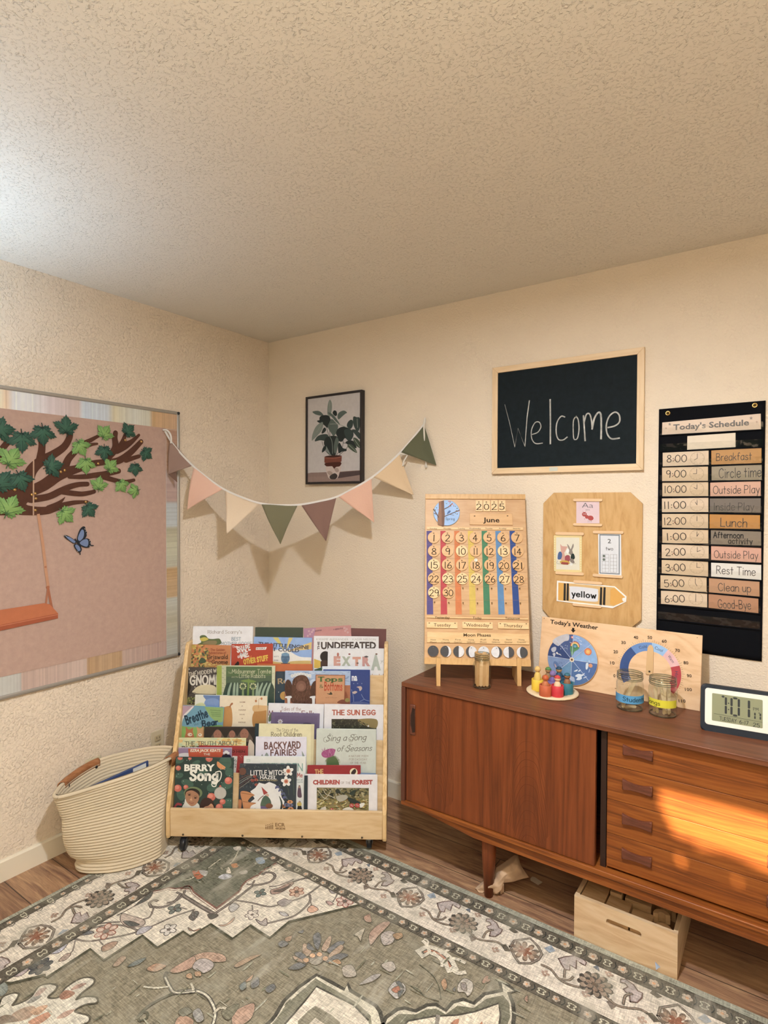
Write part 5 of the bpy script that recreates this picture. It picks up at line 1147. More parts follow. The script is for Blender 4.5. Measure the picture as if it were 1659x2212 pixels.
for k in range(8):
    a = math.radians(k*45); A.line([wcn, wcn+WR*0.985*np.array([math.cos(a), math.sin(a)])], 0.0016, '#b9c2cf', False)
A.ell(wcn, 0.009, 0.009, '#d9c6a4'); A.ell(wcn, 0.0045, 0.0045, '#6a4426')
A.mb.build('weather_wheel', wbb)

# ---------------------------------------------------------------- jars, craft sticks
GLASS = glassy('jar_glass', (0.93, 0.95, 0.93), 0.32, 0.03)
GLASSE = glassy('jar_rim_glass', (0.62, 0.66, 0.62), 0.42, 0.05)
def jar(x, y, r, h, label, straight):
    o = empty('glass_jar', (x, y, TZ), label, 'jar'); k = r
    pr = [(0, 0.0035), (k*0.84, 0.0025), (k*0.93, 0.004), (k, 0.013), (k, h*0.70), (k*0.965, h*0.755), (k*0.925, h*0.79), (k*0.93, h*0.80), (k*0.93, h)]
    if not straight: pr = [(0, 0.0035), (k*0.84, 0.0025), (k*0.93, 0.004), (k, 0.014), (k, h*0.66), (k*0.9, h*0.74), (k*0.8, h*0.78), (k*0.8, h)]
    b = MB().lathe(pr, (x, y, TZ), GLASS, 40); b.build('body', o)
    tr_ = pr[-1][0]
    b = MB()
    for zz, rr, th in ((h, tr_, 0.0016), (h*0.945, tr_*1.005, 0.0017), (h*0.885, tr_*1.02, 0.0020), (h*0.84, tr_*1.0, 0.0014)): b.tube([(x+rr*math.cos(t*math.pi/20), y+rr*math.sin(t*math.pi/20), TZ+zz) for t in range(41)], th, GLASSE, 6, False)
    b.build('threaded_rim', o); b = MB()
    b.tube([(x+k*0.90*math.cos(t*math.pi/20), y+k*0.90*math.sin(t*math.pi/20), TZ+0.004) for t in range(41)], 0.0026, GLASSE, 6, False)
    b.build('base_ring', o); return o
def stick(a, b_, label, grp, w_=0.0095, th=0.002, col='#d8b98a'):
    a, b_ = np.array(a), np.array(b_); d = (b_-a)/np.linalg.norm(b_-a); s_ = np.cross(d, [_f[0], _f[1], 0]); s_ /= np.linalg.norm(s_); n_ = np.cross(d, s_); r_ = w_/2; L = []
    for c_, s0 in ((b_-d*r_, -90), (a+d*r_, 90)):
        for t in range(7):
            g = math.radians(s0+30*t); L.append(c_+r_*(math.cos(g)*d+math.sin(g)*s_))
    MB().use(paint(col, 0.6)).prism(L, n_*th).build('craft_stick', None, label, 'craft stick', grp)
jA, jB, jS = on(1360, 1530, 2, TZ), on(1431, 1543, 2, TZ), on(1041, 1484, 2, TZ)
rA = 0.0455; hA = 0.128
oA = jar(jA[0], jA[1], rA, hA, 'glass jar with a blue tape band reading Students', True); oB = jar(jB[0], jB[1], rA, hA, 'glass jar with a yellow tape band reading Songs', True)
oS = jar(jS[0], jS[1], 0.036, 0.133, 'glass jar packed with craft sticks before the calendar', False)
def band(o, c, r, z0, z1, colr, txt, off, frac, ac):
    b = MB(); m_ = printed('tape', 0.6, 0.05, 0.2); va = math.atan2(CAM[1]-c[1], CAM[0]-c[0])
    def P(s_, z, rr=0.0007): a = va+s_/r; return (c[0]+(r+rr)*math.cos(a), c[1]+(r+rr)*math.sin(a), TZ+z)
    n = 40
    for i in range(n):
        s0 = -ac*r+2*ac*r*i/n; s1 = -ac*r+2*ac*r*(i+1)/n; b.face([P(s0, z0), P(s1, z0), P(s1, z1), P(s0, z1)], m_, C(colr), True)
    polys, wd = type_polys(txt, 0.6, 'h'); h = (z1-z0)*0.52; k = frac/wd
    for f in polys: b.face([P(off+p[0]*k, z0+(z1-z0)*0.28+p[1]*h, 0.0011) for p in f], m_, C('#27404a' if colr[1] == '5' else '#5a5320'))
    b.build('tape_band', o)
band(oA, jA, rA, 0.030, 0.058, '#5b94b4', 'Students', -0.022, 0.080, 1.7); band(oB, jB, rA, 0.036, 0.062, '#d2c33c', 'Songs', -0.058, 0.050, 1.15)
def spot(j, dx, dy, z): return (j[0]+_r[0]*dx-_f[0]*dy, j[1]+_r[1]*dx-_f[1]*dy, TZ+z)
S1 = [(-.030, .008, .006, .026, -.01, .100), (-.024, -.012, .006, .022, -.02, .094), (-.02, .0, .0045, .022, .004, .0075)]
for i, q in enumerate(S1): stick(spot(jA, *q[:3]), spot(jA, *q[3:]), ['pale craft stick leaning across the jar with the blue band', 'second craft stick leaning behind it in the jar with the blue band', 'craft stick lying flat on the bottom of the jar with the blue band'][i], 'craft sticks in the jar with the blue band')
S2 = [(-.026, -.008, .006, -.010, -.02, .113), (-.020, .004, .006, -.030, .004, .100), (-.006, .02, .006, .012, -.008, .104), (.006, .012, .006, -.012, .0, .112), (.022, .008, .006, .004, -.02, .116), (.012, .018, .006, .022, .0, .108), (.024, -.008, .006, .012, .012, .102)]
for i, q in enumerate(S2): stick(spot(jB, *q[:3]), spot(jB, *q[3:]), 'pale craft stick in the jar with the yellow band', 'craft sticks in the jar with the yellow band', col='#d9bd92')
k = 0
for ix in range(4):
    for iy in range(3):
        dx = -0.021+ix*0.0135+0.002*(iy % 2); dy = -0.014+iy*0.013; tp = 0.139-0.004*((ix*3+iy*2) % 4)
        stick(spot(jS, dx*0.9, dy, 0.006), spot(jS, dx*0.92+0.002*(iy-1), dy, tp), 'wide tan craft stick packed upright in the jar before the calendar', 'craft sticks in the jar before the calendar', 0.0125, 0.0022, ['#c2935c', '#cda06a', '#b98a54', '#d2a874'][(ix+iy) % 4])

# ---------------------------------------------------------------- peg dolls on a round plate
pcx = on(1193, 1496, 2, TZ); PC_ = np.array([pcx[0], pcx[1], TZ]); M_PLT = paint('#d9bd92', 0.5)
b = MB().use(M_PLT).lathe([(0, 0.004), (0.066, 0.004), (0.068, 0.008), (0.094, 0.008), (0.0975, 0.005), (0.096, 0.001), (0.09, 0)], PC_, seg=64); b.build('round_tray', None, 'round pale wooden tray under the peg dolls', 'tray')
def cupdoll(px, py, colr, cn, tall=False, headc=None, skin='#d6a97c', body=None, hat=True, where=''):
    g = on(px, py, 2, TZ+0.008); z0 = TZ+0.0046
    rc, hc = 0.0225, 0.044
    MB().use(paint(colr, 0.55)).lathe([(0, 0.0), (rc*0.97, 0.0), (rc, 0.002), (rc, hc-0.001), (rc-0.001, hc), (rc-0.003, hc), (rc-0.0035, hc-0.002), (rc-0.0035, 0.006), (0, 0.006)], (g[0], g[1], z0), seg=36).build('wooden_cup', None, '%s wooden cup on the round tray' % cn, 'cup')
    o = empty('peg_doll', (g[0], g[1], z0+0.006), where or '%s peg doll standing in the %s cup' % (cn, cn), 'peg doll'); k = 1.0 if tall else 0.80
    bz = z0+0.0062
    MB().use(paint(body or colr, 0.6)).lathe([(0, 0), (0.0135, 0), (0.0148, 0.003), (0.0155*1.0, 0.018), (0.0145, 0.035*k), (0.0115, 0.055*k), (0.0075, 0.064*k), (0.0055, 0.066*k)], (g[0], g[1], bz), seg=28).build('body', o)
    hz = bz+0.066*k+0.0095
    MB().use(paint(skin, 0.6)).lathe([(0.0118*math.sin(t*math.pi/14), -0.0118*math.cos(t*math.pi/14)) for t in range(15)], (g[0], g[1], hz), seg=24).build('head', o)
    if hat: MB().use(paint(headc or colr, 0.6)).lathe([(0.0124*math.sin(t*math.pi/14), -0.0124*math.cos(t*math.pi/14)) for t in range(8 if hat is True else 5, 15)], (g[0], g[1], hz), seg=24).build('cap', o)
cupdoll(1178, 1502, '#b95a35', 'orange', hat=2, headc='#b4562c', body='#b4663c')
cupdoll(1204, 1503, '#c23438', 'red', body='#dcb488', headc='#bd3a3a', skin='#dcae84')
cupdoll(1225, 1497, '#2f6a70', 'teal', body='#8a5c3c', headc='#2f5f6a', skin='#94653f')
cupdoll(1161, 1489, '#e3b83a', 'yellow', tall=True, body='#d6b25a', hat=False, skin='#d4aa62', where='tall plain yellow peg doll standing in the yellow cup')
cupdoll(1184, 1483, '#4f7a3e', 'green', headc='#52783c', skin='#a87c52', body='#8c6a44')
cupdoll(1207, 1482, '#1f4358', 'navy', headc='#1d4156', skin='#b98a58', body='#2a4a5c')
# purple doll lying low between the others
cupdoll(1194, 1492, '#6e5a84', 'purple', hat=2, headc='#7d668c', body='#6a5684')

# ---------------------------------------------------------------- alarm clock
g0 = on(1521, 1577.5, 2, TZ); GE = np.array([0.992, 0.105, 0.0]); GE /= np.linalg.norm(GE); gl = math.radians(9)
GNh = np.array([GE[1], -GE[0], 0]); GU = np.array([0, 0, 1.])*math.cos(gl)-GNh*math.sin(gl); GN = np.cross(GE, GU)
ck = empty('alarm_clock', tuple(g0+GE*0.1), 'black and white digital alarm clock showing 7:01', 'clock')
A = Art(MB(), g0, GE, GU, None, None, printed('lcd_ink', 0.5, 0, 0.2), crop=(1490, 1460, 9.817))
L0 = A.uv(228, 700)[0]; H1 = A.uv(330, 178)[1]; W_ = 0.205
def rr(u0, v0, u1, v1, r, n=6):
    return [np.array((cu+r*math.cos(a), cv+r*math.sin(a))) for cu, cv, s0 in ((u1-r, v0+r, -90), (u1-r, v1-r, 0), (u0+r, v1-r, 90), (u0+r, v0+r, 180)) for a in [math.radians(s0+90*k/n) for k in range(n+1)]]
def gp(p, h): return g0+GE*p[0]+GU*p[1]+GN*h
MB().use(paint('#14202a', 0.5)).prism([gp(p, -0.034) for p in rr(L0, 0.0, L0+W_, H1, 0.013)], GN*0.034, bevel=0.004, seg=3).build('case', ck)
f0 = A.uv(310, 1010); f1 = A.uv(335, 245); fl_ = (f0[0]+f1[0])/2
MB().use(paint('#e6dfc8', 0.4)).prism([gp(p, -0.001) for p in rr(fl_, f0[1], L0+W_-(fl_-L0), f1[1], 0.009)], GN*0.003, bevel=0.001).build('face_frame', ck)
s0_, s1_ = A.uv(468, 940), A.uv(1545, 548); s2_ = A.uv(490, 362)
sx0, sx1, sy0, sy1 = s0_[0], s1_[0], s0_[1], s2_[1]
MB().use(paint('#8d8d6a', 0.25)).prism([gp(p, 0.0019) for p in rr(sx0, sy0, sx1, sy1, 0.003)], GN*0.0004).build('screen', ck)
A = Art(MB(), g0+GN*0.0024, GE, GU, None, None, printed('lcd_ink', 0.5, 0, 0.2), crop=(1490, 1460, 9.817)); LC_ = '#3a3c38'
def seg7(d, u, v, w_, h, t):
    on_ = {'0': 'abcdef', '1': 'bc', '2': 'abged', '5': 'afgcd', '6': 'afgedc', '7': 'abc', '8': 'abcdefg'}[d]
    def H(y): return [(u+t*.6, y), (u+t*1.1, y+t/2), (u+w_-t*1.1, y+t/2), (u+w_-t*.6, y), (u+w_-t*1.1, y-t/2), (u+t*1.1, y-t/2)]
    def Vv(x, y0, y1): return [(x, y0+t*.08), (x+t/2, y0+t*.4), (x+t/2, y1-t*.4), (x, y1-t*.08), (x-t/2, y1-t*.4), (x-t/2, y0+t*.4)]
    for s_ in on_:
        A.put([{'a': H(v+h), 'g': H(v+h/2), 'd': H(v)}[s_] if s_ in 'agd' else Vv(u+w_-t*.1 if s_ in 'bc' else u+t*.1, v+h/2 if s_ in 'bf' else v, v+h if s_ in 'bf' else v+h/2)], LC_)
uw = (sx1-sx0); dv0 = A.uv(700, 800)[1]; dh = A.uv(640, 430)[1]-dv0
for d, x0, x1 in (('7', 640, 770), ('0', 880, 1045), ('1', 1110, 1260)): u0 = A.uv(x0, 700)[0]; seg7(d, u0, dv0, A.uv(x1, 700)[0]-u0, dh, 0.0062)
for y in (580, 712): A.pell(822, y, 14, 14, LC_, n=10)
u0 = A.uv(1365, 800)[0]
for d, x0, x1 in (('1', 1330, 1385), ('7', 1440, 1500)): u0 = A.uv(x0, 850)[0]; seg7(d, u0, A.uv(1370, 915)[1], A.uv(x1, 850)[0]-u0, A.uv(1370, 775)[1]-A.uv(1370, 915)[1], 0.004)
A.ptext('PM', 1350, 730, 1460, 740, 60, LC_, font='h'); A.pline([(515, 795), (1535, 985)], 0.0008, LC_, False)
A.ptext('TUESDAY', 630, 935, 990, 998, 78, LC_, font='h', bold=0.4); A.ptext('6-17', 1055, 1010, 1240, 1042, 78, LC_, font='h', bold=0.4); A.ptext('25', 1345, 1070, 1480, 1095, 78, LC_, font='h', bold=0.4)
A.mb.build('display_digits', ck)
# ---------------------------------------------------------------- rug
RZ = 0.0042
rx0, rx1, ry0, ry1 = 0.245, 3.15, -2.75, -0.430
def rug_mat():
    m, t, b = _new('rug_pile'); a = t.nodes.new('ShaderNodeVertexColor'); a.layer_name = 'Col'
    n1 = noise(t, mapping(t, (26, 260, 1)), 1, 3, 0.7); n2 = noise(t, mapping(t, (230, 22, 1)), 1, 3, 0.7); n3 = noise(t, mapping(t, (1, 1, 1)), 7, 5, 0.6); n4 = noise(t, mapping(t, (6, 1.4, 1)), 2.2, 4, 0.6)
    r1 = ramp(t, [(0.36, (0.66,)*3), (0.62, (1.34,)*3)]); t.links.new(n1, r1.inputs[0]); r2 = ramp(t, [(0.36, (0.72,)*3), (0.62, (1.28,)*3)]); t.links.new(n2, r2.inputs[0])
    n5 = noise(t, mapping(t, (1, 1, 1)), 55, 5, 0.7); r5 = ramp(t, [(0.34, (0.78,)*3), (0.64, (1.24,)*3)]); t.links.new(n5, r5.inputs[0])
    o = mix(t, a.outputs[0], r1.outputs[0], 0.8, 'MULTIPLY'); o = mix(t, o, r5.outputs[0], 0.8, 'MULTIPLY'); o = mix(t, o, r2.outputs[0], 0.7, 'MULTIPLY')
    r3 = ramp(t, [(0.50, (0,)*3), (0.72, (0.62,)*3)]); t.links.new(n3, r3.inputs[0]); o = mix(t, o, C('#9f977f'), r3.outputs[0])
    r4 = ramp(t, [(0.56, (0,)*3), (0.72, (0.5,)*3)]); t.links.new(n4, r4.inputs[0]); o = mix(t, o, C('#c2b79e'), r4.outputs[0])
    t.links.new(o, b.inputs['Base Color']); b.inputs['Roughness'].default_value = 0.95; b.inputs['Specular IOR Level'].default_value = 0.1
    bp = t.nodes.new('ShaderNodeBump'); bp.inputs['Distance'].default_value = 0.0012; t.links.new(n1, bp.inputs['Height']); t.links.new(bp.outputs[0], b.inputs['Normal'])
    return m
M_RUG = rug_mat(); mb = MB()
OL, BRN, CRM, GRN, DBN, PEA, BLU, LAV = '#4d463c', '#8d7a66', '#cdbea6', '#857a62', '#605748', '#a88d78', '#67696a', '#a59a90'
mb.box((rx0, ry0, 0.0005), (rx1, ry1, RZ-0.0004), M_RUG, col=C('#a09a84'))
A = Art(mb, (0, 0, RZ-0.0003), (1, 0, 0), (0, 1, 0), (rx0, ry0), (rx1, ry1), M_RUG, eps=0.000001)
A.rect(rx0, ry0, rx1, ry1, '#99947e')
by = (-0.455, -0.515, -0.695, -0.737); bx = (0.264, 0.296, 0.492, 0.552)
A.rect(bx[0], ry0, rx1, by[0], DBN); A.rect(bx[1], ry0, rx1, by[1], CRM); A.rect(bx[2], ry0, rx1, by[2], DBN); A.rect(bx[3], ry0, rx1, by[3], GRN)
for i in (0, 1, 2, 3):
    A.line([(bx[i], ry0), (bx[i], by[i]), (rx1, by[i])], 0.0035, '#4a4538', False)
rd = random.Random(11)
def bandflower(x, y, k, s_=1.0):
    if k % 2:
        for j in range(5): A.ell((x+0.0095*s_*math.cos(j*1.257), y+0.0095*s_*math.sin(j*1.257)), 0.0068*s_, 0.0068*s_, '#b3a188', n=7)
        A.ell((x, y), 0.0055*s_, 0.0055*s_, '#c9986f', n=7)
    else:
        for sx in (-1, 1):
            A.line([(x+sx*0.002, y-0.013*s_), (x+sx*0.011, y-0.009*s_), (x+sx*0.006, y), (x+sx*0.012, y+0.009*s_), (x+sx*0.002, y+0.013*s_)], 0.0036, '#b8af92')
    A.line([(x+0.020, y-0.016*s_), (x+0.026, y), (x+0.020, y+0.016*s_)], 0.003, '#33352f')
for k in range(58):
    x = 0.31+k*0.0462
    if x < rx1-0.03: bandflower(x, -0.485, k)
    if 0.56 < x < rx1-0.03: bandflower(x, -0.716, k+1, 0.75)
for k in range(50):
    y = -0.55-k*0.0462
    if y > ry0+0.03:
        bandflower(0.281, y, k, 0.6)
        if y < -0.76: bandflower(0.522, y, k+1)
# main border motif, traced once along the far side and repeated round the rug
A.crop = (760, 1820, 3.95)
def motif(pts): return [A.uv(*p) for p in pts]
ROS = motif([(950, 690)])[0]; PAL = motif([(490, 470)])[0]
M_ST = [motif([(110, 345), (150, 385), (215, 400), (300, 410), (360, 455)]), motif([(590, 560), (650, 590), (690, 650), (760, 690), (860, 712)]), motif([(690, 650), (760, 660), (800, 640)]), motif([(200, 380), (240, 340), (290, 330)]), motif([(735, 640), (750, 600), (765, 580)])]
M_HEX = motif([(390, 440), (430, 400), (555, 385), (600, 440), (612, 490), (575, 525), (510, 550), (425, 548), (400, 500)])
M_PAI = motif([(728, 520), (775, 508), (850, 500), (905, 515), (930, 545), (915, 565), (890, 552), (860, 530), (840, 585), (800, 560), (790, 595), (755, 590), (740, 560)])
M_PA2 = motif([(1175, 800), (1190, 740), (1165, 740), (1150, 720), (1190, 705), (1175, 680), (1145, 675), (1150, 655), (1190, 655), (1235, 690), (1255, 730), (1285, 745), (1270, 775), (1225, 805)])
M_LF = [motif([(410, 325), (440, 310), (480, 345), (445, 350)]), motif([(640, 450), (700, 430), (720, 470), (670, 480)]), motif([(120, 190), (160, 180), (150, 215)]), motif([(320, 425), (360, 425), (385, 470), (340, 470)]), motif([(1000, 800), (1040, 780), (1060, 830), (1020, 850)])]
M_DOT = motif([(270, 460), (600, 615), (1075, 620), (130, 150), (860, 750)])
PER = 0.456
def border(tf, n0, n1):
    def T(P): return [tf(p) for p in P]
    for k in range(n0, n1):
        def S_(p): return np.array([p[0]+k*PER, p[1]])
        for st in M_ST: A.line(T([S_(p) for p in st]), 0.0085, DBN); A.line(T([S_(p) for p in st]), 0.0035, BRN)
        H = T([S_(p) for p in M_HEX]); A.put([H], CRM); A.line(H, 0.010, DBN, False, True); A.line(H, 0.004, '#8b7c6c', False, True)
        c = tf(S_(PAL))
        for ring, n, r_, sz, cc in ((0, 10, 0.036, 0.014, '#6f5d4c'), (1, 8, 0.028, 0.013, '#9b8168'), (2, 5, 0.013, 0.012, '#8a5f48')):
            for j in range(n):
                a = 2*math.pi*(j+0.5*ring)/n; A.ell(c+r_*np.array([math.cos(a), math.sin(a)*0.85]), sz, sz*0.62, cc, a, 8)
        c = tf(S_(ROS)); 
        for ring, n, r_, sz, cc in ((0, 11, 0.040, 0.015, OL), (1, 10, 0.037, 0.0125, '#93806a'), (2, 8, 0.022, 0.012, OL), (3, 7, 0.020, 0.0098, '#8c7560'), (4, 1, 0.0, 0.011, '#6d5a48')):
            for j in range(n):
                a = 2*math.pi*(j+0.5*(ring//2))/n; A.ell(c+r_*np.array([math.cos(a), math.sin(a)*0.9]), sz, sz*0.75, cc, a, 8)
        for P in (M_PAI, M_PA2): q = T([S_(p) for p in P]); A.put([q], '#ab9c8f'); A.line(q, 0.0045, '#6e5a4e', False, True)
        for i, P in enumerate(M_LF): A.put([T([S_(p) for p in P])], (DBN, '#8f9494', BLU, DBN, '#7c6e5e')[i])
        for p in M_DOT:
            for j in range(4): A.ell(tf(S_(p))+0.008*np.array([math.cos(j*1.57), math.sin(j*1.57)]), 0.007, 0.005, '#a58a74', j, 6)
lo0, hi0 = A.lo, A.hi
A.lo, A.hi = (bx[1]+0.005, by[2]+0.003), (rx1, by[1]-0.003)
border(lambda p: np.array(p), -2, 5)
A.lo, A.hi = (bx[1]+0.003, ry0), (bx[2]-0.003, by[1])
yr0 = -0.597
border(lambda p: np.array([0.424+(yr0-p[1])*-1.08, -1.267+(p[0]-1.147)]), -4, 3)
A.lo, A.hi = (bx[3], ry0), (rx1, by[3])
# corner piece
A.crop = (380, 1800, 3.95)
def r2(*pts): return [A.uv(*p) for p in pts]
def r1(*pts):
    k = A.crop; A.crop = (0, 1860, 3.95); o = [A.uv(*p) for p in pts]; A.crop = k; return o
def r3(*pts):
    k = A.crop; A.crop = (760, 1820, 3.95); o = [A.uv(*p) for p in pts]; A.crop = k; return o
def r4(*pts):
    k = A.crop; A.crop = (1140, 1900, 3.197); o = [A.uv(*p) for p in pts]; A.crop = k; return o
scal_r = r2((905, 225), (870, 250), (760, 310), (700, 362), (660, 380), (600, 412), (565, 452), (545, 495), (345, 645))
scal_l = r2((345, 645), (250, 580), (150, 505), (130, 462), (85, 455), (40, 478))+r1((1640, 245), (1610, 215), (1560, 230), (1500, 240), (1440, 232), (1370, 252), (1310, 262), (1290, 272))
steps = r1((0, 1040), (90, 1050), (190, 1025), (290, 1000), (380, 978), (400, 1000), (770, 755), (885, 852), (1215, 640), (1340, 745), (1565, 605))+r2((125, 885), (295, 780), (480, 905), (635, 790), (800, 898), (965, 760), (1640, 598))
A.put([[(0.80, -0.737)]+[tuple(p) for p in scal_r]+[tuple(p) for p in scal_l]+[(bx[3], -1.14), (bx[3], -1.665)]+[tuple(p) for p in steps]+[(1.262, -0.737)]], '#cdbfa6')
A.put([[(bx[3], by[3]), (bx[3], -1.12)]+[tuple(p) for p in scal_l[::-1]]+[tuple(p) for p in scal_r[::-1]]+[(0.81, by[3])]], '#6d6a57')
for P in (scal_r, scal_l): A.line(P, 0.007, '#7a5648', False); A.line([np.array(p)+np.array([0.006, -0.010]) for p in P], 0.0035, '#8a7462', False)
A.line(steps, 0.011, '#5f5a44', False); A.line(steps, 0.004, '#3f3c30', False)
rd = random.Random(4)
for P, c_ in ((r2((140, 330), (200, 320), (235, 370), (180, 395)), '#a8684c'), (r2((200, 320), (270, 330), (255, 370), (215, 355)), '#a9a294'), (r2((360, 380), (420, 350), (480, 370), (420, 400)), '#b0aca6'), (r2((470, 270), (520, 262), (530, 290), (490, 300)), '#b5845e'), (r2((440, 300), (455, 300), (470, 345), (430, 340)), CRM), (r2((680, 220), (740, 210), (760, 255), (705, 265)), '#8c9496'), (r2((540, 335), (600, 320), (610, 345), (560, 355)), '#a59b8a'), (r2((490, 120), (545, 115), (555, 145), (505, 150)), CRM), (r2((600, 120), (660, 105), (650, 150), (610, 150)), '#b39a84')): A.put([spline(P, True)], c_)
for st in (r2((280, 300), (330, 260), (380, 225)), r2((465, 260), (500, 220), (535, 150)), r2((750, 225), (820, 212), (900, 210)), r2((60, 405), (110, 400), (150, 380))): A.line(st, 0.006, '#b5ab8f')
for _ in range(160):
    u = rd.uniform(bx[3], 0.95); v = rd.uniform(-1.1, by[3]-0.01)
    if (u-bx[3])*1.0+(by[3]-v) < 0.36: A.ell((u, v), rd.uniform(.004, .014), rd.uniform(.002, .005), rd.choice(['#55533f', '#7f7c66', '#928c74', '#4a493b']), rd.uniform(0, 3), 6)
# scroll bars and stems of the cream ground
for st, w_ in ((r2((60, 535), (180, 610), (325, 695)), 0.017), (r2((325, 695), (480, 590), (660, 450)), 0.012), (r2((660, 450), (740, 440), (810, 415), (845, 375), (825, 345), (770, 340), (745, 355)), 0.012), (r2((10, 510), (60, 530), (75, 495)), 0.010), (r2((-70, 600), (0, 580), (50, 545)), 0.010), (r2((610, 440), (650, 440), (670, 410)), 0.008),
    (r1((1290, 395), (1380, 400), (1480, 360), (1540, 290)), 0.012), (r1((1290, 395), (1275, 365), (1310, 340), (1340, 345)), 0.012), (r1((1310, 410), (1280, 480), (1230, 500)), 0.007), (r1((1160, 610), (1300, 560), (1480, 480), (1659, 420)), 0.007), (r1((600, 660), (740, 690), (900, 670), (1080, 635), (1170, 600), (1040, 555), (900, 555), (760, 585)), 0.008), (r1((680, 580), (850, 540), (1020, 525)), 0.008),
    (r2((490, 575), (650, 600), (800, 632), (920, 600), (1060, 560), (1150, 510), (1230, 450)), 0.008), (r2((760, 780), (900, 745), (1010, 710), (1100, 640), (1145, 580), (1140, 530)), 0.009), (r2((1000, 420), (1100, 390), (1230, 385)), 0.010), (r2((800, 460), (880, 450), (1000, 400)), 0.006), (r2((1340, 590), (1370, 540), (1380, 500)), 0.005), (r2((650, 620), (655, 660)), 0.004), (r2((1150, 590), (1160, 640)), 0.004), (r1((640, 690), (620, 770), (580, 810)), 0.005), (r1((1530, 400), (1590, 415)), 0.005), (r1((850, 690), (880, 720)), 0.004)):
    A.line(st, w_, '#5f564a'); A.line(st, w_*0.4, '#85786a')
def flower(c, n, r_, sz, cc, oc, core='#6d6154'):
    c = np.array(c)
    for j in range(n):
        a = 2*math.pi*j/n+0.3; p = c+r_*np.array([math.cos(a), math.sin(a)]); A.ell(p, sz*1.25, sz*1.0, oc, a, 9)
    for j in range(n):
        a = 2*math.pi*j/n+0.3; p = c+r_*np.array([math.cos(a), math.sin(a)]); A.ell(p, sz*0.92, sz*0.7, cc, a, 9)
    A.ell(c, r_*0.45, r_*0.45, core, n=8)
for p, n, r_, sz, cc, oc in ((r2((1440, 585))[0], 6, .020, .0125, '#c4ab96', '#8a5648'), (r2((1030, 505))[0], 6, .018, .011, '#bd9c80', '#7f5442'), (r1((905, 605))[0], 6, .024, .013, '#c0a58f', '#8a5a48'), (r1((345, 905))[0], 7, .022, .012, '#55534c', '#3f4142'), (r1((1440, 590))[0], 5, .016, .012, '#cbbfac', '#6b6358'), (r2((720, 515))[0], 4, .014, .010, '#6f7467', '#4d4f45'), (r2((650, 700))[0], 5, .014, .011, '#c6b8a2', '#7c6f62'), (r1((1490, 415))[0], 4, .015, .011, '#77786a', '#505046')): flower(p, n, r_, sz, cc, oc)
LEAFS = ((r2((680, 740), (730, 760), (770, 730), (775, 790), (720, 785)), '#a89a8c'), (r2((865, 600), (920, 565), (960, 575), (1000, 580), (920, 630)), '#9c8f84'), (r2((1120, 660), (1160, 620), (1215, 655), (1160, 685)), '#c49b7e'), (r2((1280, 590), (1310, 585), (1345, 610), (1310, 620)), '#b09282'), (r2((1290, 440), (1340, 420), (1400, 480), (1330, 520)), '#9a9086'), (r2((880, 680), (930, 680), (960, 710), (910, 710)), '#aaa29a'), (r2((450, 640), (490, 600), (540, 630), (480, 680)), '#a79f92'), (r2((110, 720), (165, 670), (195, 690), (150, 750)), '#6c675c'), (r2((105, 810), (150, 835), (215, 815), (175, 840), (120, 835)), '#b58b6c'), (r2((365, 790), (430, 780), (500, 720), (480, 765), (410, 800)), '#b58b6c'), (r2((270, 700), (330, 690), (360, 710), (300, 740)), '#5d584c'),
    (r1((870, 740), (940, 700), (1005, 695), (960, 750), (880, 780)), '#a3856d'), (r1((500, 860), (560, 800), (605, 800), (560, 850)), '#a58f7c'), (r1((430, 790), (520, 700), (580, 690), (560, 740), (500, 790)), '#a9a3a0'), (r1((100, 985), (190, 925), (245, 930), (180, 985)), '#a3938a'), (r1((1160, 630), (1200, 575), (1300, 565), (1230, 620)), '#a8a09a'), (r1((1040, 455), (1110, 470), (1230, 510), (1215, 560), (1100, 570), (1030, 520)), '#b3a08c'), (r1((1050, 520), (1120, 520), (1190, 550), (1110, 565)), '#5f5d54'), (r1((1650, 430), (1659, 500), (1630, 470)), '#6c675c'),
    (r1((640, 610), (760, 600), (800, 620), (700, 640)), '#74716a'), (r2((810, 490), (880, 470), (980, 420), (1000, 440), (900, 510), (820, 525)), '#a58a76'), (r2((830, 500), (930, 470), (980, 440), (920, 500)), '#6a5f52'), (r2((880, 260), (960, 260), (1130, 335), (1080, 355), (960, 320)), '#67645a'), (r2((930, 245), (1130, 330), (1100, 335), (1000, 290)), '#c09a78'), (r2((1180, 400), (1260, 390), (1240, 440)), '#8c8680'), (r1((1000, 470), (1130, 400), (1200, 340), (1300, 265), (1270, 330), (1130, 400)), '#5d5a50'))
for P, c_ in LEAFS: q = spline(P, True, 4); A.put([q], c_); A.line(P, 0.0028, '#5f5348', True, True)
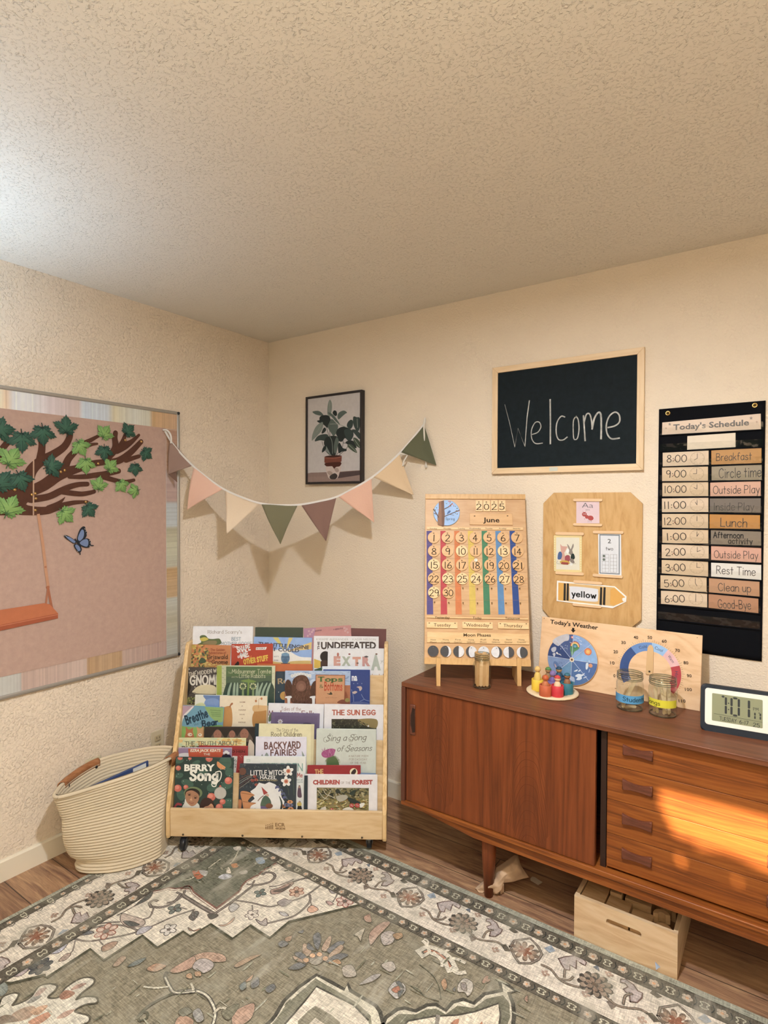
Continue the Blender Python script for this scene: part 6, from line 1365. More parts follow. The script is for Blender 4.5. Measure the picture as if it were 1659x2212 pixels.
# figures on the green field
for P, c_ in ((r2((1140, 1070), (1190, 1020), (1240, 1030), (1260, 1090), (1200, 1130), (1140, 1110)), '#8d8474'), (r2((1170, 880), (1215, 850), (1240, 900), (1215, 1000), (1180, 960)), BLU), (r2((1085, 950), (1150, 970), (1150, 1040), (1085, 1050)), '#b3957a'), (r2((1130, 940), (1180, 990), (1190, 1010), (1120, 990)), BLU), (r2((1240, 990), (1300, 890), (1330, 900), (1290, 1010)), '#b1937a'), (r2((1010, 1030), (1070, 1020), (1120, 1070), (1060, 1080)), BLU), (r2((1000, 1050), (1090, 1090), (1120, 1120), (1020, 1090)), '#b1937a'), (r2((1290, 1000), (1380, 930), (1440, 940), (1330, 1030)), BLU), (r2((1300, 1050), (1400, 960), (1430, 990), (1340, 1070)), '#b3957a'), (r2((960, 1160), (1040, 1110), (1110, 1130), (1040, 1170)), BLU), (r2((1280, 1090), (1400, 1030), (1470, 1050), (1340, 1110)), BLU), (r2((1300, 1110), (1380, 1080), (1410, 1120), (1330, 1120)), '#bd9068'),
    (r2((870, 950), (910, 920), (960, 950), (900, 980)), BLU), (r2((930, 900), (990, 880), (980, 920), (940, 930)), '#b08a6c'), (r2((1040, 850), (1090, 830), (1080, 860)), BLU), (r2((540, 1310), (590, 1270), (600, 1320), (560, 1350)), '#66726f'), (r2((640, 1280), (700, 1230), (710, 1300), (650, 1330)), BLU), (r2((760, 1330), (830, 1290), (850, 1330), (790, 1370)), BLU), (r2((590, 1270), (660, 1210), (640, 1260)), '#b98f70'), (r2((500, 1130), (620, 1060), (730, 1040), (640, 1090), (530, 1150)), '#b08a6c'), (r2((120, 1070), (250, 1020), (400, 1040), (420, 1100), (250, 1100)), '#b8937a'), (r1((1250, 930), (1330, 880), (1420, 900), (1330, 950)), '#b5886a'), (r1((1090, 910), (1150, 860), (1250, 830), (1180, 890)), '#64706e'), (r1((1450, 940), (1590, 850), (1659, 820), (1659, 900), (1520, 960)), '#b9917a'), (r1((960, 900), (1030, 820), (1080, 830), (1010, 900)), '#a98c74'),
    (r2((140, 1150), (180, 1090), (250, 1075), (320, 1110), (310, 1160), (240, 1200), (180, 1180)), '#b8aaa0'), (r2((90, 1210), (130, 1200), (140, 1245), (90, 1240)), '#bd9470'), (r2((160, 1190), (210, 1185), (215, 1225), (165, 1225)), '#bd9470'), (r2((1600, 730), (1659, 690), (1659, 770)), '#b58c78'), (r2((1420, 1150), (1500, 1130), (1540, 1220), (1440, 1230)), '#b3a592'), (r3((150, 780), (250, 690), (330, 690), (230, 800), (160, 880)), '#b38f79'), (r3((100, 640), (150, 620), (170, 680), (120, 680)), '#b58c74'),
    (r3((245, 800), (300, 760), (370, 780), (350, 860), (270, 880)), '#b9aa9c'), (r3((350, 790), (420, 775), (435, 810), (380, 835)), '#b08a64'), (r3((20, 790), (110, 735), (90, 800), (75, 850), (50, 810)), '#bfb096'), (r3((60, 1220), (170, 1140), (250, 1130), (180, 1190)), '#a89e94'), (r3((250, 1050), (340, 1020), (375, 1080), (320, 1110)), '#bcae9c'), (r3((310, 1260), (370, 1190), (440, 1210), (460, 1270), (390, 1340), (340, 1310)), '#b5ada2'), (r3((340, 1260), (400, 1230), (410, 1280), (370, 1290)), '#a9644c'), (r3((375, 1200), (410, 1190), (445, 1250), (410, 1240)), '#454f54'), (r3((395, 1280), (445, 1265), (405, 1330)), '#454f54'),
    (r3((905, 1220), (960, 1165), (1030, 1200), (1030, 1270), (990, 1320), (960, 1285), (905, 1280)), '#bdb2a0'), (r3((930, 1210), (970, 1205), (980, 1270), (940, 1260)), '#94877e'), (r3((860, 1260), (885, 1240), (880, 1280)), BLU), (r3((760, 1200), (795, 1165), (815, 1230), (790, 1270)), '#a9805f'), (r3((1110, 1190), (1150, 1140), (1185, 1180), (1130, 1210)), '#b08670'), (r3((1470, 1340), (1500, 1310), (1500, 1370)), '#a9806a'), (r2((0, 1600), (60, 1560), (150, 1600), (120, 1680), (0, 1680)), '#b98f74'), (r2((140, 1540), (200, 1500), (240, 1590), (180, 1620)), '#9a958c'), (r2((20, 1530), (90, 1490), (140, 1530), (60, 1570)), '#6e6c5c'), (r2((480, 1560), (560, 1490), (670, 1460), (640, 1590), (500, 1660)), '#b89078'), (r2((390, 1530), (500, 1470), (540, 1480), (450, 1600)), '#716d58')):
    A.put([spline(P, True, 4)], tuple(.62*a+.38*b for a, b in zip(C(c_), C(GRN)))); A.line(P, 0.0022, '#665e4c', True, True)
for c in r2((1110, 1090), (1165, 1050), (1225, 1040), (1275, 1075)): A.ell(c, .013, .012, '#6c6053', n=8); A.ell(c, .010, .009, '#bd9874', n=8)
for st, w_, c_ in ((r2((20, 1360), (160, 1350), (260, 1390), (320, 1480), (335, 1560), (310, 1660)), .013, '#5a5347'), (r2((20, 1360), (160, 1350), (260, 1390), (320, 1480), (335, 1560), (310, 1660)), .006, '#c3b89d'), (r1((1500, 1130), (1400, 1170), (1260, 1250), (1180, 1330)), .010, '#54503f'), (r1((1180, 1330), (1190, 1370), (1250, 1350), (1255, 1300), (1205, 1300)), .007, '#54503f'), (r1((1659, 1120), (1500, 1130), (1450, 1080), (1410, 1000), (1420, 960)), .012, '#5a5347'), (r1((1659, 1120), (1500, 1130), (1450, 1080), (1410, 1000)), .005, '#c3b89d'), (r1((1230, 1080), (1330, 1090), (1430, 1080)), .006, '#c3b89d'), (r2((330, 1540), (370, 1500), (420, 1500)), .008, '#b9ad92'), (r2((130, 1290), (150, 1340)), .007, '#b9ad92'), (r3((640, 900), (650, 850), (620, 830)), .006, '#c8bca2'),
    (r3((600, 945), (660, 920), (740, 950), (810, 1000), (850, 1075)), .040, '#c6baa0'), (r3((610, 945), (660, 925), (740, 955), (800, 1000), (845, 1070)), .012, '#4f4a40'), (r3((620, 942), (670, 928), (740, 955), (800, 1005), (840, 1065)), .007, '#a8755a'), (r3((850, 1080), (900, 1120), (960, 1115)), .014, '#c6baa0'), (r3((820, 1000), (890, 1000), (960, 1030)), .012, '#c6baa0'), (r3((700, 945), (760, 1010), (770, 1060)), .010, '#c6baa0'), (r3((660, 930), (640, 880), (610, 850)), .012, '#c6baa0'), (r3((760, 950), (830, 920), (860, 900)), .010, '#c6baa0'), (r3((800, 1010), (830, 1110)), .010, '#c6baa0'),
    (r3((580, 1050), (680, 1130), (740, 1230), (760, 1340)), .003, '#5d5a48'), (r3((500, 1230), (570, 1260), (620, 1320), (740, 1360)), .003, '#5d5a48')): A.line(st, w_, c_)
# medallions along the bottom of the view
med = [r2((690, 1720), (820, 1600), (850, 1560), (920, 1440), (960, 1400), (1050, 1320), (1200, 1215), (1300, 1265), (1440, 1340), (1465, 1290), (1490, 1350), (1659, 1450))+r3((205, 1400), (240, 1450), (265, 1540), (280, 1640), (-400, 1900)), r3((265, 1560), (290, 1500), (390, 1430), (450, 1420), (545, 1445), (640, 1395), (720, 1390), (800, 1440), (860, 1370), (950, 1345), (1040, 1380), (1130, 1300), (1280, 1270), (1262, 1195), (1320, 1215), (1400, 1275), (1340, 1290), (1375, 1380), (1385, 1480), (1370, 1600), (1000, 1900), (400, 1800))]
for q in med:
    A.put([q], '#c4b89c'); A.line(q, .012, '#4f4a3e', False, True)
A.put([r2((760, 1700), (860, 1590), (940, 1470), (1020, 1400), (1190, 1245), (1420, 1380), (1560, 1470), (1659, 1560), (1700, 1800))], '#7c7660'); A.put([r2((860, 1720), (960, 1600), (1100, 1440), (1200, 1315), (1520, 1475), (1640, 1600), (1700, 1900))], '#cbbca2'); A.line(r2((860, 1720), (960, 1600), (1100, 1440), (1200, 1315), (1520, 1475), (1640, 1600)), .006, '#4f4a3e', False)
A.put([r2((1040, 1610), (1090, 1560), (1130, 1520), (1190, 1480), (1260, 1520), (1330, 1560), (1400, 1620), (1400, 1800), (1040, 1800))], '#837a64'); A.put([r2((1110, 1660), (1190, 1580), (1300, 1660), (1300, 1800), (1110, 1800))], '#bcae96')
A.put([r3((290, 1560), (400, 1470), (545, 1475), (640, 1430), (720, 1425), (800, 1475), (900, 1400), (1040, 1420), (1150, 1340), (1290, 1310), (1345, 1380), (1350, 1500), (1300, 1640), (500, 1700))], '#6f6a55'); A.put([r3((380, 1640), (480, 1530), (700, 1490), (900, 1480), (1050, 1450), (1250, 1380), (1270, 1480), (1250, 1620), (700, 1760))], '#cbbca0'); A.line(r3((380, 1640), (480, 1530), (700, 1490), (900, 1480), (1050, 1450), (1250, 1380), (1270, 1480), (1250, 1620)), .006, '#4f4a3e', False)
A.line(r3((715, 1620), (735, 1490)), .012, '#857c6c', False); A.put([spline(r3((840, 1560), (880, 1520), (915, 1515), (900, 1560)), True)], '#a9795c'); A.put([spline(r3((1090, 1560), (1110, 1535), (1115, 1560)), True)], '#a9795c')
# cream leaf spray at the lower left
for P in (r1((0, 1210), (90, 1140), (160, 1140), (140, 1190), (110, 1240), (250, 1180), (330, 1080), (420, 1055), (485, 1070), (470, 1110), (410, 1170), (500, 1170), (560, 1090), (690, 1010), (790, 1005), (800, 1050), (700, 1130), (650, 1190), (720, 1165), (820, 1170), (825, 1215), (720, 1235), (640, 1290), (760, 1330), (740, 1390), (600, 1420), (0, 1500)),):
    A.put([spline(P, True, 4)], '#c6bba3'); A.line(P, .006, '#5b5445', True, True)
for P, c_ in ((r1((505, 1160), (560, 1110), (640, 1130), (600, 1170), (530, 1190)), '#96705a'), (r1((600, 1110), (660, 1060), (740, 1050), (680, 1090)), '#a08470'), (r1((230, 1220), (290, 1160), (355, 1160), (290, 1210)), '#8d8778'), (r1((290, 1160), (340, 1100), (400, 1090), (340, 1150)), '#a58f7c'), (r1((100, 1320), (200, 1260), (300, 1250), (260, 1340), (130, 1380)), '#a58a72'), (r1((250, 1300), (330, 1250), (410, 1240), (330, 1320)), '#b39274'), (r1((0, 1340), (80, 1320), (160, 1370), (60, 1390), (0, 1400)), '#7a6553'), (r1((240, 1380), (420, 1290), (430, 1330), (330, 1400)), '#b3866a'), (r1((480, 1350), (560, 1290), (640, 1275), (560, 1340)), '#a98c76'), (r1((60, 1060), (0, 1040), (0, 1160), (60, 1120)), '#7f8072')): A.put([spline(P, True, 4)], c_)
for _ in range(420):
    u, v = rd.uniform(bx[3]+.01, 2.6), rd.uniform(-2.0, by[3]-.01)
    A.ell((u, v), rd.uniform(.006, .03), rd.uniform(.0015, .004), rd.choice(['#77725a', '#9b957c', '#a59e86', '#6c6752']), rd.choice([0, 1.57])+rd.uniform(-.1, .1), 6) if (u-bx[3])+(by[3]-v) > 0.95 else None
mb.build('area_rug', None, 'large faded green and cream oriental rug on the wood floor', 'rug')

# ---------------------------------------------------------------- wooden crate of blocks under the sideboard
fl_ = on(1239.5, 2023, 2, 0.0005); fr2 = on(1463, 2117, 2, 0.0005); yF = (fl_[1]+fr2[1])/2; kx0, kx1 = fl_[0], fr2[0]
zt = (on(1241, 1933, 1, yF)[2]+on(1463, 2019, 1, yF)[2])/2; yB = yF+0.315; yF -= 0.0
zt = min(zt, 0.214)
M_CR = wood('rubberwood', ('#c09a70', '#cdab80', '#d6b890'), 'x', 0.5, 7, 26, 0.3, coarse=7); M_CR2 = wood('rubberwood_side', ('#c09a70', '#cdab80', '#d6b890'), 'y', 0.5, 7, 26, 0.3, coarse=7)
cr = empty('wooden_crate', ((kx0+kx1)/2, (yF+yB)/2, 0), 'pale wooden crate full of blocks under the sideboard', 'crate')
ck_ = [on(1140+x/3.197, 1900+y/3.197, 1, yF) for x, y in ((540, 288), (785, 385))]; hc = ((ck_[0][0]+ck_[1][0])/2, (ck_[0][2]+ck_[1][2])/2); hw, hr = (ck_[1][0]-ck_[0][0])/2, 0.0105; t_ = 0.014
def slotpanel(y0):
    b = MB().use(M_CR); th = t_
    inner = [(hc[0]+sg*(hw-hr)+hr*math.cos(a), hc[1]+hr*math.sin(a)) for sg, s0 in ((1, -90), (-1, 90)) for a in [math.radians(s0+180*k/8) for k in range(9)]]
    outer = [(kx1, 0.0005), (kx1, zt), (kx0, zt), (kx0, 0.0005)]
    n = len(inner); right, left = inner[:9], inner[9:]
    quads = []
    for yy, fl in ((y0, 1), (y0+th, 0)):
        P = lambda q: (q[0], yy, q[1])
        regs = [[outer[0], outer[1]]+right[::-1], [outer[2], outer[3]]+left[::-1], [outer[1], outer[2], left[0], right[-1]], [outer[3], outer[0], right[0], left[-1]]]
        for r_ in regs: b.face([P(q) for q in r_])
    for k in range(n): a, c = inner[k], inner[(k+1) % n]; b.face([(a[0], y0, a[1]), (c[0], y0, c[1]), (c[0], y0+th, c[1]), (a[0], y0+th, a[1])])
    for k in range(4): a, c = outer[k], outer[(k+1) % 4]; b.face([(a[0], y0, a[1]), (c[0], y0, c[1]), (c[0], y0+th, c[1]), (a[0], y0+th, a[1])])
    return b.build('end_panel', cr, weld=True, recalc=True)
slotpanel(yF); slotpanel(yB-t_)
for x in (kx0, kx1-t_): MB().use(M_CR2).box((x, yF+t_, 0.0005), (x+t_, yB-t_, zt), bevel=0.001).build('side_panel', cr)
MB().use(M_CR).box((kx0+t_, yF+t_, 0.002), (kx1-t_, yB-t_, 0.01)).build('bottom', cr)
M_BLK2 = wood('beech_block', ('#a98358', '#bb9468', '#c6a176'), 'x', 0.55, 6, 30, 0.2)
def block(x0, y0, x1, y1, z1, lab, rot=0, h=0.05):
    c = np.array([(x0+x1)/2, (y0+y1)/2]); e = np.array([math.cos(rot), math.sin(rot)]); g = np.array([-e[1], e[0]]); a = c-e*(x1-x0)/2-g*(y1-y0)/2
    MB().use(M_BLK2).obox((a[0], a[1], 0.0105), (*(e*(x1-x0)), 0), (*(g*(y1-y0)), 0), (0, 0, z1-0.0105), bevel=0.002).build('building_block', None, lab, 'block', 'blocks in the wooden crate')
i0, i1, j0 = kx0+t_, kx1-t_, yF+t_
block(i0+.003, j0+.004, i0+.079, j0+.150, zt-.004, 'big square wooden block at the left end of the crate')
block(i0+.084, j0+.004, i0+.158, j0+.066, zt-.006, 'wooden block at the front of the crate, second from the left')
block(i0+.084, j0+.072, i0+.122, j0+.150, zt+.004, 'small wooden block standing higher behind the second block in the crate', )
block(i0+.163, j0+.004, i0+.228, j0+.055, zt-.012, 'wooden block near the middle front of the crate')
block(i0+.132, j0+.075, i0+.215, j0+.135, zt-.003, 'long wooden block lying behind the middle of the crate')
block(i0+.003, j0+.156, i0+.15, j0+.275, zt-.01, 'wide wooden block at the back left of the crate'); block(i0+.158, j0+.145, i0+.28, j0+.275, zt-.012, 'wide wooden block at the back right of the crate')
def arch(x, y, z, r_, rot, lab):
    P = [(r_*math.cos(math.radians(a)), r_*math.sin(math.radians(a))) for a in range(0, 181, 15)]+[(-r_*0.45*math.cos(math.radians(a)), r_*0.45*math.sin(math.radians(a))) for a in range(0, 181, 20)]
    c, s_ = math.cos(rot), math.sin(rot); MB().use(M_BLK2).prism([(x+c*p[0]-s_*p[1], y+s_*p[0]+c*p[1], z) for p in P], (0, 0, -0.032), bevel=0.0015).build('arch_block', None, lab, 'block', 'blocks in the wooden crate')
arch(i0+.262, j0+.010, zt-.012, .026, 0.0, 'curved wooden block at the front right of the crate'); arch(i0+.250, j0+.060, zt-.002, .026, 0.35, 'curved wooden block behind it at the right of the crate'); arch(i0+.262, j0+.104, zt-.008, .026, -0.3, 'curved wooden block rearmost at the right of the crate')
q0 = on(1420, 2087, 1, yF)
MB().use(paint('#a9b4c4', 0.3)).mesh([(q0[0]-.006, yF-.0008, q0[2]+.010), (q0[0]+.004, yF-.004, q0[2]+.018), (q0[0]+.009, yF-.0015, q0[2]+.006), (q0[0]+.001, yF-.001, q0[2]-.004), (q0[0]-.001, yF-.003, q0[2]-.012)], [(0, 1, 2), (0, 2, 3), (3, 2, 4)]) if False else None
b = MB(); b.mesh([(q0[0]-.007, yF-.0008, q0[2]+.012), (q0[0]+.004, yF-.004, q0[2]+.008), (q0[0]+.009, yF-.0015, q0[2]+.002), (q0[0]+.002, yF-.001, q0[2]-.006), (q0[0]-.003, yF-.003, q0[2]-.012)], [(0, 1, 2, 3), (0, 3, 4)], paint('#a9b4c4', 0.3)); b.build('loose_sticker', None, 'small torn bluish sticker on the front of the crate', 'sticker')

# ---------------------------------------------------------------- cloth and tag under the sideboard
CL = lambda x, y, dz, ax=2: on(1000+x/8.295, 1800+y/8.295, 2, dz)
b = MB(); M_CL = paint('#bd9b78', 0.9, bump=0.002, bscale=60)
rows = [[(215, 985, .006), (250, 950, .012), (330, 880, .02), (370, 850, .03), (560, 760, .05), (600, 610, .085), (740, 520, .10), (870, 420, .115), (930, 385, .12)],
        [(230, 1010, .004), (280, 985, .016), (350, 930, .03), (420, 900, .05), (570, 820, .055), (680, 680, .10), (800, 600, .11), (900, 500, .12), (985, 400, .12)],
        [(270, 1050, .004), (330, 1030, .006), (375, 1000, .02), (470, 960, .05), (590, 900, .05), (720, 780, .085), (860, 700, .10), (980, 600, .11), (1010, 460, .115)],
        [(300, 1060, .003), (380, 1060, .004), (430, 1060, .010), (560, 1010, .03), (640, 950, .045), (760, 850, .065), (920, 800, .075), (1060, 700, .08), (1040, 560, .10)],
        [(300, 1062, .002), (390, 1064, .002), (545, 1075, .004), (600, 1095, .012), (690, 1020, .03), (735, 890, .052), (900, 870, .055), (1080, 815, .05), (1185, 790, .045)]]
G_ = [[CL(*p) for p in r_] for r_ in rows]
def clf(u, v):
    i = min(int(u*8), 7); j = min(int(v*4), 3); a, c = u*8-i, v*4-j
    p = (G_[j][i]*(1-a)+G_[j][i+1]*a)*(1-c)+(G_[j+1][i]*(1-a)+G_[j+1][i+1]*a)*c
    w_ = 0.004*math.sin(u*26+v*5)*math.sin(v*3.1); return (p[0], p[1], max(0.0015, p[2]+w_))
b.grid(clf, 40, 24, M_CL); b.build('cloth', None, 'crumpled tan cloth on the floor behind the sideboard leg', 'cloth', mods=[('SOLIDIFY', {'thickness': 0.0015, 'offset': 1})])
hem = MB(); hp = [CL(x, y, z) for x, y, z in ((545, 1080, .003), (560, 1020, .02), (640, 950, .04), (728, 900, .05), (725, 1000, .028), (728, 1098, .002))]
def hf(u, v):
    a = hp[0]*(1-v)+hp[3]*v if False else None
    t0 = np.array(CL(550+180*u, 1000-90*u+6*math.sin(u*20), .02+.03*u)); t1 = np.array(CL(545+185*u, 1085+14*math.sin(u*19), .002)); p = t0*(1-v)+t1*v
    return (p[0], p[1], max(0.001, p[2]))
hem.grid(hf, 18, 6, M_CL); hem.build('cloth', None, 'loose tan cloth flap beside the foot of the sideboard leg', 'cloth', mods=[('SOLIDIFY', {'thickness': 0.0015, 'offset': 1})])
tg = [np.array(CL(x, y, .003)) for x, y in ((1205, 820), (1240, 780), (1285, 790), (1425, 880), (1350, 930), (1215, 850))]
MB().use(paint('#b9a58a', 0.7)).prism(tg, (0, 0, 0.0012)).build('paper_tag', None, 'small cream paper tag on the floor under the sideboard', 'tag')

# ---------------------------------------------------------------- rope basket
RIM = [(.235, -1.330), (.292, -1.205), (.338, -1.06), (.347, -.93), (.318, -.853), (.262, -.845), (.185, -.895), (.110, -1.01), (.085, -1.11), (.120, -1.225), (.175, -1.305)]
BASE = [(.155, -1.205), (.215, -1.228), (.290, -1.185), (.350, -1.115), (.383, -1.030), (.372, -.955), (.325, -.93), (.262, -.94), (.205, -.975), (.165, -1.04), (.140, -1.12)]
RIM = spline(RIM, True, 10); BASE = spline(BASE, True, 10); NB = len(RIM)
RIMZ = lambda p: 0.372+0.020*(p[1]+1.1)/0.3*1.0
M_ROPE = paint('#cfba97', 0.9, bump=0.0012, bscale=420); ROWS_N = 31
def rope_fn(u, v):
    i = int(round(u*NB)) % NB; R_, B_ = np.array(RIM[i]), np.array(BASE[i]); zt_ = RIMZ(R_)
    k = v**0.72*0.55+v*0.45 if v > 0 else 0; p = B_*(1-k)+R_*k; z = zt_*v
    cen = np.array([.235, -1.08]); d = p-cen; d = d/np.linalg.norm(d)
    a = u*2*math.pi; bulge = 0.020*math.sin(math.pi*min(v*1.5, 1))*(1 if v < .67 else 1)
    slump = -0.016*math.exp(-((v-0.11)/0.05)**2)*max(0, math.cos(a-0.25))**2+0.004*math.exp(-((v-0.04)/0.05)**2)*max(0, math.cos(a-0.25))
    rop = 0.0068*abs(math.sin(v*ROWS_N*math.pi))**0.7
    q = p+d*(bulge+slump+rop); q[0] = max(q[0], 0.02); ov = (q[0]-BA[0])*BD[0]+(q[1]-BA[1])*BD[1]+0.004
    if ov > 0: q = q-BD[:2]*ov
    return (q[0], q[1], max(z, 0.0)+0.0068)
def rope_in(u, v):
    i = int(round(u*NB)) % NB; R_, B_ = np.array(RIM[i]), np.array(BASE[i]); k = v**0.72*0.55+v*0.45 if v > 0 else 0; p = B_*(1-k)+R_*k
    cen = np.array([.235, -1.08]); d = p-cen; d = d/np.linalg.norm(d); q = p+d*(0.016*math.sin(math.pi*min(v*1.5, 1))-0.0075-0.0042*abs(math.sin(v*ROWS_N*math.pi)))
    q[0] = max(q[0], 0.03); ov = (q[0]-BA[0])*BD[0]+(q[1]-BA[1])*BD[1]+0.018
    if ov > 0: q = q-BD[:2]*ov
    return (q[0], q[1], RIMZ(R_)*v+0.0095)
bk_o = empty('rope_basket', (.25, -1.08, 0), 'tall cream coiled rope basket with leather handles by the left wall', 'basket')
b = MB(); b.grid(rope_fn, NB, ROWS_N*6, M_ROPE, closed=True); bo = b.build('outer_wall', bk_o)
b = MB(); b.grid(rope_in, NB, ROWS_N*4, M_ROPE, closed=True); b.face([(p[0], p[1], 0.0115) for p in BASE], M_ROPE); b.build('inner_wall', bk_o)
top = [(*(np.array(R_)+(lambda d: d/np.linalg.norm(d)*-0.002)(np.array(R_)-np.array([.235, -1.08]))), RIMZ(R_)+0.001) for R_ in RIM]
MB().use(M_ROPE).tube(top+[top[0]], 0.0072, seg=10, caps=False).build('rim_coil', bk_o)
M_LEA = wood('tan_leather', ('#7c4a2a', '#98623a', '#a8724a'), 'y', 0.45, 3, 60, 0.3)
def handle(i0, i1, dn, up=0.016):
    idx = [i % NB for i in range(i0, i1+1)]; cen = np.array([.235, -1.08]); V = []; n = len(idx)
    for i in idx:
        R_ = np.array(RIM[i]); d = R_-cen; d /= np.linalg.norm(d); z = RIMZ(R_)
        prof = [(-0.0165, -dn), (-0.0165, 0.004), (-0.012, 0.011), (0.0, 0.0145), (0.011, 0.009), (0.0135, 0.0), (0.0135, -dn)]
        V += [(max(R_[0]+d[0]*a, .012), R_[1]+d[1]*a, z+h) for a, h in prof]
    m = 7; F = [(k*m+j, (k+1)*m+j, (k+1)*m+j+1, k*m+j+1) for k in range(n-1) for j in range(m-1)]
    b = MB(); b.mesh(V, F, M_LEA, True); o = b.build('leather_handle', bk_o, mods=[('SOLIDIFY', {'thickness': 0.0028, 'offset': 1})])
    for i in (idx[2], idx[-3]):
        R_ = np.array(RIM[i]); d = R_-cen; d /= np.linalg.norm(d); MB().use(paint('#2b2522', 0.4, 0.5)).lathe([(0.0065, 0), (0.006, 0.002), (0, 0.003)], (R_[0]-d[0]*.0195, R_[1]-d[1]*.0195, RIMZ(R_)-dn*.45), seg=12, axis=(-d[0], -d[1], 0)).build('rivet', o)
handle(78, 96, 0.032); handle(31, 43, 0.034)
# picture book standing in the basket
bo_ = empty('board_book', (.24, -1.02, .01), 'dark blue book with a white label standing inside the rope basket', 'book')
o0 = np.array([.195, -1.20, .012]); e = np.array([.30, .93, .20]); e /= np.linalg.norm(e); up = np.array([-.12, 0.03, .99]); up /= np.linalg.norm(up); n_ = np.cross(e, up)
MB().use(paint('#2c3f66', 0.45)).obox(o0-e*.0, e*.262, up*.298, -n_*.014, bevel=.002).build('cover', bo_)
b = MB().use(paint('#cfcabc', 0.5)); b.obox(o0+e*.196+up*.266+n_*.0004, e*.055, up*.028, n_*.0004); b.build('label_sticker', bo_)
# ---------------------------------------------------------------- the picture books
CR_ = {'A': (350, 1340, 6.381), 'B': (600, 1340, 6.381), 'C': (350, 1430, 6.381), 'D': (590, 1430, 6.381), 'E': (350, 1560, 6.381), 'F': (590, 1560, 6.381), 'G': (350, 1340, 3.253), 'H': (350, 1480, 3.253), 'I': (340, 1600, 3.19)}
M_COV = printed('book_cover', 0.35, 0.07, 0.45); M_PAGE = paint('#dccfb4', 0.8)
BU = -BN*LEAN+np.array([0, 0, 1.]); BU /= np.linalg.norm(BU); BNN = np.cross(BD, BU)
def book(k0, off, c1, tl, c2, tr, t, label, base, draw, spine=None, gp='picture books on the book display', hard=True, top='#dccfb4'):
    o = np.array(bk(0, DV*k0+(0.0155 if k0 else 0.0250)+off, ZT0+DZT*k0))
    A = Art(MB(), o, BD, BU, None, None, M_COV, crop=CR_[c1])
    p = A.uv(*tl); A.crop = CR_[c2]; q = A.uv(*tr)
    e = (q-p)/np.linalg.norm(q-p); up = np.array([-e[1], e[0]]); wd = np.linalg.norm(q-p)
    zb = ZT0+DZT*k0-0.0835; hgt = (p[1]*BU[2]+o[2]-zb)/BU[2]-0.001-abs(e[1])*wd*0.5
    pb = p-up*hgt; W3 = lambda u2, h=0.0: o+BD*u2[0]+BU*u2[1]+BNN*h
    root = empty('picture_book', tuple(W3(pb+e*wd/2)), label, 'book', gp)
    b = A.mb; ct = 0.0024 if hard else 0.0006; E3 = BD*e[0]+BU*e[1]; U3 = BD*up[0]+BU*up[1]
    cb = C(base); cs = C(spine or base)
    b.obox(W3(pb, -ct), E3*wd, U3*hgt, BNN*ct, M_COV, 0.0007, 1, col=cb)
    b.obox(W3(pb, -t), E3*wd, U3*hgt, BNN*ct, M_COV, 0.0007, 1, col=cb)
    b.obox(W3(pb, -t+ct*0.5), E3*min(ct, 0.002), U3*hgt, BNN*(t-ct), M_COV, 0, 1, col=cs)
    # print lies in the cover's own upright frame
    A.o = W3(pb, 0.0001); A.eu, A.ev = E3, U3; A.lo, A.hi = (0.0006, 0.0006), (wd-0.0006, hgt-0.0006); A.k = 1; A.n = BNN
    A.wd, A.hg = wd, hgt; A.fill(base)
    draw(A); b.build('cover', root)
    m_ = 0.0025 if hard else 0.0004
    MB().use(paint(top, 0.8)).obox(W3(pb+e*0.0025+up*m_, -t+ct*1.02), E3*(wd-0.0025-m_), U3*(hgt-2*m_), BNN*(t-2.04*ct), None, 0).build('pages', root)
    return root
def crop(A, c): A.crop = CR_[c]
WH = '#dcd8d2'
# --- fifth (top) tier, back to front
book(4, .0290, 'B', (1010, 108), 'B', (1497, 120), .005, 'plain maroon book, rearmost at the right of the top tier', '#6a3f3c', lambda A: None)
def d_(A):
    crop(A, 'B'); A.ppoly([(340, 300), (340, 100), (520, 90), (450, 300)], '#a8788c', True)
    for x, y in ((430, 150), (470, 160), (445, 190), (490, 135), (415, 215), (920, 105), (950, 120), (930, 145), (965, 165)):
        for j in range(5): A.pell(x+9*math.cos(j*1.26), y+9*math.sin(j*1.26), 6, 6, '#c9a4a0', n=6)
        A.pell(x, y, 4, 4, '#9a4a52', n=6)
    A.ptext('some', 515, 155, 605, 142, 22, '#6a4a58', font='h', bold=1); A.ptext('rabbits', 770, 135, 895, 118, 22, '#6a4a58', font='h', bold=1)
book(4, .0200, 'B', (352, 112), 'B', (1005, 68), .008, 'pink floral book tilted at the back of the top tier', '#bd8078', d_)
book(4, .0200, 'A', (1285, 97), 'B', (345, 102), .012, 'plain dark green book at the back of the top tier', '#3a4638', lambda A: None)
def d_(A):
    crop(A, 'A'); A.ptext("Richard Scarry's", 632, 180, 1100, 182, 42, '#93887c', font='s', bold=0.2); A.ptext('BEST', 960, 278, 1085, 280, 44, '#7c949c', font='h', bold=1.5); A.ptext('MOTHER GOOSE', 815, 340, 1235, 342, 42, '#8b9a9c', font='h', bold=1.2)
    A.ppoly([(500, 335), (540, 300), (520, 230), (550, 205), (600, 210), (640, 250), (700, 258), (795, 255), (790, 335)], '#56653a', True); A.ppoly([(522, 255), (590, 232), (640, 262), (560, 290)], '#c7b23c', True); A.ppoly([(560, 320), (640, 280), (750, 285), (730, 335)], '#86764c', True)
book(4, .0095, 'A', (428, 82), 'A', (1252, 85), .010, 'white nursery rhyme book with a green hat, back left of the top tier', WH, d_)
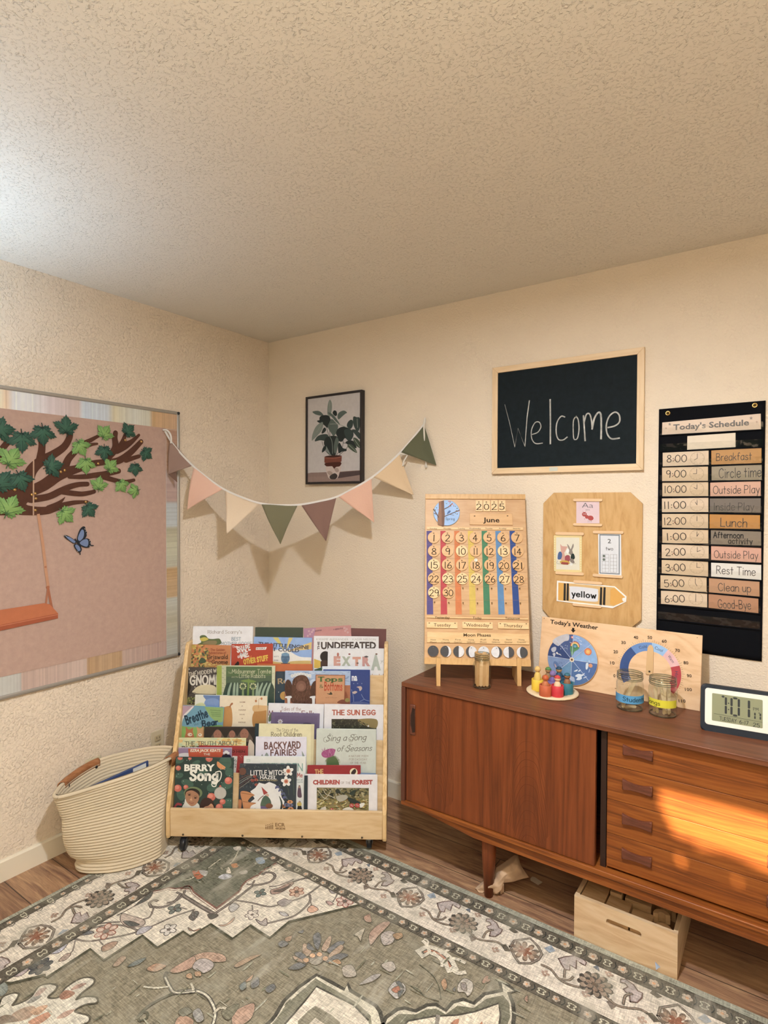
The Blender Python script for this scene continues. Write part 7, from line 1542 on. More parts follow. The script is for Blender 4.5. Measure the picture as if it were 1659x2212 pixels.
def d_(A):
    crop(A, 'B')
    for k, c_ in enumerate(('#c2b660', '#86a5cd', '#c9b75a', '#7f9fcc', '#cdb460', '#8aa8cc', '#d3b163')):
        a0, a1 = math.radians(188-k*28), math.radians(173-k*28); A.ppoly([(105, 430), (105+700*math.cos(a0), 430-700*math.sin(a0)), (105+700*math.cos(a1), 430-700*math.sin(a1))], c_)
    A.ppoly([(-330, 610), (-330, 500), (-150, 440), (40, 400), (150, 420), (300, 500), (480, 520), (480, 610)], '#ddd8c8', True); A.ppoly([(-330, 620), (-320, 540), (-100, 560), (60, 580), (240, 560), (470, 560), (470, 620)], '#cfb060', True)
    A.pell(105, 520, 60, 78, '#55788f'); A.pell(105, 470, 55, 22, '#6d93a8'); A.ppoly([(55, 500), (155, 500), (160, 512), (50, 512)], '#3f5f78'); A.ppoly([(50, 590), (165, 590), (185, 620), (30, 620)], '#3b4a55'); A.pell(105, 545, 30, 30, '#466a84')
    A.ptext('THE LITTLE ENGINE', -270, 345, 430, 398, 50, '#3f4450', bold=1.6); A.ptext('THAT COULD', -240, 412, 295, 440, 48, '#474a55', bold=1.6)
    crop(A, 'A'); A.ptext('WATTY', 1540, 508, 1610, 508, 18, '#3f4450'); A.ptext('PIPER', 1540, 560, 1605, 560, 18, '#3f4450')
book(4, .0100, 'A', (1265, 228), 'B', (472, 243), .009, 'blue and yellow sunburst train book behind the red one in the top tier', '#86a5cd', d_)
def d_(A):
    crop(A, 'B'); A.ptext('KWAME ALEXANDER    KADIR NELSON', 532, 275, 1350, 278, 30, '#a3a294'); A.ptext('UNDEFEATED', 595, 395, 1355, 392, 98, '#453a36', bold=2)
    a, b_ = A.uv(575, 405), A.uv(575, 292); A.text('THE', a, b_, 0.0095, '#453a36', bold=2)
    A.pell(655, 500, 72, 75, '#2b2523'); A.ppoly([(600, 560), (690, 560), (690, 640), (585, 640)], '#4a322a', True); A.ppoly([(500, 530), (590, 560), (590, 640), (560, 660), (500, 655)], '#d3ab30'); A.ppoly([(505, 680), (620, 640), (690, 650), (690, 700), (505, 700)], '#3c5a44')
book(4, .0095, 'B', (497, 216), 'B', (1392, 226), .010, 'white book titled The Undefeated in the top tier', '#d8d3cb', d_)
def d_(A):
    crop(A, 'A'); rd = random.Random(2)
    for _ in range(130):
        x, y = rd.uniform(370, 650), rd.uniform(330, 660); A.pell(x, y, rd.uniform(8, 26), rd.uniform(6, 20), rd.choice(['#8a8440', '#b79a3a', '#5d6b3e', '#c7ae58', '#44503a', '#a05a2c', '#d2b25a']), rd.uniform(0, 3), 7)
    for _ in range(40): A.pell(rd.uniform(600, 930), rd.uniform(590, 650), rd.uniform(10, 25), rd.uniform(6, 14), rd.choice(['#d2b25a', '#c99a48', '#b98a44']), 0, 7)
    A.ppoly([(515, 585), (525, 540), (555, 510), (605, 545), (600, 580)], '#41563c', True)
    A.ptext('The Golden', 672, 418, 868, 418, 32, '#a34d30', font='h', bold=.8); A.ptext('Adventures of', 645, 462, 885, 460, 32, '#a34d30', font='h', bold=.8); A.ptext('Griswald', 628, 530, 908, 528, 56, '#69472c', font='h', bold=1.2); A.ptext('Gnome', 690, 596, 908, 596, 52, '#69472c', font='h', bold=1.2); A.ptext('the', 638, 572, 682, 572, 24, '#69472c', font='h')
book(4, .0005, 'A', (385, 332), 'A', (945, 347), .008, 'orange autumn book titled Griswald the Gnome, left of the top tier', '#c47a45', d_, hard=True)
def d_(A):
    crop(A, 'A'); A.ptext('The', 972, 380, 1034, 372, 30, '#d8d0c4', font='h', bold=1.5); A.ptext('SHAPE', 1040, 440, 1222, 405, 72, '#ddd6ca', font='h', bold=4); A.ptext('of', 1046, 518, 1088, 512, 44, '#ddd6ca', font='h', bold=2); A.ptext('ME', 1098, 522, 1200, 492, 66, '#ddd6ca', font='h', bold=4); A.ptext('and', 1175, 524, 1235, 512, 28, '#d8742c', font='h', bold=2); A.ptext('OTHER STUFF', 1132, 605, 1468, 545, 62, '#e0b62e', font='h', bold=4)
    A.ppoly([(1295, 372), (1445, 368), (1430, 405), (1292, 408)], '#ddd6ca'); A.ptext('BOOKS', 1303, 398, 1420, 394, 18, '#6f2418', font='h', bold=1); A.ppoly([(1020, 590), (1045, 565), (1062, 585), (1055, 620), (1000, 620)], '#2b2220', True)
book(4, .0005, 'A', (957, 330), 'A', (1525, 324), .0085, 'bright red book titled The Shape of Me and Other Stuff', '#b3391f', d_)
def d_(A):
    crop(A, 'B')
    for ch, x0, x1, y, h, c_ in (('E', 770, 865, 615, 118, '#c68f7c'), ('X', 880, 1005, 618, 118, '#a3a892'), ('T', 1030, 1145, 618, 112, '#c98f78'), ('R', 1165, 1275, 622, 118, '#c08a80'), ('A', 1285, 1420, 672, 190, '#a2ab9c')): A.ptext(ch, x0, y, x1, y, h, c_, bold=3.5)
    for x, y in ((830, 470), (988, 466), (1222, 500), (1360, 465), (1100, 590)): A.pell(x, y, 16, 12, '#7a5a4c' if x != 988 else '#8a5050', n=8)
    A.ppoly([(815, 460), (830, 445), (845, 462), (838, 495), (820, 495)], '#b06a58', True); A.pell(1220, 502, 30, 10, '#4a4846')
    for q in ([(1420, 600), (1440, 560), (1465, 545)], [(1430, 580), (1425, 548)], [(1440, 565), (1452, 575), (1466, 575)]): A.pline(q, .0012, '#8c9082', False)
    for x in (1290, 1385, 1440): A.ppoly([(x, 770), (x+14, 730), (x+30, 770), (x+26, 800), (x, 800)], '#c7a184')
book(4, .0005, 'B', (690, 386), 'B', (1490, 391), .008, 'pale book with animal letters reading EXTRA, right of the top tier', '#d6d2cb', d_)
# --- fourth tier
book(3, .0210, 'B', (612, 637), 'B', (1250, 642), .009, 'white edged book behind the dark blue one in the fourth tier', '#d5d6d8', lambda A: None, top='#cfcac0')
book(3, .0212, 'A', (1312, 602), 'B', (472, 607), .012, 'orange book behind the dark teal one in the fourth tier', '#c2632e', lambda A: None)
def d_(A):
    crop(A, 'C'); rd = random.Random(5); A.ppoly([(440, 430), (450, 370), (520, 325), (620, 308), (720, 330), (760, 380), (780, 440)], '#cdbd92', True); A.ppoly([(280, 600), (300, 520), (360, 430), (400, 300), (330, 200), (300, 420)], '#26231f', True)
    for st in ([(320, 560), (370, 440), (440, 380)], [(360, 460), (330, 330)], [(380, 430), (460, 420)], [(340, 480), (400, 350)]): A.pline(st, .002, '#201d1a')
    for _ in range(60): A.pell(rd.uniform(300, 470), rd.uniform(480, 580), rd.uniform(6, 18), rd.uniform(5, 12), rd.choice(['#8a8a42', '#a39a4c', '#6a7038', '#4c5630']), 0, 7)
    A.ptext('THE HIDDEN WORLD', 375, 195, 900, 118, 48, '#c4b8a0', font='h', bold=2); A.ptext('GNOMES', 392, 312, 880, 300, 118, '#d0c6b2', font='h', bold=2.4)
    for x, y in ((375, 98), (350, 195), (470, 120), (680, 102), (455, 345)): A.pell(x, y, 8, 8, '#d6cdb8', n=6)
book(3, .0100, 'C', (325, 72), 'C', (905, 82), .009, 'dark night book with a pale moon and the word GNOMES, fourth tier', '#4a423c', d_)
def d_(A):
    crop(A, 'D'); A.ptext('Ro', 75, 300, 205, 288, 66, '#b09468', font='h', bold=2); A.pell(150, 465, 55, 58, '#b88a3c'); A.pell(75, 415, 6, 6, '#c7c2b0')
book(3, .0105, 'A', (1567, 707), 'D', (640, 138), .010, 'dark teal book with a yellow moon, half hidden in the fourth tier', '#2b3f49', d_)
def d_(A):
    crop(A, 'D'); A.ptext('na', 1083, 256, 1160, 256, 96, '#d5d3cf', font='b', bold=2)
    for st in ([(1110, 560), (1105, 470), (1080, 380)], [(1330, 540), (1260, 515), (1215, 445)], [(1200, 540), (1255, 515)]): A.pline(st, .002, '#7f8fae')
    for q in ([(1090, 420), (1130, 400), (1160, 415), (1120, 440)], [(1150, 345), (1210, 335), (1225, 370), (1195, 400), (1180, 360)], [(1080, 560), (1200, 545), (1340, 575), (1340, 620), (1080, 620)]): A.ppoly(q, '#b9a294' if q[0][1] != 560 else '#54608a', True)
    for x in (1110, 1165, 1222): A.pell(x, 297, 8, 8, '#6f7ea6', n=6)
book(3, .0100, 'D', (690, 106), 'D', (1335, 112), .010, 'royal blue book with pale birds, right of the fourth tier', '#26407c', d_)
def d_(A):
    crop(A, 'C'); A.ppoly([(755, 40), (823, 40), (823, 700), (755, 700)], '#93a038'); A.ppoly([(823, 40), (885, 40), (875, 700), (823, 700)], '#b3b48c')
    for y in (90, 150, 210, 290, 350, 420): A.pline([(826, y), (850, y+6)], .0012, '#5d6248', False); A.pline([(858, y+30), (878, y+34)], .001, '#5d6248', False)
    A.ppoly([(885, 62), (1515, 66), (1510, 700), (875, 700)], '#536b42'); A.ppoly([(890, 200), (1515, 190), (1510, 700), (875, 700)], '#4a5f46', False); A.ppoly([(875, 330), (1000, 290), (1200, 310), (1510, 280), (1510, 700), (875, 700)], '#35493c', True)
    for x0, x1 in ((950, 910), (1000, 985), (1040, 1030), (1320, 1300), (1380, 1330), (1440, 1380), (1490, 1440)): A.ppoly([(x0-10, 300), (x0+12, 300), (x1+22, 445), (x1+20, 700), (x1-14, 700), (x1-12, 445)], '#8fa386', True)
    for cx_ in (1115, 1255):
        for j in range(9): A.pell(cx_+38*math.cos(j*.7), 335+38*math.sin(j*.7), 13, 13, '#a3a86a' if j % 2 else '#b7b98a', n=7)
        A.pell(cx_, 335, 24, 24, '#42553c'); A.ppoly([(cx_-10, 380), (cx_+12, 380), (cx_+18, 700), (cx_-16, 700)], '#7f935c', True)
    A.ppoly([(1185, 230), (1205, 230), (1200, 460), (1170, 460)], '#6f8a3e'); A.ppoly([(1085, 260), (1200, 240), (1300, 270), (1200, 285)], '#6f8a3e', True)
    for y in (160, 250, 340, 430): A.pline([(1525, y), (1545, y-10)], .001, '#6b6c50', False)
    A.ptext('Midsummer Tomte', 965, 155, 1500, 155, 54, '#bdbd94', font='s', bold=.3); A.ptext('Little Rabbits', 1065, 216, 1425, 216, 50, '#bdbd94', font='s', bold=.3); A.ptext('The', 910, 160, 952, 160, 24, '#a9aa80', font='h'); A.ptext('and the', 960, 216, 1050, 216, 24, '#a9aa80', font='h')
book(3, .0005, 'C', (757, 50), 'C', (1558, 55), .009, 'green birch forest book titled The Midsummer Tomte and the Little Rabbits', '#c6c59c', d_, spine='#93a038')
def d_(A):
    crop(A, 'D'); rd = random.Random(8)
    A.ppoly([(160, 330), (1070, 320), (1070, 700), (160, 700)], '#a9653f'); 
    for _ in range(70): A.pell(rd.uniform(170, 1060), rd.uniform(130, 300), rd.uniform(15, 50), rd.uniform(5, 12), rd.choice(['#8aa0b8', '#a9b9c8', '#b9c3cc', '#7f97b4']), rd.uniform(-.6, .6), 8)
    for k in range(7): A.pell(265+k*40, 190-22*math.sin(k*math.pi/6), 24, 26, '#d9d6cc', n=10); A.pell(265+k*40, 190-22*math.sin(k*math.pi/6), 18, 20, '#c9c6bc', n=10)
    A.pell(215, 370, 55, 130, '#4f3327', .1); A.pell(575, 390, 62, 135, '#4f3327', -.12)
    A.ppoly([(265, 560), (262, 420), (270, 260), (330, 195), (400, 178), (460, 200), (500, 270), (515, 420), (525, 580)], '#5f3d2d', True)
    for _ in range(240):
        x, y = rd.uniform(275, 510), rd.uniform(200, 560); A.pline([(x, y), (x+rd.uniform(-14, 14), y+rd.uniform(14, 34))], .0008, rd.choice(['#7f5540', '#462a20', '#926550', '#3c241b']), False)
    A.pell(390, 330, 70, 75, '#7d5341'); A.pell(390, 340, 40, 45, '#8a5f4b')
    for _ in range(60): x, y = rd.choice([(215, 370), (575, 390)]); x += rd.uniform(-35, 35); y += rd.uniform(-100, 100); A.pline([(x, y), (x+4, y+24)], .0008, rd.choice(['#3a241b', '#6b4737']), False)
    for x in (215, 555): A.ppoly([(x-38, 470), (x+35, 462), (x+45, 490), (x+25, 510), (x+22, 700), (x-12, 700), (x-15, 510), (x-42, 492)], '#d2cfc6', True)
    A.ppoly([(590, 170), (995, 175), (985, 700), (582, 700)], '#8f4a28'); A.ppoly([(598, 180), (987, 184), (978, 700), (590, 700)], '#c1895c')
    A.ptext('Tops', 628, 262, 960, 262, 58, '#4f6b34', font='s', bold=2.4); A.ptext('&', 645, 352, 690, 350, 44, '#6d6a3c', font='h', bold=.5); A.ptext('Bottoms', 712, 382, 955, 385, 108, '#c24f2c', font='s', bold=2.2)
    A.ppoly([(742, 425), (780, 430), (795, 405), (820, 440), (780, 445)], '#3b3a2c', True); A.ptext('adapted and illustrated', 720, 492, 880, 492, 12, '#8a5f3c'); A.ppoly([(890, 560), (940, 515), (1010, 520), (1060, 545), (1068, 580)], '#7f4630', True); A.ppoly([(1000, 400), (1030, 480), (1010, 520), (995, 460)], '#8f4a2c', True); A.pell(1025, 520, 34, 28, '#8d7f3e')
book(3, .0005, 'D', (165, 122), 'D', (1066, 126), .0085, 'book with a brown bear seen from behind, titled Tops and Bottoms', '#9db0c4', d_)
# --- third tier
def d_(A):
    crop(A, 'C'); A.ppoly([(575, 455), (795, 455), (795, 700), (600, 620), (615, 540)], '#5f7ba4', True); A.ppoly([(590, 540), (700, 500), (790, 540), (790, 700), (600, 700)], '#7390b8', True); A.ppoly([(455, 600), (540, 560), (600, 600), (600, 700), (455, 700)], '#c2c58c', True)
book(2, .0195, 'C', (456, 452), 'C', (900, 462), .008, 'white and blue watercolour book behind the cream one in the third tier', '#d2cfba', d_)
def d_(A):
    crop(A, 'C'); A.ppoly([(795, 640), (860, 620), (955, 630), (955, 900), (795, 900)], '#bb8340', True); A.ppoly([(1265, 640), (1340, 625), (1455, 640), (1455, 900), (1265, 900)], '#bd8845'); A.ppoly([(1265, 700), (1455, 680), (1455, 900), (1265, 900)], '#b07a38', True); A.ppoly([(1265, 600), (1400, 600), (1455, 610), (1455, 660), (1265, 680)], '#cfa468', True)
    for t, y, x0, x1 in (('SAM', 562, 1070, 1145), ('A', 614, 1095, 1115), ('HARE', 670, 1058, 1155), ('DUG', 732, 1070, 1138), ('A', 788, 1095, 1115), ('HOLE', 840, 1055, 1152)): A.ptext(t, x0, y, x1, y, 18, '#8a6a4e', bold=1)
    A.ppoly([(925, 620), (950, 570), (975, 562), (975, 585), (955, 600), (945, 622)], '#a5673a', True); A.pline([(1330, 640), (1335, 520), (1365, 500)], .0012, '#a5673a'); A.pell(1372, 505, 14, 18, '#b5713c'); A.pell(1295, 538, 14, 18, '#b5713c'); A.pline([(1295, 525), (1300, 495)], .001, '#a5673a', False)
book(2, .0105, 'C', (797, 466), 'C', (1448, 472), .008, 'cream and ochre book about a hare digging a hole, third tier', '#dccaa8', d_)
def d_(A):
    crop(A, 'C'); A.ppoly([(600, 590), (860, 620), (860, 800), (780, 830), (690, 780), (630, 700)], '#83a35c', True); A.ppoly([(250, 900), (330, 890), (500, 900), (860, 880), (860, 1100), (250, 1100)], '#77a04c', True); A.ppoly([(265, 590), (440, 600), (380, 680), (290, 760), (262, 760)], '#b08f98', True); A.ppoly([(440, 605), (400, 660), (300, 770), (275, 850), (262, 850), (290, 740), (390, 640), (425, 605)], '#cfc7bd', True)
    A.ptext('Breathe', 345, 856, 640, 750, 112, '#214252', font='h', bold=3); A.ptext('like a', 445, 880, 545, 850, 40, '#3c6874', font='h', bold=0); A.ptext('Bear', 560, 890, 775, 862, 78, '#214252', font='h', bold=3)
    for i, y in enumerate((668, 698, 722, 745)): A.pline([(665+i*8, y-6), (808, y+6)], .0014, '#3b5634', False)
    for q, c_ in (([(320, 1060), (330, 960), (328, 895), (365, 930), (405, 920), (430, 905), (425, 960), (440, 1060)], '#b0643a'), ([(480, 1060), (485, 960), (478, 890), (515, 915), (545, 910), (572, 890), (575, 1060)], '#bf8e5a')): A.ppoly(q, c_, True)
    A.pell(385, 1000, 32, 24, '#d8c3a2'); A.pell(525, 1005, 26, 22, '#dccbae'); A.pell(398, 1000, 8, 8, '#3a2a22', n=8); A.pell(522, 1000, 7, 7, '#3a2a22', n=8)
book(2, .0005, 'C', (278, 598), 'C', (852, 628), .008, 'teal and green book titled Breathe like a Bear, left of the third tier', '#6093a2', d_)
def d_(A):
    crop(A, 'D'); A.ptext('Tales of the', 112, 668, 382, 670, 46, '#9a7a74', font='s', bold=.2); A.ptext('Mushroom Folk', -60, 735, 560, 740, 64, '#8a5a58', font='s', bold=1); crop(A, 'C'); A.ppoly([(1470, 760), (1500, 700), (1520, 720), (1510, 800), (1470, 820)], '#5d6a4c', True)
book(2, .0115, 'G', (748, 583), 'D', (700, 588), .010, 'white book titled Tales of the, behind the purple one in the third tier', '#d8d4cf', d_)
def d_(A):
    crop(A, 'D'); A.ppoly([(10, 730), (625, 735), (620, 960), (15, 960)], '#695b78'); A.ppoly([(20, 740), (615, 746), (610, 960), (25, 960)], '#645572')
    for j in range(8): A.pell(98+24*math.cos(j*.785), 822+24*math.sin(j*.785), 13, 8, '#c9c2c4', -j*.785, 7)
    A.pell(98, 822, 9, 9, '#b9a06a', n=8); A.pell(470, 850, 60, 12, '#3d3650')
book(2, .0005, 'G', (768, 648), 'D', (640, 716), .010, 'plain purple book with a small daisy, middle of the third tier', '#6a5c78', d_)
def d_(A):
    crop(A, 'D'); A.ptext('THE SUN EGG', 818, 728, 1414, 728, 64, '#b5553e', font='s', bold=2.4); rd = random.Random(6); A.ppoly([(805, 785), (1424, 788), (1424, 1300), (805, 1300)], '#37352a'); A.ppoly([(1180, 789), (1422, 790), (1422, 910), (1300, 890), (1200, 840)], '#8a7644', True)
    for _ in range(70): A.pell(rd.uniform(825, 1300), rd.uniform(795, 910), rd.uniform(8, 30), rd.uniform(3, 8), rd.choice(['#55563c', '#24241f', '#6b6a46', '#49452f']), rd.uniform(0, 3), 7)
    A.pell(1312, 882, 12, 14, '#cfcabc', n=8)
book(2, .0005, 'D', (706, 582), 'D', (1540, 594), .0085, 'white book titled The Sun Egg, right of the third tier', '#d8d2cc', d_)
# --- second tier
def d_(A):
    crop(A, 'E'); A.ppoly([(585, 75), (1270, 75), (1270, 520), (585, 520)], '#2b2522')
    for x, y, s_ in ((765, 150, 1.15), (965, 150, .9), (1135, 140, 1.25)):
        A.ppoly([(x-85*s_, y+120), (x-60*s_, y+20), (x, y-48*s_), (x+60*s_, y+20), (x+85*s_, y+120)], '#5a4a3c', True); A.pell(x, y+20*s_, 48*s_, 58*s_, '#93604a'); A.pell(x-17*s_, y+14*s_, 6, 4, '#4a2c22', n=6); A.pell(x+17*s_, y+14*s_, 6, 4, '#4a2c22', n=6); A.pline([(x-12*s_, y+48*s_), (x+12*s_, y+48*s_)], .0008, '#5d2f26', False)
    A.ppoly([(1165, 520), (1190, 300), (1215, 240), (1275, 330), (1275, 520)], '#c6b49c', True)
book(1, .0225, 'E', (582, 66), 'E', (1278, 66), .0075, 'dark book showing hooded faces, upper left of the second tier', '#3a322c', d_)
def d_(A):
    crop(A, 'E'); rd = random.Random(9)
    for _ in range(60): x = rd.uniform(220, 1150); A.pell(x, rd.uniform(225, 400), rd.uniform(20, 60), rd.uniform(8, 22), rd.choice(['#c7c890', '#d6c278', '#b7c49a', '#d9b068'] if x < 800 else ['#d3ac5a', '#d8b768', '#c79a50']), 0, 8)
    A.ptext('THE TRUTH ABOUT', 315, 318, 1042, 312, 52, '#5c5640', font='s', bold=.4); A.ptext('BUTTERFLIES', 280, 400, 900, 396, 66, '#5c4a38', font='s', bold=1)
book(1, .0150, 'E', (218, 216), 'E', (1156, 222), .0072, 'yellow green book titled The Truth About in the second tier', '#cfc790', d_)
def d_(A):
    crop(A, 'E'); A.ppoly([(560, 370), (1160, 372), (1160, 446), (560, 440)], '#7d2428'); A.ppoly([(568, 378), (1152, 380), (1152, 438), (568, 434)], '#98302f'); A.ptext('THE LITTLE RED HEN', 572, 420, 1142, 422, 36, '#541a1c', font='b', bold=2); rd = random.Random(3)
    for _ in range(26): x, y = rd.uniform(1050, 1170), rd.uniform(450, 700); A.pline([(x, y), (x+rd.uniform(-14, 14), y+rd.uniform(10, 30))], .001, rd.choice(['#c2a08a', '#6b1f1f', '#d3b49a']), False)
book(1, .0078, 'E', (507, 325), 'E', (1182, 332), .0070, 'dark red book with letters HEN showing, left of the second tier', '#9c2b2c', d_)
def d_(A):
    crop(A, 'E'); A.ppoly([(225, 362), (960, 362), (960, 520), (225, 520)], '#8f7690'); A.ppoly([(225, 440), (380, 430), (420, 520), (225, 520)], '#d5cfc8', True); A.ppoly([(360, 364), (842, 364), (840, 440), (850, 520), (372, 520)], '#c04e2c'); A.ptext('EZRA JACK KEATS', 388, 408, 806, 408, 38, '#dccfb2', font='b', bold=2, shear=.15); A.ptext('THE', 572, 456, 662, 456, 30, '#dccfb2', font='b', bold=1)
    A.pell(886, 425, 48, 20, '#d8d2c8'); A.pell(886, 408, 26, 18, '#d8d2c8'); A.pell(882, 448, 22, 16, '#4a2e24'); A.ppoly([(830, 460), (870, 450), (940, 455), (945, 520), (830, 520)], '#2b2a33', True)
book(1, .0005, 'E', (226, 352), 'E', (960, 356), .0065, 'orange banded paperback with lilac corners above the berry book', '#a9929f', d_, hard=False, top='#d8d2cc')
def d_(A):
    crop(A, 'E'); rd = random.Random(4); A.fill('#c9c2b2')
    for _ in range(40): x, y = rd.uniform(965, 1040), rd.uniform(480, 720); A.pell(x, y, rd.uniform(3, 9), rd.uniform(3, 8), rd.choice(['#3a3733', '#55504a', '#8a8478']), 0, 6)
book(1, .0005, 'E', (968, 470), 'E', (1037, 476), .0062, 'narrow black and white strip of a book beside the red hen book', '#c9c2b2', d_, hard=False)
book(1, .0180, 'E', (1282, 24), 'E', (1500, 26), .008, 'dark teal edge of a book behind the pale yellow one in the second tier', '#24363c', lambda A: None)
def d_(A):
    crop(A, 'F'); A.ptext('The Story of the', 45, 128, 342, 128, 42, '#7d7154', font='s', bold=.2); A.ptext('Root Children', -25, 196, 395, 196, 58, '#756a4c', font='s', bold=.8); A.ppoly([(520, 40), (565, 40), (565, 700), (520, 700)], '#cdbf8e')
book(1, .0090, 'E', (1336, 22), 'F', (566, 34), .008, 'pale yellow book titled The Story of the Root Children', '#d6cb9c', d_)
def d_(A):
    crop(A, 'H'); A.ptext('BACKYARD', 722, 448, 975, 442, 44, '#7c5650', font='h', bold=2.6); A.ptext('FAIRIES', 765, 494, 945, 491, 38, '#7c5650', font='h', bold=2.6); crop(A, 'F')
    for q in ([(395, 400), (430, 460), (445, 520), (415, 520)], [(-120, 480), (-90, 420), (-60, 470), (-80, 520)], [(-180, 520), (-150, 440), (-130, 520)]): A.ppoly(q, '#8c9484', True)
book(1, .0005, 'E', (1292, 203), 'F', (460, 210), .008, 'lavender white book titled Backyard Fairies', '#d3ccd0', d_)
def d_(A):
    crop(A, 'F'); A.ptext('Sing a Song', 730, 262, 1275, 244, 80, '#6c675a', font='h', bold=.1, shear=.25); A.ptext('of Seasons', 882, 402, 1355, 392, 76, '#6c675a', font='h', bold=.1, shear=.25)
    A.pline([(800, 175), (780, 160), (770, 200), (760, 250), (730, 275), (700, 262), (698, 225), (725, 205)], .0016, '#6c675a'); A.pline([(1150, 175), (1120, 170), (1110, 220), (1085, 268), (1050, 262), (1042, 225), (1070, 208)], .0016, '#6c675a'); A.pline([(1095, 310), (1060, 305), (1055, 360), (1035, 408), (1000, 400), (992, 365), (1020, 350)], .0016, '#6c675a')
    for t, y, x0, x1 in (('A NATURE POEM', 480, 1040, 1310), ('FOR EACH DAY', 526, 1052, 1295), ('OF THE YEAR', 574, 1065, 1280)): A.ptext(t, x0, y, x1, y, 26, '#85705f', font='s')
    rd = random.Random(12); A.ppoly([(735, 580), (745, 500), (800, 460), (860, 480), (905, 560), (900, 640), (740, 640)], '#50683c', True); A.ppoly([(665, 440), (690, 400), (780, 365), (855, 375), (850, 420), (820, 470), (740, 490), (690, 480)], '#a34a78', True)
    for _ in range(90): x, y = rd.uniform(670, 850), rd.uniform(375, 480); A.pline([(x, y), (x+rd.uniform(-14, 4), y-rd.uniform(10, 30))], .0009, rd.choice(['#b9648f', '#8a3a66', '#c98aa8']), False)
    for _ in range(40): a = rd.uniform(0, 3.1); A.pline([(820+80*math.cos(a), 560-85*math.sin(a)), (820+104*math.cos(a), 560-105*math.sin(a))], .0009, '#6f7d54', False)
book(1, .0005, 'F', (597, 100), 'F', (1420, 112), .020, 'thick pale green book titled Sing a Song of Seasons with a thistle', '#bfc2b0', d_)
# --- first (front) tier
book(0, .0100, 'F', (1190, 705), 'F', (1415, 712), .009, 'blue grey top edge of a book behind the white forest book', '#6d7f93', lambda A: None)
def d_(A):
    crop(A, 'F'); A.ptext('THE', 580, 712, 695, 706, 56, '#d0a55c', font='h', bold=2.5); A.pell(1110, 690, 54, 56, '#d6c49a'); A.ppoly([(1075, 700), (1100, 660), (1130, 645), (1145, 680), (1120, 720), (1090, 730)], '#3a2a26', True)
book(0, .0100, 'F', (472, 598), 'F', (1205, 600), .008, 'dark red book with a cream round badge behind the white forest book', '#951f26', d_, top='#d8b684')
def d_(A):
    crop(A, 'F'); A.ppoly([(-180, 560), (325, 570), (318, 800), (-180, 800)], '#aeb7a6'); A.ptext('CHILDREN', -150, 668, 405, 672, 100, '#6d9488', font='s', bold=.5); A.ptext('Just Like Me', 60, 752, 405, 758, 56, '#b5524a', font='s', bold=1.5); A.ptext('a celebration of', 210, 802, 405, 806, 26, '#6c8a86', font='b', bold=.5); A.ptext('around the world', 190, 830, 405, 836, 22, '#6c8a86', font='b', bold=.5)
    A.ppoly([(340, 1030), (335, 960), (350, 880), (362, 868), (376, 882), (388, 960), (392, 1035)], '#5b4250', True); A.pell(362, 895, 12, 16, '#a9826c'); A.ppoly([(335, 1215), (345, 1130), (355, 1090), (375, 1090), (385, 1140), (395, 1215)], '#2d2a2c', True); A.ppoly([(335, 1110), (385, 1108), (388, 1150), (338, 1150)], '#c0a648', True); A.pell(360, 1098, 11, 15, '#b98f74')
    crop(A, 'E'); A.ppoly([(1165, 510), (1215, 510), (1215, 548), (1165, 548)], '#aebcaa'); A.ptext('DK', 1172, 542, 1208, 542, 24, '#dcd9d0', bold=1)
book(0, .0100, 'E', (1126, 470), 'F', (450, 478), .008, 'white book of costumed children behind the witch book', '#d3d1c4', d_)
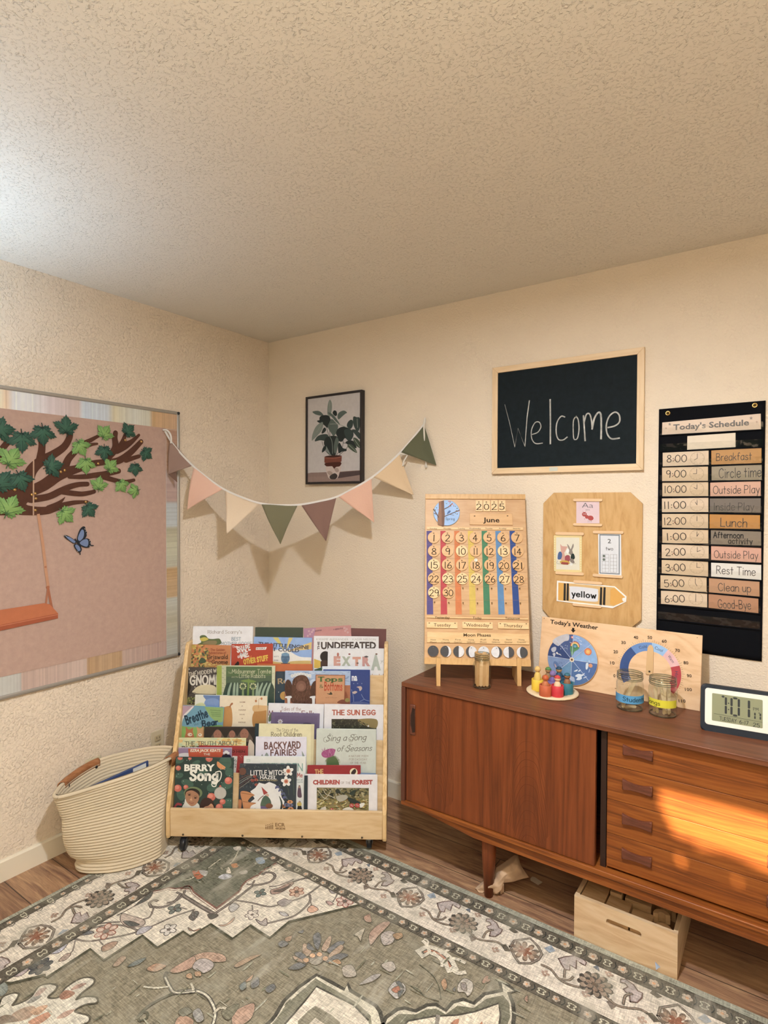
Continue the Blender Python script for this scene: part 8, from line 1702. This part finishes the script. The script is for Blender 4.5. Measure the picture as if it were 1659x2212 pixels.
def d_(A):
    crop(A, 'E'); rd = random.Random(21); L_, D_ = '#5d7f6a', '#3f5f4e'
    for x, y, rx, ry, a in ((235, 735, 60, 38, .2), (350, 840, 90, 48, -.3), (260, 1000, 55, 85, .4), (900, 860, 95, 62, .5), (870, 560, 90, 90, 0), (690, 900, 75, 60, .3), (920, 1130, 90, 80, 0), (230, 530, 70, 40, .1), (470, 560, 60, 30, .4), (560, 700, 70, 40, .2), (930, 690, 60, 60, .4)): A.pell(x, y, rx, ry, L_ if (x+y) % 2 else D_, a); A.pline([(x-rx*.7, y), (x+rx*.7, y)], .0008, '#2b4438', False)
    for x, y, r in ((225, 632, 36), (218, 910, 52), (915, 805, 52), (680, 1030, 58), (835, 1095, 40), (790, 1170, 50), (250, 488, 36), (385, 498, 24), (330, 895, 34), (650, 500, 48)): A.pell(x, y, r, r*.95, '#c8604c'); A.pell(x-r*.2, y-r*.25, r*.6, r*.5, '#d88068')
    A.ppoly([(765, 540), (820, 580), (875, 620), (850, 650), (800, 640), (760, 600)], '#d3854a', True); A.pline([(770, 545), (875, 622)], .0012, '#e0a870', False)
    for _ in range(30): A.pell(rd.uniform(200, 970), rd.uniform(500, 1150), 5, 5, '#b9c4b4', n=6)
    A.ppoly([(285, 1200), (310, 1110), (340, 1040), (500, 1120), (495, 1200)], '#c9c3b2', True); A.pell(430, 975, 128, 88, '#6b7a4e'); A.pell(420, 985, 105, 75, '#2a221f'); A.ppoly([(325, 1000), (345, 955), (420, 940), (500, 990), (510, 1060), (470, 1130), (410, 1155), (350, 1110), (325, 1050)], '#a87450', True); A.pell(378, 1000, 18, 11, '#3b241b'); A.pell(462, 1042, 18, 11, '#3b241b'); A.pline([(350, 985), (380, 975), (400, 988)], .0012, '#3b241b'); A.pline([(440, 1020), (470, 1015), (490, 1035)], .0012, '#3b241b')
    A.ppoly([(405, 1020), (395, 1075), (420, 1080), (415, 1050)], '#c08c62', True); A.pline([(370, 1098), (400, 1115), (440, 1110)], .0022, '#8a4438'); A.pell(398, 1065, 12, 10, '#d29c70')
    A.ppoly([(535, 1200), (540, 1090), (600, 1040), (680, 1060), (720, 1130), (710, 1200)], '#3d2822', True); A.ppoly([(570, 1200), (590, 1165), (640, 1150), (680, 1120), (712, 1160), (700, 1200)], '#c08a62', True); A.pline([(600, 1180), (650, 1165), (690, 1180)], .001, '#5a3426')
    for k in range(7): A.pell(180+k*14, 1165-20*math.sin(k*.7)-k*8, 14, 18, '#93303a', n=8)
    A.pell(805, 975, 84, 84, '#aaa394'); A.pell(805, 975, 74, 74, '#b3ac9c'); A.ppoly([(785, 890), (805, 860), (825, 890)], '#c8604c')
    A.ptext('BERRY', 308, 668, 728, 668, 90, '#e2dcc6', bold=2.2); A.ptext('Song', 395, 795, 775, 795, 128, '#e2dcc6', font='h', bold=3.2); A.pline([(740, 690), (800, 675), (820, 720), (800, 790), (760, 830), (740, 880), (700, 880), (690, 840), (740, 800), (765, 740)], .0042, '#e2dcc6')
book(0, .0005, 'E', (191, 482), 'E', (985, 494), .009, 'dark green book titled Berry Song, front left of the display', '#2b4038', d_)
def d_(A):
    crop(A, 'E'); rd = random.Random(33)
    for _ in range(150): x = rd.uniform(1065, 1700); A.pell(x, rd.uniform(575, 900), rd.uniform(5, 18), rd.uniform(3, 8), rd.choice(['#414c52', '#525d5e', '#2a3138', '#4d5a50', '#6f6f66']), rd.uniform(0, 3), 6)
    A.pell(1112, 675, 50, 52, '#6d4636', .5); 
    for k in range(5): A.pline([(1070, 780+k*32), (1150+k*10, 740+k*20), (1240, 720+k*14)], .0018, ['#7c4a38', '#8a8474', '#a09a8a', '#6a3e30', '#8a8474'][k])
    for x, y in ((1280, 745), (1300, 790), (1250, 800), (1305, 860)): A.pell(x, y, 26, 20, '#93483a'); A.pell(x+12, y+10, 14, 12, '#7c342c')
    A.ppoly([(1210, 1110), (1280, 1050), (1220, 950), (1290, 900), (1340, 830), (1420, 850), (1480, 820), (1560, 850), (1640, 930), (1650, 1030), (1690, 1090), (1660, 1230), (1210, 1230)], '#d6d1c6')
    A.ppoly([(1085, 960), (1170, 950), (1278, 1000), (1230, 1025), (1190, 1090), (1300, 1110), (1230, 1150), (1200, 1230), (1140, 1230), (1105, 1080)], '#bd7d4a', True); A.pline([(1090, 970), (1180, 985), (1270, 1005)], .0016, '#6d4226'); A.pline([(1120, 1090), (1200, 1100), (1290, 1115)], .0016, '#6d4226'); A.ppoly([(1060, 1070), (1100, 1085), (1085, 1230), (1060, 1230)], '#b06e40', True)
    A.ppoly([(1372, 885), (1462, 970), (1405, 1000)], '#a33a34'); A.pell(1450, 1005, 26, 22, '#c79a80'); A.ppoly([(1360, 1150), (1380, 1060), (1420, 1010), (1470, 1030), (1505, 1090), (1500, 1160), (1430, 1190)], '#4a5f4c', True); A.ppoly([(1360, 1150), (1470, 1160), (1460, 1230), (1365, 1230)], '#6b5a7c'); A.pell(1480, 1150, 50, 36, '#7a4a30'); A.pline([(1400, 1010), (1360, 1040), (1325, 1080)], .003, '#6a4530'); A.pline([(1282, 1180), (1290, 1225)], .0016, '#3a3a38', False)
    crop(A, 'F')
    for x, y in ((212, 670), (182, 812)):
        for j in range(5): a = j*1.257-.4; A.pell(x+40*math.cos(a), y+40*math.sin(a), 34, 25, '#dcd6c8', -a, 12)
        A.pell(x, y, 30, 30, '#c9825a'); A.pell(x, y, 15, 15, '#a8483a')
    for x, y in ((60, 895), (105, 935), (140, 985), (165, 1035)): A.ppoly([(x-30, y+20), (x-20, y-18), (x+18, y-20), (x+32, y+18), (x+4, y+8)], '#55597c', True)
    for q in ([(235, 1090), (160, 1000), (90, 900)], [(220, 1000), (205, 900), (180, 870)], [(290, 1000), (280, 800), (260, 720)]): A.pline(q, .0022, '#51614c')
    for x, y, c_ in ((235, 1095, '#c78650'), (145, 1150, '#b9743c'), (245, 1190, '#c9844c'), (240, 1140, '#5d6680'), (190, 1135, '#5d6680')):
        for j in range(6): A.pell(x+26*math.cos(j*1.05), y+16*math.sin(j*1.05), 17, 12, c_, n=8)
        A.pell(x, y, 12, 10, '#5a3526')
    A.ppoly([(85, 1010), (130, 1100), (120, 1230), (90, 1230), (110, 1120)], '#2f3a36', True)
    crop(A, 'I'); A.ptext('LITTLE WITCH', 645, 234, 878, 232, 30, '#d8d2c4', font='h', bold=2.2); A.ptext('HAZEL', 712, 260, 822, 262, 21, '#d8d2c4', font='h', bold=2.2); A.ptext('A YEAR IN THE FOREST', 690, 274, 830, 276, 9, '#b9a878', font='b', bold=1)
book(0, .0005, 'E', (1071, 575), 'F', (324, 586), .009, 'dark book titled Little Witch Hazel with white flowers, front middle', '#353d42', d_)
def d_(A):
    crop(A, 'F'); rd = random.Random(14); A.ptext('CHILDREN', 548, 856, 918, 854, 58, '#a9443c', font='b', bold=3.2); A.ptext('OF THE', 935, 850, 1068, 852, 30, '#85756a', font='s', bold=.3); A.ptext('FOREST', 1090, 856, 1372, 854, 58, '#a9443c', font='b', bold=3.2)
    A.ppoly([(602, 900), (1320, 908), (1314, 1500), (602, 1500)], '#8a7a4c'); lo_s, hi_s = A.lo, A.hi; u0, u1 = A.uv(604, 1000)[0], A.uv(1314, 1000)[0]; A.lo, A.hi = (u0, A.lo[1]), (u1, A.uv(960, 906)[1])
    for _ in range(420):
        x, y = rd.uniform(602, 1318), rd.uniform(905, 1225); g = (y-905)/320
        A.pell(x, y, rd.uniform(6, 30), rd.uniform(4, 14), rd.choice(['#4b4a33', '#6a6742', '#7d7a50', '#a89a6c', '#3a3b2c'] if g < .45 else ['#a8944c', '#8f8242', '#b8a660', '#6a6a38', '#c2b684', '#97743c']), rd.uniform(-.8, .8), 7)
    for st in ([(690, 905), (730, 980), (800, 1010), (860, 1040)], [(870, 905), (870, 1010), (900, 1060)], [(620, 930), (700, 1030), (760, 1050)], [(960, 905), (900, 960), (940, 1000), (1030, 1020)], [(800, 930), (760, 1000), (700, 1060)]): A.pline(st, .0022, '#b7ae92')
    for q, c_ in (([(1050, 970), (1140, 920), (1110, 1000)], '#2f3a2e'), ([(860, 930), (900, 910), (930, 960), (880, 970)], '#33362b'), ([(780, 990), (820, 975), (835, 1020)], '#2e3128'), ([(1030, 1030), (1120, 1050), (1220, 1110), (1130, 1110), (1060, 1090)], '#2b332c'), ([(880, 1010), (1000, 990), (1030, 1030), (960, 1080), (890, 1070)], '#a59c84'), ([(1190, 1120), (1250, 1100), (1262, 1125), (1210, 1170)], '#cfcab8'), ([(960, 1190), (1040, 1160), (1110, 1195), (1000, 1210)], '#c9c2ae'), ([(650, 1190), (720, 1150), (730, 1200), (660, 1220)], '#c2b8a4')): A.ppoly(q, c_, True)
    for x, y, r in ((1085, 1138, 32), (1162, 1135, 34), (812, 1192, 24)): A.pell(x, y, r, r*.9, '#ab4038'); A.pell(x-6, y-6, 6, 6, '#dccfc0', n=6); A.pell(x+10, y+6, 5, 5, '#dccfc0', n=6)
    A.lo, A.hi = lo_s, hi_s; A.ppoly([(480, 700), (484, 700), (484, 1500), (476, 1500)], '#b9b2a6')
    A.ppoly([(430, 715), (482, 715), (478, 1500), (428, 1500)], '#26343a')
book(0, .0005, 'F', (432, 722), 'F', (1437, 730), .009, 'white book titled Children of the Forest, front right of the display', '#d8d0c8', d_, spine='#26343a')
